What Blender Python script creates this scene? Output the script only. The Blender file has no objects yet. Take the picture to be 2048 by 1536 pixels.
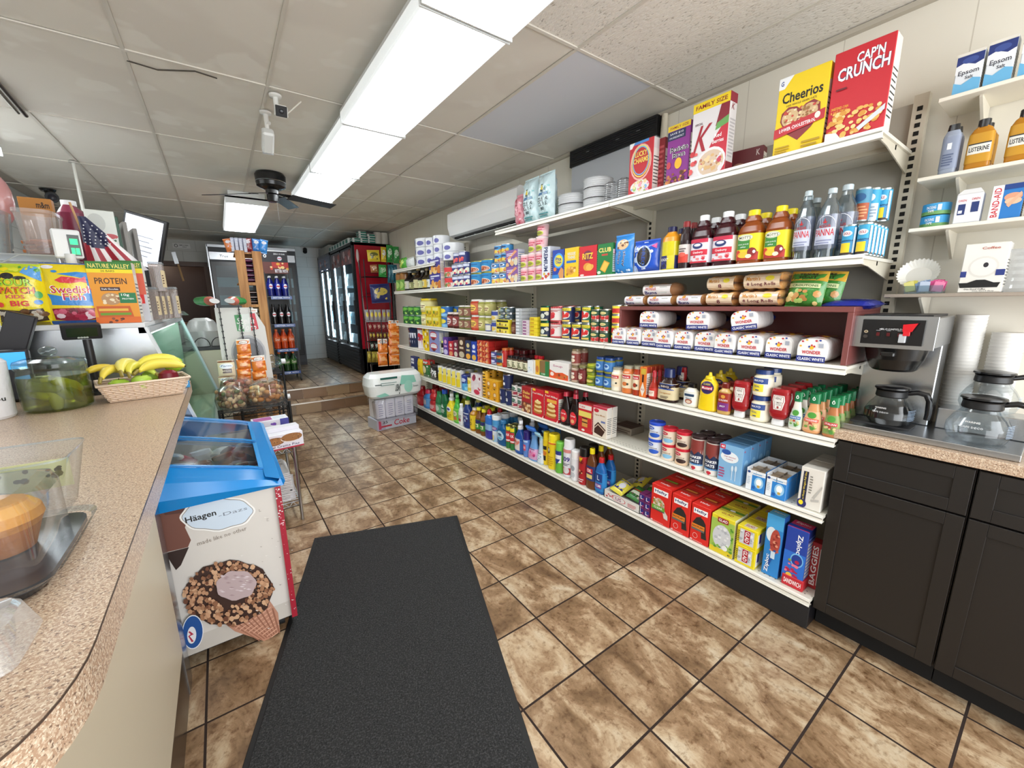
import bpy, bmesh, math, random
from mathutils import Vector, Matrix
from mathutils.geometry import tessellate_polygon
random.seed(7)
PI = math.pi
C = bpy.context.scene.collection
SC = bpy.context.scene
# ---------------------------------------------------------------- camera
F_PX, YAW, PITCH, ROLL, CAM_Z = 806.64, 0.618525, 0.199595, -0.0111545, 1.4393
_s, _c = math.sin(YAW), math.cos(YAW)
FWD = Vector((_s*math.cos(PITCH), _c*math.cos(PITCH), -math.sin(PITCH)))
_R = Vector((_c, -_s, 0)); _U = _R.cross(FWD)
RGT = _R*math.cos(ROLL)+_U*math.sin(ROLL); UP = -_R*math.sin(ROLL)+_U*math.cos(ROLL)
cam_data = bpy.data.cameras.new('camera'); cam = bpy.data.objects.new('camera', cam_data); C.objects.link(cam)
cam_data.sensor_width = 36; cam_data.lens = F_PX/2048*36; cam_data.clip_start = .02
cam.matrix_world = Matrix(((RGT.x, UP.x, -FWD.x, 0), (RGT.y, UP.y, -FWD.y, 0), (RGT.z, UP.z, -FWD.z, CAM_Z), (0, 0, 0, 1)))
SC.camera = cam
SC.view_settings.view_transform = 'Standard'; SC.view_settings.look = 'None'
SC.view_settings.gamma = 1; SC.view_settings.use_curve_mapping = False
SC.view_settings.exposure = 0.85
SC.cycles.max_bounces = 8; SC.cycles.transparent_max_bounces = 12; SC.cycles.diffuse_bounces = 4
SC.cycles.glossy_bounces = 3; SC.cycles.transmission_bounces = 6; SC.cycles.caustics_reflective = False; SC.cycles.caustics_refractive = False
SC.cycles.use_denoising = True
SC.cycles.sample_clamp_indirect = 6
w = bpy.data.worlds.new('world'); SC.world = w; w.use_nodes = True
w.node_tree.nodes['Background'].inputs[0].default_value = (.93, .96, 1, 1)
w.node_tree.nodes['Background'].inputs[1].default_value = 1.1

def area_light(name, loc, rot, sx, sy, power, col=(1, 1, 1)):
    l = bpy.data.lights.new(name, 'AREA'); l.shape = 'RECTANGLE'; l.size = sx; l.size_y = sy; l.energy = power; l.color = col
    o = bpy.data.objects.new(name, l); C.objects.link(o); o.location = loc; o.rotation_euler = rot
    return o
# daylight from the glazed shop front behind the camera
area_light('shopfront_daylight', (.9, -1.85, 1.5), (math.radians(90), 0, 0), 3.4, 2.2, 58, (.95, .98, 1))

# ---------------------------------------------------------------- helpers
def lin(h):
    if isinstance(h, tuple): return h
    r, g, b = int(h[0:2], 16)/255, int(h[2:4], 16)/255, int(h[4:6], 16)/255
    q = lambda c: c/12.92 if c <= .04045 else ((c+.055)/1.055)**2.4
    return (q(r), q(g), q(b), 1)
MAT = {}
def nmat(name):
    m = bpy.data.materials.new(name); m.use_nodes = True; MAT[name] = m
    nt = m.node_tree; return m, nt, nt.nodes['Principled BSDF']
def vc(name, rough, metal=0, spec=.5, coat=0, bump=0, bscale=200):
    m, nt, b = nmat(name)
    a = nt.nodes.new('ShaderNodeVertexColor'); a.layer_name = 'Col'
    nt.links.new(a.outputs[0], b.inputs['Base Color'])
    b.inputs['Roughness'].default_value = rough; b.inputs['Metallic'].default_value = metal
    b.inputs['Specular IOR Level'].default_value = spec; b.inputs['Coat Weight'].default_value = coat
    if bump:
        n = nt.nodes.new('ShaderNodeTexNoise'); n.inputs['Scale'].default_value = bscale
        bp = nt.nodes.new('ShaderNodeBump'); bp.inputs['Strength'].default_value = bump; bp.inputs['Distance'].default_value = .004
        tc = nt.nodes.new('ShaderNodeTexCoord'); nt.links.new(tc.outputs['Object'], n.inputs['Vector'])
        nt.links.new(n.outputs[0], bp.inputs['Height']); nt.links.new(bp.outputs[0], b.inputs['Normal'])
    return m
vc('card', .5); vc('gloss', .22); vc('matte', .85); vc('metal', .28, 1); vc('satin', .4, .0); vc('film', .25, 0, .6, .3, .5, 60)
vc('rubber', .6); vc('knit', .8, 0, .3, 0, .6, 120)
def glow(name, strength):
    m, nt, b = nmat(name)
    a = nt.nodes.new('ShaderNodeVertexColor'); a.layer_name = 'Col'
    nt.links.new(a.outputs[0], b.inputs['Base Color']); nt.links.new(a.outputs[0], b.inputs['Emission Color'])
    b.inputs['Emission Strength'].default_value = strength
glow('glow', 1.0); glow('glow_soft', .55); glow('glow_strip', 12)
def clear(name, gloss, dens):
    m, nt, b = nmat(name)
    nt.nodes.remove(b); out = nt.nodes['Material Output']
    a = nt.nodes.new('ShaderNodeVertexColor'); a.layer_name = 'Col'
    t = nt.nodes.new('ShaderNodeBsdfTransparent'); g = nt.nodes.new('ShaderNodeBsdfGlossy'); g.inputs['Roughness'].default_value = .08
    d = nt.nodes.new('ShaderNodeBsdfDiffuse'); nt.links.new(a.outputs[0], d.inputs[0])
    lw = nt.nodes.new('ShaderNodeLayerWeight'); lw.inputs[0].default_value = .35
    mu = nt.nodes.new('ShaderNodeMath'); mu.operation = 'MULTIPLY_ADD'; mu.inputs[1].default_value = gloss; mu.inputs[2].default_value = .04
    m1 = nt.nodes.new('ShaderNodeMixShader'); m2 = nt.nodes.new('ShaderNodeMixShader'); m1.inputs[0].default_value = dens
    nt.links.new(a.outputs[0], t.inputs[0])
    nt.links.new(t.outputs[0], m1.inputs[1]); nt.links.new(d.outputs[0], m1.inputs[2])
    nt.links.new(lw.outputs['Facing'], mu.inputs[0]); nt.links.new(mu.outputs[0], m2.inputs[0])
    nt.links.new(m1.outputs[0], m2.inputs[1]); nt.links.new(g.outputs[0], m2.inputs[2]); nt.links.new(m2.outputs[0], out.inputs[0])
clear('clear', .5, .04); clear('cloudy', .45, .26); clear('glass', .32, .0)

class MB:
    def __init__(s): s.v = []; s.f = []; s.fc = []; s.fm = []; s.sm = []; s.M = Matrix()
    def add(s, vs, fs, col, mat='card', smooth=False):
        n = len(s.v); M = s.M; s.v += [M @ Vector(p) for p in vs]; c = lin(col)
        for f in fs: s.f.append(tuple(i+n for i in f)); s.fc.append(c); s.fm.append(mat); s.sm.append(smooth)
    def box(s, x0, x1, y0, y1, z0, z1, col, mat='card', b=0, cols=None):
        if x0 > x1: x0, x1 = x1, x0
        if y0 > y1: y0, y1 = y1, y0
        if z0 > z1: z0, z1 = z1, z0
        cols = cols or {}
        g = lambda k: cols.get(k, col)
        if b <= 0:
            V = [(x0, y0, z0), (x1, y0, z0), (x1, y1, z0), (x0, y1, z0), (x0, y0, z1), (x1, y0, z1), (x1, y1, z1), (x0, y1, z1)]
            for k, f in (('bottom', (3, 2, 1, 0)), ('top', (4, 5, 6, 7)), ('front', (0, 1, 5, 4)), ('right', (1, 2, 6, 5)), ('back', (2, 3, 7, 6)), ('left', (3, 0, 4, 7))):
                s.add([V[i] for i in f], [(0, 1, 2, 3)], g(k), mat)
            return
        b = min(b, (x1-x0)/3, (y1-y0)/3, (z1-z0)/3)
        def quad(k, a): s.add(a, [(0, 1, 2, 3)], g(k), mat)
        X0, X1, Y0, Y1, Z0, Z1 = x0+b, x1-b, y0+b, y1-b, z0+b, z1-b
        quad('front', [(X0, y0, Z0), (X1, y0, Z0), (X1, y0, Z1), (X0, y0, Z1)])
        quad('back', [(X1, y1, Z0), (X0, y1, Z0), (X0, y1, Z1), (X1, y1, Z1)])
        quad('right', [(x1, Y0, Z0), (x1, Y1, Z0), (x1, Y1, Z1), (x1, Y0, Z1)])
        quad('left', [(x0, Y1, Z0), (x0, Y0, Z0), (x0, Y0, Z1), (x0, Y1, Z1)])
        quad('top', [(X0, Y0, z1), (X1, Y0, z1), (X1, Y1, z1), (X0, Y1, z1)])
        quad('bottom', [(X0, Y1, z0), (X1, Y1, z0), (X1, Y0, z0), (X0, Y0, z0)])
        for (xa, Xa, xs) in ((x0, X0, 0), (x1, X1, 1)):
            for (ya, Ya, ys) in ((y0, Y0, 0), (y1, Y1, 1)):
                q = [(Xa, ya, Z0), (xa, Ya, Z0), (xa, Ya, Z1), (Xa, ya, Z1)]
                if xs == ys: q.reverse()
                quad('front' if not ys else 'back', q)
        for (za, Za, zs) in ((z0, Z0, 0), (z1, Z1, 1)):
            for (ya, Ya, ys) in ((y0, Y0, 0), (y1, Y1, 1)):
                q = [(X0, ya, Za), (X1, ya, Za), (X1, Ya, za), (X0, Ya, za)]
                if zs == ys: q.reverse()
                quad('front' if not ys else 'back', q)
            for (xa, Xa, xs) in ((x0, X0, 0), (x1, X1, 1)):
                q = [(xa, Y0, Za), (xa, Y1, Za), (Xa, Y1, za), (Xa, Y0, za)]
                if zs != xs: q.reverse()
                quad('left' if not xs else 'right', q)
                for (ya, Ya, ys) in ((y0, Y0, 0), (y1, Y1, 1)):
                    s.add([(Xa, ya, Za), (xa, Ya, Za), (Xa, Ya, za)], [(0, 1, 2)], g('top'), mat)
    def loft(s, secs, n=20, e=2, cap0=True, cap1=True):
        # secs: (z, rx, ry, col, mat[, ox, oy]); colour of a band is that of its lower section
        ring = lambda S: [(s_r(S[1], a, e, 0)+(S[5] if len(S) > 5 else 0), s_r(S[2], a, e, 1)+(S[6] if len(S) > 6 else 0), S[0]) for a in [2*PI*i/n for i in range(n)]]
        prev = None
        for i in range(len(secs)-1):
            A, B = secs[i], secs[i+1]
            ra, rb = ring(A), ring(B)
            sm = True
            s.add(ra+rb, [(j, (j+1) % n, n+(j+1) % n, n+j) for j in range(n)], A[3], A[4], True)
        if cap0: s.add(ring(secs[0]), [tuple(range(n-1, -1, -1))], secs[0][3], secs[0][4])
        if cap1: s.add(ring(secs[-1]), [tuple(range(n))], secs[-1][3], secs[-1][4])
    def lathe(s, prof, n=20, cap0=True, cap1=True):
        s.loft([(z, r, r, c, m) for (z, r, c, m) in prof], n, 2, cap0, cap1)
    def tube(s, pts, r, col, mat='metal', n=8, closed=False, caps=True):
        P = [Vector(p) for p in pts]; rings = []
        up = None; N = len(P)
        for i, p in enumerate(P):
            a = P[(i-1) % N] if (closed or i > 0) else p; b = P[(i+1) % N] if (closed or i < N-1) else p
            t = (b-a).normalized()
            if up is None:
                up = Vector((0, 0, 1)) if abs(t.z) < .9 else Vector((1, 0, 0))
            sd = t.cross(up).normalized(); up = sd.cross(t).normalized()
            rr = r[i] if isinstance(r, (list, tuple)) else r
            rings.append([p+sd*(rr*math.cos(2*PI*k/n))+up*(rr*math.sin(2*PI*k/n)) for k in range(n)])
        vs = [q for R in rings for q in R]; fs = []
        for i in range(N if closed else N-1):
            j = (i+1) % N
            fs += [(i*n+k, i*n+(k+1) % n, j*n+(k+1) % n, j*n+k) for k in range(n)]
        s.add(vs, fs, col, mat, True)
        if caps and not closed:
            s.add(rings[0], [tuple(range(n-1, -1, -1))], col, mat); s.add(rings[-1], [tuple(range(n))], col, mat)
    def prism(s, poly, z0, z1, col, mat='card', top=None):
        n = len(poly); a = sum(poly[i][0]*poly[(i+1) % n][1]-poly[(i+1) % n][0]*poly[i][1] for i in range(n))
        if a < 0: poly = poly[::-1]
        s.add([(x, y, z0) for x, y in poly]+[(x, y, z1) for x, y in poly], [(i, (i+1) % n, n+(i+1) % n, n+i) for i in range(n)], col, mat)
        s.add([(x, y, z0) for x, y in poly], [tuple(range(n-1, -1, -1))], col, mat)
        s.add([(x, y, z1) for x, y in poly], [tuple(range(n))], top or col, mat)
    def ell(s, c, r, col, mat='gloss', n=14, m=8, M=None):
        vs = []; fs = []
        for i in range(m+1):
            t = PI*i/m
            for k in range(n):
                a = 2*PI*k/n; p = Vector((r[0]*math.sin(t)*math.cos(a), r[1]*math.sin(t)*math.sin(a), -r[2]*math.cos(t)))
                if M: p = M @ p
                vs.append(Vector(c)+p)
        for i in range(m):
            fs += [(i*n+k, i*n+(k+1) % n, (i+1)*n+(k+1) % n, (i+1)*n+k) for k in range(n)]
        s.add(vs, fs, col, mat, True)
    def mesh(s, name):
        me = bpy.data.meshes.new(name); me.from_pydata(s.v, [], s.f)
        ks = sorted(set(s.fm)); ix = {k: i for i, k in enumerate(ks)}
        for k in ks: me.materials.append(MAT[k])
        me.polygons.foreach_set('material_index', [ix[k] for k in s.fm])
        me.polygons.foreach_set('use_smooth', s.sm)
        at = me.color_attributes.new('Col', 'FLOAT_COLOR', 'CORNER')
        buf = []
        for f, c in zip(s.f, s.fc): buf += list(c)*len(f)
        at.data.foreach_set('color', buf)
        me.update(); return me
def s_r(r, a, e, k):
    v = math.cos(a) if k == 0 else math.sin(a)
    return r*math.copysign(abs(v)**(2/e), v)

# ---- flat lettering, cached as triangulated 2D outlines
TX = {}
def text2d(body, bold):
    k = (body, bold)
    if k in TX: return TX[k]
    cu = bpy.data.curves.new('t', 'FONT'); cu.body = body; cu.resolution_u = 2 if len(body) < 9 else 1; cu.offset = bold*.55; cu.size = 1
    ob = bpy.data.objects.new('t', cu); C.objects.link(ob)
    dg = bpy.context.evaluated_depsgraph_get(); dg.update()
    me = ob.evaluated_get(dg).to_mesh()
    vs = [(v.co.x, v.co.y) for v in me.vertices]; fs = [tuple(p.vertices) for p in me.polygons if p.normal.z > -2]
    ob.evaluated_get(dg).to_mesh_clear(); bpy.data.objects.remove(ob); bpy.data.curves.remove(cu)
    if not vs: vs = [(0, 0), (1, 0), (0, 1)]; fs = []
    x0 = min(p[0] for p in vs); x1 = max(p[0] for p in vs); y0 = min(p[1] for p in vs); y1 = max(p[1] for p in vs)
    vs = [(x-(x0+x1)/2, y-(y0+y1)/2) for x, y in vs]
    TX[k] = (vs, fs, x1-x0, max(y1-y0, .01)); return TX[k]

class D:
    """printing on a face: coordinates are fractions of the face's width and height"""
    def __init__(s, mb, fn, W, H, du=None, mat='card'): s.mb = mb; s.fn = fn; s.W = W; s.H = H; s.du = du; s.mat = mat; s.d = .0006 if du else .0003
    def put(s, P, fs, col, mat=None):
        s.mb.add([s.fn(x*s.W, y*s.H, s.d) for x, y in P], fs, col, mat or s.mat, s.du is not None); 
    def nx(s): s.d += .00022
    def r(s, x0, y0, x1, y1, c, mat=None):
        n = max(1, math.ceil(abs(x1-x0)*s.W/s.du)) if s.du else 1
        P = []; 
        for i in range(n+1): x = x0+(x1-x0)*i/n; P += [(x, y0), (x, y1)]
        s.put(P, [(2*i, 2*i+2, 2*i+3, 2*i+1) for i in range(n)], c, mat); s.nx()
    def e(s, cx, cy, rx, ry, c, n=18, a0=0, a1=2*PI):
        P = [(cx, cy)]; fs = []; R = 3 if s.du else 1
        for k in range(1, R+1): P += [(cx+rx*k/R*math.cos(a0+(a1-a0)*i/n), cy+ry*k/R*math.sin(a0+(a1-a0)*i/n)) for i in range(n+1)]
        fs = [(0, 1+i, 2+i) for i in range(n)]
        for k in range(1, R):
            o = 1+(k-1)*(n+1); q = 1+k*(n+1); fs += [(o+i, q+i, q+i+1, o+i+1) for i in range(n)]
        cl = lambda v: min(max(v, .004), .996)
        s.put([(cl(x), cl(y)) for x, y in P], fs, c); s.nx()
    def ring(s, cx, cy, rx, ry, t, c, n=20):
        P = []
        for i in range(n+1):
            a = 2*PI*i/n; P += [(cx+rx*math.cos(a), cy+ry*math.sin(a)), (cx+(rx-t)*math.cos(a), cy+(ry-t*ry/rx)*math.sin(a))]
        s.put(P, [(2*i, 2*i+2, 2*i+3, 2*i+1) for i in range(n)], c); s.nx()
    def p(s, pts, c):
        tri = tessellate_polygon([[Vector((x*s.W, y*s.H, 0)) for x, y in pts]])
        fs = []
        for a, b, d in tri:
            A, B, Q = pts[a], pts[b], pts[d]
            if (B[0]-A[0])*(Q[1]-A[1])-(B[1]-A[1])*(Q[0]-A[0]) < 0: b, d = d, b
            fs.append((a, b, d))
        if s.du:
            pts = list(pts); lim = .8*s.du/s.W; todo = fs; fs = []
            while todo:
                f = todo.pop(); w_ = max(pts[i][0] for i in f)-min(pts[i][0] for i in f)
                if w_ <= lim: fs.append(f); continue
                k = max(range(3), key=lambda k: abs(pts[f[k]][0]-pts[f[(k+1) % 3]][0])); a, b, d = f[k], f[(k+1) % 3], f[(k+2) % 3]
                pts.append(((pts[a][0]+pts[b][0])/2, (pts[a][1]+pts[b][1])/2)); m = len(pts)-1; todo += [(a, m, d), (m, b, d)]
        s.put(pts, fs, c); s.nx()
    def t(s, body, cx, cy, h, c, w=None, rot=0, bold=.02, sh=0):
        vs, fs, tw, th = text2d(body, bold)
        hh = h*s.H if not rot or abs(rot) < .8 else h*s.W      # h is measured across the line of text
        k = hh/th; kx = k if w is None else (w*(s.W if abs(rot) < .8 else s.H))/tw
        cr, sr = math.cos(rot), math.sin(rot)
        P = []
        for x, y in vs:
            X = x*kx+sh*y*k; Y = y*k
            P.append((cx+(X*cr-Y*sr)/s.W, cy+(X*sr+Y*cr)/s.H))
        s.put(P, fs, c); s.nx()
    def blobs(s, x0, y0, x1, y1, n, rr, cols, seed=1):
        R = random.Random(seed)
        for i in range(n):
            a = rr*R.uniform(.6, 1.2)
            s.e(R.uniform(x0, x1), R.uniform(y0, y1), a, a*s.W/s.H*R.uniform(.7, 1.1), R.choice(cols), 7)
            s.d -= .00018
        s.nx()
    def lines(s, x0, y0, x1, y1, n, c, fill=.5):
        h = (y1-y0)/n
        for i in range(n): s.r(x0, y0+h*i, x1-(.15*(x1-x0) if i % 3 == 0 else 0), y0+h*(i+fill), c); s.d -= .00022
        s.nx()
def f_front(w, y=0, z0=0): return lambda u, v, d: (u-w/2, y-d, z0+v)
def f_right(w, y0=0, z0=0): return lambda u, v, d: (w/2+d, y0+u, z0+v)
def f_left(w, dep, z0=0): return lambda u, v, d: (-w/2-d, dep-u, z0+v)
def f_top(w, z, y0=0): return lambda u, v, d: (u-w/2, y0+v, z+d)
def f_cyl(r, z0, W): return lambda u, v, d: ((r+d)*math.sin((u-W/2)/r), -(r+d)*math.cos((u-W/2)/r), z0+v)
def f_se(rx, ry, e, z0, W, rf=None):
    def fn(u, v, d):
        x = (u-W/2); kx, ky = rf(z0+v) if rf else (rx, ry)
        q = min(.999, abs(x/kx)); return (x, -ky*(1-q**e)**(1/e)-d, z0+v)
    return fn

# ---- objects
def ob_mesh(name, me, parent=None, loc=None, rz=0):
    o = bpy.data.objects.new(name, me); C.objects.link(o)
    if parent: o.parent = parent
    if loc is not None: o.location = loc
    if rz: o.rotation_euler = (0, 0, rz)
    return o
def tag(o, label=None, cat=None, group=None, kind=None):
    if label: o['label'] = label
    if cat: o['category'] = cat
    if group: o['group'] = group
    if kind: o['kind'] = kind
    return o
def empty(name, loc, rz=0):
    o = bpy.data.objects.new(name, None); o.empty_display_size = .05; C.objects.link(o); o.location = loc; o.rotation_euler = (0, 0, rz); return o
def struct(name, mb):
    return tag(ob_mesh(name, mb.mesh(name)), kind='structure')
def inst(tmpl, name, loc, rot=(0, 0, 0), label=None, cat=None, group=None, scale=None):
    """tmpl: list of (part name, mesh, part label, [sub parts]); one entry = a one-mesh thing"""
    if len(tmpl) == 1 and not tmpl[0][3]:
        o = ob_mesh(name, tmpl[0][1])
    else:
        o = bpy.data.objects.new(name, None); o.empty_display_size = .05; C.objects.link(o)
        for pn, me, pl, sub in tmpl:
            q = ob_mesh(pn, me, o)
            if pl: q['label'] = pl
            for sn, sm_, sl, _ in sub:
                qq = ob_mesh(sn, sm_, q)
                if sl: qq['label'] = sl
    o.location = loc; o.rotation_euler = rot
    if scale: o.scale = scale
    return tag(o, label, cat, group)
def P(name, mb, label=None, sub=None): return (name, mb.mesh(name), label, sub or [])

# ---- pixel helpers: a column of the photograph on a plane of the room
def dirpx(x, y): return FWD+RGT*((x-1024)/F_PX)-UP*((y-768)/F_PX)
CAM = Vector((0, 0, CAM_Z))
def yx(px, X, z):
    """Y of the point on the line (X, ., z) that falls on image column px"""
    k = (px-1024)/F_PX; a = RGT-FWD*k
    return -(a.x*X+a.z*(z-CAM_Z))/a.y
def onY(x, y, Y): d = dirpx(x, y); return CAM+d*(Y/d.y)
def onX(x, y, X): d = dirpx(x, y); return CAM+d*(X/d.x)
def onZ(x, y, z): d = dirpx(x, y); return CAM+d*((z-CAM_Z)/d.z)
# ================================================================ room shell
CEIL = 2.59; XW = 2.42; XL = -1.5; YB = 9.5; Y0 = -2.0; FL2 = .30
def pmat_floor():
    m, nt, b = nmat('floor_tiles'); N = nt.nodes.new; L = nt.links.new
    tc = N('ShaderNodeTexCoord'); mp = N('ShaderNodeMapping'); L(tc.outputs['Object'], mp.inputs[0])
    mp.inputs['Location'].default_value = (-1.0225, -.3339, 0)
    br = N('ShaderNodeTexBrick'); br.offset = 0; br.squash = 1; L(mp.outputs[0], br.inputs[0])
    br.inputs['Scale'].default_value = 1; br.inputs['Brick Width'].default_value = .31; br.inputs['Row Height'].default_value = .31
    br.inputs['Mortar Size'].default_value = .0042; br.inputs['Mortar Smooth'].default_value = .1
    br.inputs['Color1'].default_value = (0, 0, 0, 1); br.inputs['Color2'].default_value = (1, 1, 1, 1); br.inputs['Bias'].default_value = 0
    # each tile gets its own piece of the marbling
    ad = N('ShaderNodeVectorMath'); ad.operation = 'MULTIPLY_ADD'; ad.inputs[1].default_value = (7, 5, 3)
    L(br.outputs['Color'], ad.inputs[0]); L(tc.outputs['Object'], ad.inputs[2])
    mp2 = N('ShaderNodeMapping'); mp2.inputs['Scale'].default_value = (1, .55, 1); L(ad.outputs[0], mp2.inputs[0])
    n1 = N('ShaderNodeTexNoise'); n1.inputs['Scale'].default_value = 6.5; n1.inputs['Detail'].default_value = 9; n1.inputs['Roughness'].default_value = .68; n1.inputs['Distortion'].default_value = .5
    L(mp2.outputs[0], n1.inputs['Vector'])
    cr = N('ShaderNodeValToRGB'); e = cr.color_ramp.elements
    e[0].position = .3; e[0].color = lin('644b35'); e[1].position = .74; e[1].color = lin('ded2ba')
    for p_, c_ in ((.42, '84684b'), (.5, 'a08263'), (.57, 'bfa686')): q = e.new(p_); q.color = lin(c_)
    L(n1.outputs[0], cr.inputs[0])
    n2 = N('ShaderNodeTexNoise'); n2.inputs['Scale'].default_value = 38; n2.inputs['Detail'].default_value = 4; n2.inputs['Roughness'].default_value = .7; L(tc.outputs['Object'], n2.inputs['Vector'])
    c2 = N('ShaderNodeValToRGB'); c2.color_ramp.elements[0].position = .31; c2.color_ramp.elements[0].color = lin('a08464'); c2.color_ramp.elements[1].position = .5; c2.color_ramp.elements[1].color = (1, 1, 1, 1)
    L(n2.outputs[0], c2.inputs[0])
    mx = N('ShaderNodeMixRGB'); mx.blend_type = 'MULTIPLY'; mx.inputs[0].default_value = .75; L(cr.outputs[0], mx.inputs[1]); L(c2.outputs[0], mx.inputs[2])
    # tile-to-tile tone, and dark grout
    m0 = N('ShaderNodeMixRGB'); m0.blend_type = 'MULTIPLY'; m0.inputs[0].default_value = .12; L(mx.outputs[0], m0.inputs[1]); L(br.outputs['Color'], m0.inputs[2])
    m3 = N('ShaderNodeMixRGB'); L(br.outputs['Fac'], m3.inputs[0]); L(m0.outputs[0], m3.inputs[1]); m3.inputs[2].default_value = lin('2b1d16')
    L(m3.outputs[0], b.inputs['Base Color'])
    rr = N('ShaderNodeMapRange'); rr.inputs[3].default_value = .22; rr.inputs[4].default_value = .42; L(n1.outputs[0], rr.inputs[0]); rx = N('ShaderNodeMath'); rx.operation = 'MAXIMUM'; L(rr.outputs[0], rx.inputs[0]); L(br.outputs['Fac'], rx.inputs[1]); L(rx.outputs[0], b.inputs['Roughness'])
    bp = N('ShaderNodeBump'); bp.inputs['Strength'].default_value = .25; bp.inputs['Distance'].default_value = .003; L(n1.outputs[0], bp.inputs['Height']); L(bp.outputs[0], b.inputs['Normal'])
pmat_floor()
def pmat_speck(name, base, cols, scale, rough, bump=0):
    m, nt, b = nmat(name); N = nt.nodes.new; L = nt.links.new
    tc = N('ShaderNodeTexCoord'); last = None
    prev = lin(base)
    for i, (c, t, sc) in enumerate(cols):
        n = N('ShaderNodeTexNoise'); n.inputs['Scale'].default_value = scale*sc; n.inputs['Detail'].default_value = 2
        mp = N('ShaderNodeMapping'); mp.inputs['Location'].default_value = (i*3.1, i*1.7, 0); L(tc.outputs['Object'], mp.inputs[0]); L(mp.outputs[0], n.inputs['Vector'])
        cr = N('ShaderNodeValToRGB'); cr.color_ramp.elements[0].position = t-.03; cr.color_ramp.elements[1].position = t+.03; L(n.outputs[0], cr.inputs[0])
        mx = N('ShaderNodeMixRGB'); L(cr.outputs[0], mx.inputs[0])
        if last: L(last.outputs[0], mx.inputs[1])
        else: mx.inputs[1].default_value = prev
        mx.inputs[2].default_value = lin(c); last = mx
    L(last.outputs[0], b.inputs['Base Color']); b.inputs['Roughness'].default_value = rough
    if bump:
        bp = N('ShaderNodeBump'); bp.inputs['Strength'].default_value = bump; bp.inputs['Distance'].default_value = .003; L(n.outputs[0], bp.inputs['Height']); L(bp.outputs[0], b.inputs['Normal'])
pmat_speck('laminate', 'b3957c', [('cdb79e', .52, 1), ('e2d2bc', .6, 1.3), ('7c6454', .63, 1.1)], 230, .3)
pmat_speck('mat_pile', '242424', [('3a3a3b', .55, 1), ('0f0f10', .6, 1.4)], 160, .95, .8)
pmat_speck('ceiling_tile', 'e4e0d6', [('dfdad0', .56, .03), ('e8e5dc', .6, .08)], 60, .9)
def grid_mat(name, base, line, w, h, ms, rough=.8, vert=False, rot=None):
    m, nt, b = nmat(name); N = nt.nodes.new; L = nt.links.new
    tc = N('ShaderNodeTexCoord'); mp = N('ShaderNodeMapping'); L(tc.outputs['Object'], mp.inputs[0])
    sp = N('ShaderNodeSeparateXYZ'); cb = N('ShaderNodeCombineXYZ'); L(mp.outputs[0], sp.inputs[0]); L(sp.outputs[rot], cb.inputs[0]); L(sp.outputs[2], cb.inputs[1])
    br = N('ShaderNodeTexBrick'); br.offset = .5 if not vert else 0; L(cb.outputs[0], br.inputs[0]); br.inputs['Scale'].default_value = 1
    br.inputs['Brick Width'].default_value = w; br.inputs['Row Height'].default_value = h; br.inputs['Mortar Size'].default_value = ms
    br.inputs['Color1'].default_value = lin(base); br.inputs['Color2'].default_value = lin(base); br.inputs['Mortar'].default_value = lin(line)
    L(br.outputs['Color'], b.inputs['Base Color']); b.inputs['Roughness'].default_value = rough
grid_mat('wall_panelling', 'ece7da', 'd2cbbd', .405, 9, .002, .7, True, 1)
grid_mat('wall_block', 'd6d6d2', 'b3b2ad', .4, .2, .003, .7, False, 0)
m, nt, b = nmat('stainless'); n_ = nt.nodes.new('ShaderNodeTexNoise'); mp_ = nt.nodes.new('ShaderNodeMapping'); tc_ = nt.nodes.new('ShaderNodeTexCoord')
mp_.inputs['Scale'].default_value = (3, 3, 200); nt.links.new(tc_.outputs['Object'], mp_.inputs[0]); nt.links.new(mp_.outputs[0], n_.inputs['Vector'])
bp_ = nt.nodes.new('ShaderNodeBump'); bp_.inputs['Strength'].default_value = .06; nt.links.new(n_.outputs[0], bp_.inputs['Height']); nt.links.new(bp_.outputs[0], b.inputs['Normal'])
b.inputs['Base Color'].default_value = lin('b9bcc0'); b.inputs['Metallic'].default_value = 1; b.inputs['Roughness'].default_value = .27
# textured acoustic board with fissures
m, nt, b = nmat('acoustic'); N = nt.nodes.new; L = nt.links.new
tc = N('ShaderNodeTexCoord'); v_ = N('ShaderNodeTexNoise'); mp_ = N('ShaderNodeMapping'); mp_.inputs['Scale'].default_value = (150, 55, 60); L(tc.outputs['Object'], mp_.inputs[0]); L(mp_.outputs[0], v_.inputs['Vector']); v_.inputs['Scale'].default_value = 1; v_.inputs['Detail'].default_value = 1
cr = N('ShaderNodeValToRGB'); cr.color_ramp.elements[0].position = .28; cr.color_ramp.elements[0].color = lin('b8b2a8'); cr.color_ramp.elements[1].position = .36; cr.color_ramp.elements[1].color = lin('e6e2da'); L(v_.outputs[0], cr.inputs[0]); L(cr.outputs[0], b.inputs['Base Color'])
b.inputs['Roughness'].default_value = .95; bp_ = N('ShaderNodeBump'); bp_.inputs['Strength'].default_value = .5; bp_.inputs['Distance'].default_value = .006; L(v_.outputs[0], bp_.inputs['Height']); L(bp_.outputs[0], b.inputs['Normal'])

mb = MB(); mb.box(XL-.1, XW+.1, Y0, 5.9, -.1, 0, 'ffffff', 'floor_tiles'); struct('floor', mb)
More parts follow.
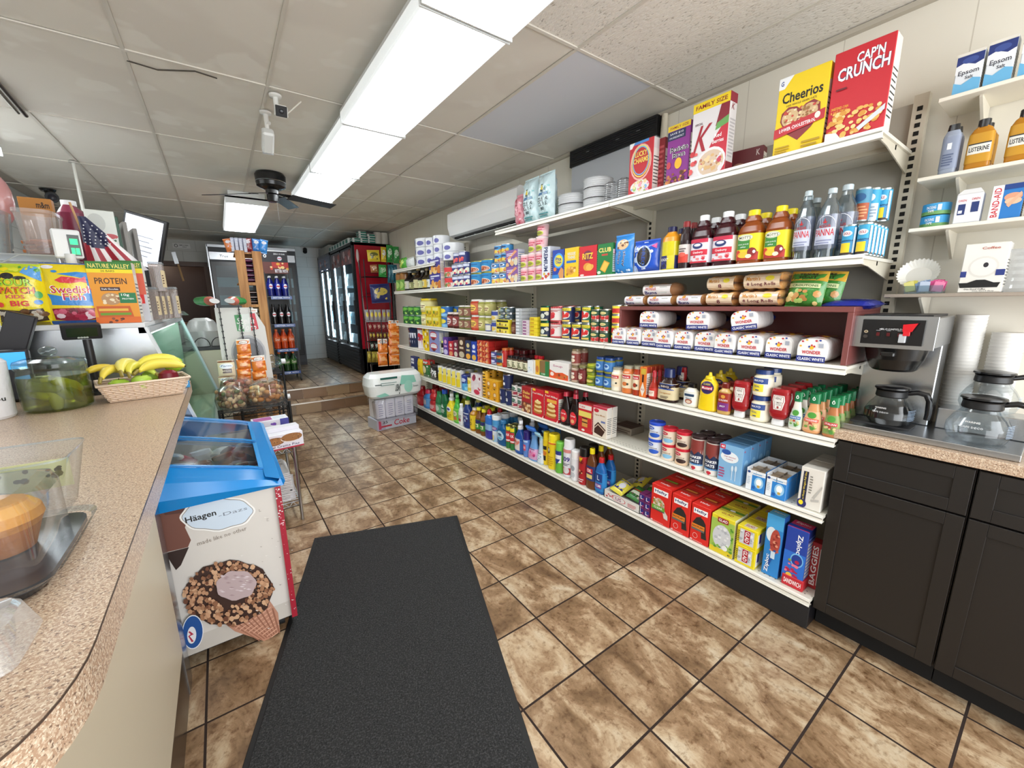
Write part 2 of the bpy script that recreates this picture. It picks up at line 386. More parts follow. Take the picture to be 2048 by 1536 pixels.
# two tiled steps up to the back of the shop
mb = MB()
mb.box(XL-.1, XW+.1, 5.9, 6.16, -.1, .15, 'ffffff', 'floor_tiles'); mb.box(XL-.1, XW+.1, 6.16, YB, -.1, FL2, 'ffffff', 'floor_tiles')
rt = random.Random(3)
for k, (y, z0, z1, off) in enumerate(((5.9, 0, .15, .0), (6.16, .15, FL2, .14))):
    x = XL+off
    while x < XW:
        mb.box(x+.003, x+.307, y-.008, y, z0+.004, z1-.012, rt.choice(['8d6f54', '7a5f48', '9b8163', '84715c']), 'gloss'); x += .31
    mb.box(XL, XW, y-.014, y+.004, z1-.012, z1+.004, 'cfcac0', 'metal')
struct('trim_steps', mb)
# ceiling with the visible tile grid
mb = MB(); mb.box(XL-.1, XW+.1, Y0, YB+.1, CEIL+.012, CEIL+.1, 'b8b2a8', 'matte')
gx = [-1.36, -.785, -.21, .36, .93, 1.505, 2.08, 2.42]; gy = [-.75, .4, 1.56, 2.74, 3.86, 4.95, 6.05, 7.15, 8.25, YB]
for i in range(len(gx)-1):
    for j in range(len(gy)-1):
        near = gy[j] < 1.5
        t_ = 'acoustic' if near else 'ceiling_tile'
        dz = rt.choice([0, 0, .002, .004])
        col = 'ffffff'
        if i == 5 and j == 2: mb.box(gx[i]+.004, gx[i+1]-.004, gy[j]+.004, gy[j+1]-.004, CEIL, CEIL+.02, 'd3d7df', 'matte'); continue
        mb.box(gx[i]+.007, gx[i+1]-.007, gy[j]+.007, gy[j+1]-.007, CEIL+.001+dz, CEIL+.02, col, t_, b=.002)
for x in gx: mb.box(x-.008, x+.008, Y0, YB, CEIL-.002, CEIL+.004, 'd6d1c6', 'satin')
for y in gy: mb.box(XL, XW, y-.008, y+.008, CEIL-.0025, CEIL+.0035, 'dcd7cc', 'satin')
mb.tube([(-.21, 2.84, CEIL-.002), (-.1, 2.86, CEIL-.002), (.05, 2.77, CEIL-.003), (.14, 2.79, CEIL-.002)], .0035, '4a443c', 'matte', 5)
struct('ceiling', mb)
mb = MB(); mb.box(XW, XW+.1, Y0, YB, 0, CEIL+.05, 'ffffff', 'wall_panelling'); mb.box(XW-.03, XW, .4, YB, CEIL-.02, CEIL, 'bdb6a8', 'satin'); struct('wall_right', mb)
mb = MB(); mb.box(XL-.1, XL, Y0, YB, 0, CEIL+.05, 'd8d4ca', 'wall_block'); struct('wall_left', mb)
# back wall with a wide opening to the kitchen
mb = MB(); Yb = YB
mb.box(-.07, XW+.1, Yb, Yb+.12, 0, CEIL+.05, 'ffffff', 'wall_block'); mb.box(XL-.1, -.07, Yb, Yb+.12, 2.2, CEIL+.05, 'ffffff', 'wall_block')
mb.box(XL-.1, -.95, Yb, Yb+.12, 0, 2.2, 'ffffff', 'wall_block')
struct('wall_back', mb)
mb = MB(); mb.box(-.95, -.07, Yb-.01, Yb+.14, 2.14, 2.22, '5a3a28', 'satin'); mb.box(-.13, -.05, Yb-.01, Yb+.14, 0, 2.14, '6b4a33', 'satin'); mb.box(-.97, -.89, Yb-.01, Yb+.14, 0, 2.14, '5a3a28', 'satin'); struct('trim_doorway', mb)
# kitchen behind the opening
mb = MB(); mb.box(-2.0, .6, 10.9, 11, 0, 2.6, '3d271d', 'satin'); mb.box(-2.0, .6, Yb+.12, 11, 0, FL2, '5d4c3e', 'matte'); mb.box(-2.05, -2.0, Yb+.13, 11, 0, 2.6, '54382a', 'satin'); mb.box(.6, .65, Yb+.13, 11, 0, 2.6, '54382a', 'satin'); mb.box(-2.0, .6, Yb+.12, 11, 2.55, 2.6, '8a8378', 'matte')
struct('wall_kitchen', mb)
# shop front glazing behind the camera
mb = MB()
for x in (XL-.05, -.2, 1.1, XW): mb.box(x-.03, x+.03, Y0-.03, Y0+.03, 0, CEIL, '9a9a98', 'metal')
for z in (.0, 2.2, CEIL-.05): mb.box(XL, XW, Y0-.03, Y0+.03, z, z+.06, '9a9a98', 'metal')
struct('window_1', mb)

kl_ = bpy.data.lights.new('kitchen_fill_light', 'POINT'); kl_.energy = 5; kl_.color = (1, .78, .6); kl_.shadow_soft_size = .15; ko = bpy.data.objects.new('kitchen_fill_light', kl_); C.objects.link(ko); ko.location = (-.9, 10.1, 2.3)  # unseen warm fill light, added to brighten the brown kitchen
# ---------------------------------------------------------------- ceiling lights
def light_fix(name, x0, x1, y0, y1, z, label, power):
    r = empty(name, ((x0+x1)/2, (y0+y1)/2, CEIL)); tag(r, label, 'ceiling light', 'fluorescent ceiling lights')
    cx, cy = (x0+x1)/2, (y0+y1)/2
    a = MB(); a.M = Matrix.Translation((-cx, -cy, -CEIL))
    a.box(x0, x1, y0, y1, z+.054, z+.07, 'dfe2e2', 'satin'); a.box(x0+.03, x1-.03, y0, y1, z+.07, CEIL, 'dfe2e2', 'satin'); a.box(x0, x1, y0, y0+.006, z, z+.07, 'e8ecec', 'satin'); a.box(x0, x1, y1-.006, y1, z, z+.07, 'e8ecec', 'satin')
    ob_mesh('housing', a.mesh('housing'), r)
    d = MB(); d.M = a.M
    prof = [(x0, z+.055), (x0+.004, z+.012), (x0+.02, z), (x1-.02, z), (x1-.004, z+.012), (x1, z+.055)]
    n = len(prof)
    d.add([(x, y0+.006, q) for x, q in prof]+[(x, y1-.006, q) for x, q in prof], [(i, n+i, n+i+1, i+1) for i in range(n-1)], 'f4fbff', 'diffuser')
    ob_mesh('diffuser', d.mesh('diffuser'), r)
    t = MB(); t.M = a.M
    for q in (.3, .7): t.tube([((x0*(1-q)+x1*q), y0+.03, z+.035), ((x0*(1-q)+x1*q), y1-.03, z+.035)], .012, 'ffffff', 'tube_lamp', 8)
    ob_mesh('lamp_tube', t.mesh('lamp_tube'), r)
    return r
m, nt, b = nmat('diffuser'); N = nt.nodes.new; L = nt.links.new
tc = N('ShaderNodeTexCoord'); wv = N('ShaderNodeTexWave'); wv.inputs['Scale'].default_value = 40; L(tc.outputs['Object'], wv.inputs['Vector'])
cr = N('ShaderNodeMapRange'); cr.inputs[3].default_value = .8; cr.inputs[4].default_value = 1; L(wv.outputs['Fac'], cr.inputs[0])
sx_ = N('ShaderNodeSeparateXYZ'); L(tc.outputs['Object'], sx_.inputs[0]); ab = N('ShaderNodeMath'); ab.operation = 'ABSOLUTE'; L(sx_.outputs[0], ab.inputs[0])
m9 = N('ShaderNodeMapRange'); m9.interpolation_type = 'SMOOTHSTEP'; m9.inputs[1].default_value = .195; m9.inputs[2].default_value = .04; m9.inputs[3].default_value = .3; m9.inputs[4].default_value = 10; L(ab.outputs[0], m9.inputs[0])
m8 = N('ShaderNodeMath'); m8.operation = 'MULTIPLY'; L(m9.outputs[0], m8.inputs[0]); L(cr.outputs[0], m8.inputs[1]); cr = m8
b.inputs['Base Color'].default_value = (.8, .85, .85, 1); b.inputs['Emission Color'].default_value = (.93, .98, 1, 1); L(cr.outputs[0], b.inputs['Emission Strength']); b.inputs['Roughness'].default_value = .3
m, nt, b = nmat('tube_lamp'); b.inputs['Emission Color'].default_value = (1, 1, 1, 1); b.inputs['Emission Strength'].default_value = 1.5
ys = [.42, 1.55, 2.73, 3.8, 4.82]
nm = ['nearest the camera, cut by the top of the picture', 'second of the row of four', 'third of the row of four', 'farthest of the row, by the fan']
for i in range(4):
    dx = .0 if i > 1 else -.015
    light_fix('ceiling_light', .735+dx, 1.12+dx*.3, ys[i]+.006, ys[i+1]-.006, 2.485, 'long ribbed fluorescent light, '+nm[i], 1)
light_fix('ceiling_light', .19, .575, 5.25, 7.2, 2.47, 'short separate fluorescent light behind the black fan over the steps', 1)
# ================================================================ product builders
# every builder returns fn(w, h, d) -> template; origin at the middle of the front foot, front faces -y
def facts(D_, c='333333'): D_.lines(.1, .15, .9, .7, 9, c, .3)
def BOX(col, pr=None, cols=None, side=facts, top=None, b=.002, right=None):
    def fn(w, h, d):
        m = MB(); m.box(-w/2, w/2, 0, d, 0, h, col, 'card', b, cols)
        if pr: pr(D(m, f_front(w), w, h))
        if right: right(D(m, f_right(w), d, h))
        elif side:
            q = D(m, f_right(w), d, h); q.r(.08, .1, .92, .8, 'e9e4da'); side(q)
        q = D(m, f_top(w, h), w, d)
        if top: top(q)
        q.r(.0, .48, 1, .5, '8a8074')
        return [P('carton', m)]
    return fn
def mp_(m, dy): m.M = Matrix.Translation((0, dy, 0)); return m
def CAN(col, pr, lid='c9c9c9', bands=(), sep=False, n=22):
    """tin: bands = (z0,z1,colour) fractions of height"""
    def fn(w, h, d):
        r = w/2; m = mp_(MB(), r); a = [(0, r*.95, lid, 'metal'), (.002, r, lid, 'metal'), (.006, r, lid, 'metal')]
        m.lathe(a+[(.006, r*.985, lid, 'metal')], n, True, False)
        cuts = sorted(set([0, 1]+[x for b in bands for x in b[:2]]))
        z = lambda q: .006+(h-.012)*q
        for i in range(len(cuts)-1):
            c = col
            for b in bands:
                if b[0] <= cuts[i] < b[1]: c = b[2]
            m.lathe([(z(cuts[i]), r*.985, c, 'card'), (z(cuts[i+1]), r*.985, c, 'card')], n, False, False)
        W = r*2.3; pr(D(m, f_cyl(r*.985, .006, W), W, h-.012, r*.3))
        l = mp_(MB(), r); l.lathe([(h-.006, r*.985, lid, 'metal'), (h-.006, r, lid, 'metal'), (h, r, lid, 'metal'), (h, r*.93, lid, 'metal'), (h-.003, r*.9, lid, 'metal')], n, False, True)
        if sep: return [P('can_body', m), P('lid', l)]
        for v in ('v', 'f'): pass
        k = len(m.v); m.v += l.v; m.f += [tuple(i+k for i in f) for f in l.f]; m.fc += l.fc; m.fm += l.fm; m.sm += l.sm
        return [P('can', m)]
    return fn
def TUB(col, pr, lid, taper=.93, n=24, lidh=.14, mat='card'):
    def fn(w, h, d):
        r = w/2; m = mp_(MB(), r); H = h*(1-lidh); m.lathe([(0, r*taper*.96, col, mat), (.004, r*taper, col, mat), (H, r*.96, col, mat)], n, True, False)
        W = r*2.3; pr(D(m, f_cyl(r*.965, 0, W), W, H, r*.3))
        l = mp_(MB(), r); l.lathe([(H, r, lid, 'gloss'), (h-.003, r, lid, 'gloss'), (h, r*.96, lid, 'gloss'), (h, r*.85, lid, 'gloss'), (h-.004, r*.83, lid, 'gloss')], n)
        return [P('tub_body', m), P('lid', l)]
    return fn
def BOT(secs, cap, label=None, e=2.0, ry=1.0, mat='gloss', col='ffffff', capmat='gloss', n=20, lmat='card', inner=None):
    """bottle: secs = (z, r[, colour]) fractions of height and half width; cap the same; label = (z0, z1, colour, print[, swell])"""
    def fn(w, h, d):
        R = w/2; RY = R*ry; m = mp_(MB(), RY); cc = col
        L_ = []
        for s_ in secs:
            if len(s_) > 2: cc = s_[2]
            L_.append((s_[0]*h, s_[1]*R, s_[1]*RY if s_[1] > .45 else s_[1]*R, cc, mat))
        m.loft(L_, n, e)
        out = [P('bottle_body', m)]
        if inner:
            q = mp_(MB(), RY); c_, top_, im = inner
            I_ = [(z+.003, rx*.95, ry_*.95, c_, im) for (z, rx, ry_, _, _) in L_ if z < top_*h]; zt = top_*h
            I_.append((zt, rad(L_, zt)[0]*.95, rad(L_, zt)[1]*.95, c_, im)); q.loft(I_, n, e); out.append(P('contents', q))
        if cap:
            c = mp_(MB(), RY); cc = 'ffffff'; K = []
            for s_ in cap:
                if len(s_) > 2: cc = s_[2]
                K.append((s_[0]*h, s_[1]*R, s_[1]*(R if s_[1] < .6 else RY), cc, capmat))
            c.loft(K, n, 2 if cap[0][1] < .6 else e); out.append(P('cap', c))
        if label:
            z0, z1, lc, pr = label[:4]; q = mp_(MB(), RY); zs = [z0+(z1-z0)*i/4 for i in range(5)]
            gr = .0012
            q.loft([(z*h, rad(L_, z*h)[0]+gr, rad(L_, z*h)[1]+gr, lc, lmat) for z in zs], n, e, False, False)
            H = (z1-z0)*h
            if e == 2 and ry == 1:
                rr = rad(L_, (z0+z1)/2*h)[0]; W = rr*2.1
                pr(D(q, lambda u, v, dd: (lambda r_: ((r_+dd)*math.sin((u-W/2)/r_), -(r_+dd)*math.cos((u-W/2)/r_), z0*h+v))(rad(L_, z0*h+v)[0]+gr), W, H, W/10))
            else:
                W = R*1.75*min(rad(L_, (z0+z1)/2*h)[0]/R, 1)
                pr(D(q, f_se(0, 0, e, z0*h, W, lambda z: (rad(L_, z)[0]+gr+.0004, rad(L_, z)[1]+gr+.0004)), W, H, W/12))
            out.append(P('label', q))
        return out
    return fn
def rad(L_, z):
    for a, b in zip(L_, L_[1:]):
        if a[0] <= z <= b[0] and b[0] > a[0]:
            t = (z-a[0])/(b[0]-a[0]); return (a[1]*(1-t)+b[1]*t, a[2]*(1-t)+b[2]*t)
    return (L_[-1][1], L_[-1][2])
def SPRAY(body, trig, label=None, cap2=None, mat='gloss', shape=0, e=2.4, ry=.62, inner=None):
    """trigger sprayer"""
    base = [[(0, .9, body), (.02, 1), (.42, 1), (.55, .8), (.64, .42), (.74, .34)], [(0, .95, body), (.02, 1), (.18, 1), (.45, .62), (.62, .46), (.8, .52)]][shape]
    def fn(w, h, d):
        out = BOT(base, None, label, e, ry, mat, body, inner=inner)(w, h, d)
        c = MB(); c.M = Matrix.Translation((0, w/2*ry, 0)); t = trig
        z = (.74 if shape == 0 else .8)*h; r = w*.2
        c.lathe([(z-.01, r, t, 'gloss'), (z+.05*h, r, t, 'gloss'), (z+.07*h, r*.7, t, 'gloss')], 14)
        if shape == 0:
            # head pointing to the left and towards the aisle
            c.M = Matrix.Translation((0, w/2*ry, 0)) @ Matrix.Rotation(-.5, 4, 'Z')
            prof = [(-.62*w, z+.19*h), (-.58*w, z+.235*h), (-.2*w, z+.262*h), (.24*w, z+.235*h), (.28*w, z+.15*h), (.1*w, z+.06*h), (-.1*w, z+.06*h), (-.12*w, z+.13*h), (-.5*w, z+.165*h)]
            tw = .12*w; n = len(prof)
            c.add([(x, -tw, q) for x, q in prof]+[(x, tw, q) for x, q in prof], [tuple(range(n)), tuple(range(2*n-1, n-1, -1))]+[(i, n+i, n+(i+1) % n, (i+1) % n) for i in range(n)], t, 'gloss')
            c.tube([(-.3*w, 0, z+.15*h), (-.42*w, 0, z+.08*h), (-.4*w, 0, z)], .05*w, t, 'gloss', 8)
            c.tube([(-.62*w, 0, z+.205*h), (-.74*w, 0, z+.205*h)], .08*w, cap2 or t, 'gloss', 10)
        else:
            c.loft([(z+.04*h, r*1.0, r*.9, t, 'gloss'), (z+.1*h, r*2.1, r*1.0, t, 'gloss', -.1*w, -.02), (z+.17*h, r*2.4, r*.8, t, 'gloss', -.16*w, -.03), (z+.2*h, r*2.2, r*.6, t, 'gloss', -.16*w, -.03)], 14, 2.6)
        out.insert(1, P('trigger_head', c)); return out
    return fn
def pillow_fn(w, h, d, e0=.9):
    def t(u, v): # half thickness
        a = max(0, 1-abs(2*u/w)**2.6); b = max(0, 1-abs(2*v/h-1)**3.2); return d/2*(a**.5)*(b**.5)
    return t
def BAG(col, pr=None, crimp='same', back=None, mat='film', crimpw=.06, wr=.05, side=True):
    """pillow bag with crimped ends"""
    def fn(w, h, d):
        m = MB(); t = pillow_fn(w, h*(1-2*crimpw), d); nx, ny = 12, 14; H0 = h*crimpw; R = random.Random(int(w*1e4)); 
        ns = [[R.uniform(-1, 1)*wr*d for _ in range(nx+1)] for _ in range(ny+1)]
        for s_ in (-1, 1):
            vs = []
            for j in range(ny+1):
                for i in range(nx+1):
                    u = -w/2+w*i/nx; v = (h-2*H0)*j/ny; q = t(u, v); k = min(1, q/(d*.3)); vs.append((u, d/2+s_*(q+ns[j][i]*k), H0+v))
            fs = [(j*(nx+1)+i, j*(nx+1)+i+1, (j+1)*(nx+1)+i+1, (j+1)*(nx+1)+i) for j in range(ny) for i in range(nx)]
            if s_ > 0: fs = [f[::-1] for f in fs]
            m.add(vs, fs, col if s_ < 0 else (back or col), mat, True)
        cc = col if crimp == 'same' else crimp
        for z0, z1 in ((0, H0), (h-H0, h)):
            m.box(-w/2, w/2, d/2-.0008, d/2+.0008, z0, z1, cc, mat)
        if pr: 
            def f(u, v, dd):
                x = u-w/2; q = t(x, v-H0) if H0 < v < h-H0 else 0
                return (x, d/2-q-dd-.12*wr*d-.001, v)
            q = D(m, f, w, h, w/10, mat); q.d = .0008; pr(q)
        return [P('bag', m)]
    return fn
def JAR(content, lid, label=None, lidh=.12, sh=.8, lidr=.86, mat='gloss', e=2):
    return BOT([(0, .9, content), (.02, 1), (sh, 1), (sh+.06, .84), (1-lidh, .8)], [(1-lidh, lidr, lid), (.99, lidr), (1, lidr*.93)], label, e, 1, mat, content)
def ROLL(pr=None, col='eef0f4'):
    def fn(w, h, d):
        r = w/2; m = mp_(MB(), r); m.lathe([(0, r*.93, col, 'film'), (.006, r, col, 'film'), (h-.006, r, col, 'film'), (h, r*.93, col, 'film'), (h, r*.36, col, 'film'), (h-.02, r*.33, '8d8273', 'matte')], 20)
        if pr: pr(D(m, f_cyl(r, 0, r*2.4), r*2.4, h, r*.3))
        return [P('roll', m)]
    return fn
def LOAF():
    def fn(w, h, d):
        m = MB(); c = 'f3f1f0'; m.M = Matrix(((1, 0, 0, 0), (0, 0, 1, 0), (0, 1, 0, h/2), (0, 0, 0, 1)))
        secs = [(0, .46, .44), (.012, .485, .475), (d*.3, .5, .5), (d*.6, .49, .48), (d*.85, .44, .42), (d*.93, .25, .2)]
        # mirror x so faces stay outward
        m.loft([(z, -rx*w, ry*h, c, 'film') for z, rx, ry in secs], 22, 3.2)
        R = random.Random(5)
        m.M = Matrix()
        for i in range(16):
            x = R.uniform(-.4, .4)*w; y = R.uniform(.02, .7)*d; z = h*.995-abs(x/w)**3*h*.3
            m.add([(x+.011*math.cos(a), y+.016*math.sin(a), z+.004) for a in [PI*k/4 for k in range(8)]], [tuple(range(8))], R.choice(['c22431', 'f0b429', '2746a0', 'c22431']), 'film')
        q = D(m, f_front(w, -.001), w, h); q.r(.04, .04, .96, .27, '28347e'); q.t('CLASSIC WHITE', .5, .155, .115, 'ffffff', .84, bold=.03)
        q.t('WONDER', .5, .42, .14, 'c8202f', .6, bold=.04); q.e(.5, .6, .07, .07, 'f0b429', 10); q.e(.42, .64, .035, .04, '2746a0', 8); q.e(.58, .66, .035, .04, 'c22431', 8); q.e(.5, .7, .03, .035, 'c22431', 8)
        q.r(.72, .62, .86, .78, 'a9aebb')
        for x, y, cc in ((.2, .84, 'c22431'), (.33, .9, 'f0b429'), (.63, .88, 'c22431'), (.75, .9, '2746a0'), (.15, .66, 'f0b429')): q.e(x, y, .04, .035, cc, 9)
        t = MB(); t.M = Matrix.Translation((0, d*.93, h*.5)); t.loft([(0, .0, .0, '28347e', 'film'), (.001, .2*w, .16*h, '28347e', 'film')], 8); t.M = Matrix.Translation((0, d*.93, h*.5)) @ Matrix.Rotation(-PI/2, 4, 'X')
        t.loft([(0, w*.16, h*.1, '28347e', 'film'), (.02, w*.05, h*.05, 'c8c8d2', 'film'), (.035, w*.2, h*.12, '28347e', 'film'), (.06, w*.3, h*.2, '3a4aa0', 'film')], 9, 2)
        return [P('wrapped_loaf', m), P('bag_tail', t)]
    return fn
def BUNS(lab, pr, nb=3, bun='dca866', two=True):
    def fn(w, h, d):
        b = MB(); rx = w/nb/2*1.02; k = 2 if two else 1
        parts = []
        for j in range(k):
            for i in range(nb):
                q = MB(); q.ell((0, 0, 0), (rx, d*.46, h/k*.5), bun, 'matte', 12, 7, ); q.M = Matrix()
                q.v = [v+Vector((-w/2+rx*(2*i+1)*.98, d/2, h/k*(j+.5))) for v in q.v]; parts.append(P('bun', q))
        m = MB(); R = random.Random(3); n = 14
        m.M = Matrix(((0, 0, 1, 0), (1, 0, 0, d/2), (0, 1, 0, h/2), (0, 0, 0, 1)))
        m.loft([(-w*.5, d*.1, h*.1, 'fff6ec', 'clear'), (-w*.47, d*.42, h*.42, 'fff6ec', 'clear'), (-w*.2, d*.5, h*.5, 'fff6ec', 'clear'), (w*.2, d*.5, h*.51, 'fff6ec', 'clear'), (w*.47, d*.44, h*.44, 'fff6ec', 'clear'), (w*.52, d*.08, h*.12, 'fff6ec', 'clear')], n, 2.6)
        m.M = Matrix()
        l = MB(); f = lambda u, v, dd: (u-w*.44, d/2-(d*.5)*(max(.0, 1-abs((v+h*.1)/h*2-1)**2.6))**(1/2.6)-.002-dd, v+h*.1)
        q = D(l, f, w*.88, h*.76, None, 'film'); 
        for i in range(6): 
            z0, z1 = i/6, (i+1)/6; q.mb.add([f(0, z0*h*.76, 0), f(w*.88, z0*h*.76, 0), f(w*.88, z1*h*.76, 0), f(0, z1*h*.76, 0)], [(0, 1, 2, 3)], lab, 'film', True)
        q.du = None; q.d = .0015; pr(q)
        return [P('bag', m), P('label', l)]+parts
    return fn

# ---- instance of a stack/row on a shelf
SHELF = {1: 2.015, 2: 1.595, 3: 1.18, 4: .885, 5: .55, 6: .15}
XF = 1.94
USED = {}
POSN = {1: [''], 2: ['left', 'right'], 3: ['left', 'middle', 'right']}
ORD = ['leftmost', 'second from left', 'third from left', 'fourth from left', 'fifth from left', 'sixth from left', 'seventh from left', 'eighth from left']
def colw(i, n):
    if n <= 3: return POSN[n][i]
    return ORD[i] if i < n-1 else 'rightmost'
def levw(j, m):
    if m == 1: return ''
    if m == 2: return ['lower', 'upper'][j]
    return ['bottom', 'second up', 'third up', 'fourth up', 'fifth up', 'sixth up', 'seventh up'][j] if j < m-1 else 'top'
def roww(k, K):
    if K == 1: return ''
    return ['front row', 'second row back', 'third row back', 'fourth row back', 'fifth row back', 'sixth row back'][k]
def row(sh, x0, x1, hpx, fn, name, desc, cat, n=1, m=1, K=1, d=None, inset=.015, group=None, gap=.97, rz=0, dgap=1.03, h=None, z=0, skipf=None, jit=.006, X=None):
    zs = SHELF[sh]+z; Xf = (X or XF)+inset
    ya, yb = yx(x1, Xf, zs), yx(x0, Xf, zs); w = (yb-ya)/n
    global LH
    if h is None:
        yc = (ya+yb)/2; p0 = pj((Xf, yc, zs)); h = onX(p0[0], p0[1]-hpx, Xf).z-zs
    LH = z+h+.001; hh = h/m; gap = min(gap, .955); room = .405-inset if not X else .2
    if d is None and w*gap > room: n = math.ceil(w*n*gap/room); w = (yb-ya)/n
    dd = min(d or w*gap, room); K = max(1, min(K, int((room+.01)/(dd*dgap)))); t = fn(w*gap, hh-.0012, dd)
    return put(t, name, desc, cat, n, m, K, lambda i, j, k: (Xf+k*dd*dgap, yb-w*(i+.5), zs+.0012+hh*j), group, rz, skipf, jit)
def pj(p):
    v = Vector(p)-CAM; z = v.dot(FWD); return (1024+F_PX*v.dot(RGT)/z, 768-F_PX*v.dot(UP)/z)
RJ = random.Random(11)
def put(t, name, desc, cat, n, m, K, pos, group=None, rz=0, skipf=None, jit=.004, base=-PI/2):
    out = []
    tot = n*m*K
    for k in range(K):
        for i in range(n):
            a = 0 if m > 3 or K > 2 else RJ.uniform(-.012, .012); s_ = RJ.uniform(0, jit) if k == 0 and K == 1 else 0
            for j in range(m):
                if skipf and skipf(i, j, k): continue
                x, y, z = pos(i, j, k)
                bits = [b for b in (colw(i, n)+(' column' if n > 1 and m > 1 else ''), levw(j, m), roww(k, K)) if b.strip()]
                lab = desc+((', '+', '.join(bits)) if bits else '')
                out.append(inst(t, name, (x+s_, y, z), (0, 0, base+rz+a), lab, cat, group or (desc_group(desc) if tot > 1 else None)))
    return out
def desc_group(d): return d
# ================================================================ gondola shelving
YR, YLf = .5, 5.42; BAYS = [.5, 1.72, 2.94, 4.16, 5.42]
def gondola():
    g = empty('gondola_shelving', (XF+.2, (YR+YLf)/2, 0)); tag(g, 'long cream metal wall shelving with perforated uprights and black base', 'shelving')
    T = Matrix.Translation((-(XF+.2), -(YR+YLf)/2, 0))
    def part(n, f, par=g, lab=None):
        m = MB(); m.M = T; f(m); o = ob_mesh(n, m.mesh(n), par)
        if lab: o['label'] = lab
        return o
    part('base', lambda m: (m.box(XF+.01, XF+.42, YR+.005, YLf, 0, .12, '17161a', 'satin'), m.box(XF-.002, XF+.012, YR+.002, YLf, .008, .125, '1d1b1b', 'matte')), lab='black kick plate and base')
    for a, b in zip(BAYS, BAYS[1:]):
        top = 2.2 if b < 2.9 else (1.98 if b < 4.2 else 2.1)
        part('back_panel', lambda m: (m.box(XF+.42, XF+.43, a+.02, b-.02, .12, top, 'b0aca1', 'satin'), m.box(XF+.415, XF+.42, a+.02, b-.02, 1.38, 1.39, '98958b', 'satin')))
    for y in BAYS:
        top = 2.22 if y < 3 else 2.1
        def up(m):
            m.box(XF+.395, XF+.43, y-.022, y+.022, .1, top, 'cfc8b6', 'satin')
            z = .18
            while z < top-.03:
                if y < .6 or y > 0: m.box(XF+.3935, XF+.396, y-.008, y+.008, z, z+.016, '15130f', 'matte')
                z += .03
        part('upright', up)
    levels = [(6, 0, 4), (5, 0, 4), (4, 0, 4), (3, 0, 4), (2, 0, 4), (1, 0, 2)]
    for s_, i0, i1 in levels:
        for i in range(i0, i1):
            shelf(part, SHELF[s_], BAYS[i], BAYS[i+1], s_ == 6)
    shelf(part, 1.868, 4.13, 5.42, False)
def shelf(part, z, a, b, bottom, X0=XF, col='dcd7c9'):
    def f(m):
        m.box(X0+.004, X0+.415, a+.002, b-.002, z-.012, z, 'dedacd', 'satin')
        m.box(X0-.002, X0+.004, a+.002, b-.002, z-.03, z+.004, 'eeebe1', 'satin'); m.box(X0+.004, X0+.02, a+.002, b-.002, z-.03, z-.026, col, 'satin')
        m.box(X0-.006, X0-.001, a+.002, b-.002, z-.008, z+.003, 'faf8f0', 'satin'); m.box(X0-.006, X0-.001, a+.002, b-.002, z-.031, z-.026, 'faf8f0', 'satin')
        m.box(X0-.0035, X0-.002, a+.004, b-.004, z-.012, z-.0105, '77766f', 'satin')
        m.box(X0+.2, X0+.215, a+.01, b-.01, z-.028, z-.012, 'b9b3a3', 'satin')
        # perforations
        yy = a+.03
        while yy < b-.02:
            for k in (.03, .055): m.add([(X0+k, yy, z+.0004), (X0+k+.005, yy, z+.0004), (X0+k+.005, yy+.006, z+.0004), (X0+k, yy+.006, z+.0004)], [(0, 1, 2, 3)], '55524b', 'matte')
            yy += .024
    s_ = part('shelf', f)
    if not bottom:
        for y in (a+.012, b-.012):
            def br(m):
                P_ = [(X0+.41, z-.012), (X0+.02, z-.012), (X0+.02, z-.03), (X0+.1, z-.035), (X0+.41, z-.085)]
                n = len(P_); m.add([(x, y-.002, q) for x, q in P_]+[(x, y+.002, q) for x, q in P_], [tuple(range(n)), tuple(range(2*n-1, n-1, -1))]+[(i, n+i, n+(i+1) % n, (i+1) % n) for i in range(n)], 'c9c3b2', 'satin')
            part('bracket', br, s_)
    return s_
gondola()
W_, K_ = 'ffffff', '151515'
def PR(*ops):
    """printing as a list of operations"""
    def f(q):
        for o in ops: getattr(q, o[0])(*o[1:-1], **o[-1]) if isinstance(o[-1], dict) else getattr(q, o[0])(*o[1:])
    return f
T = lambda s, x, y, h, c, w=None, **k: ('t', s, x, y, h, c, dict(w=w, **k))
Rr = lambda a, b, c, d, col: ('r', a, b, c, d, col)
E_ = lambda x, y, a, b, col: ('e', x, y, a, b, col)
BL = lambda a, b, c, d, n, r_, cols, s_=1: ('blobs', a, b, c, d, n, r_, cols, s_)
LN = lambda a, b, c, d, n, col: ('lines', a, b, c, d, n, col)
PG = lambda pts, c: ('p', pts, c)

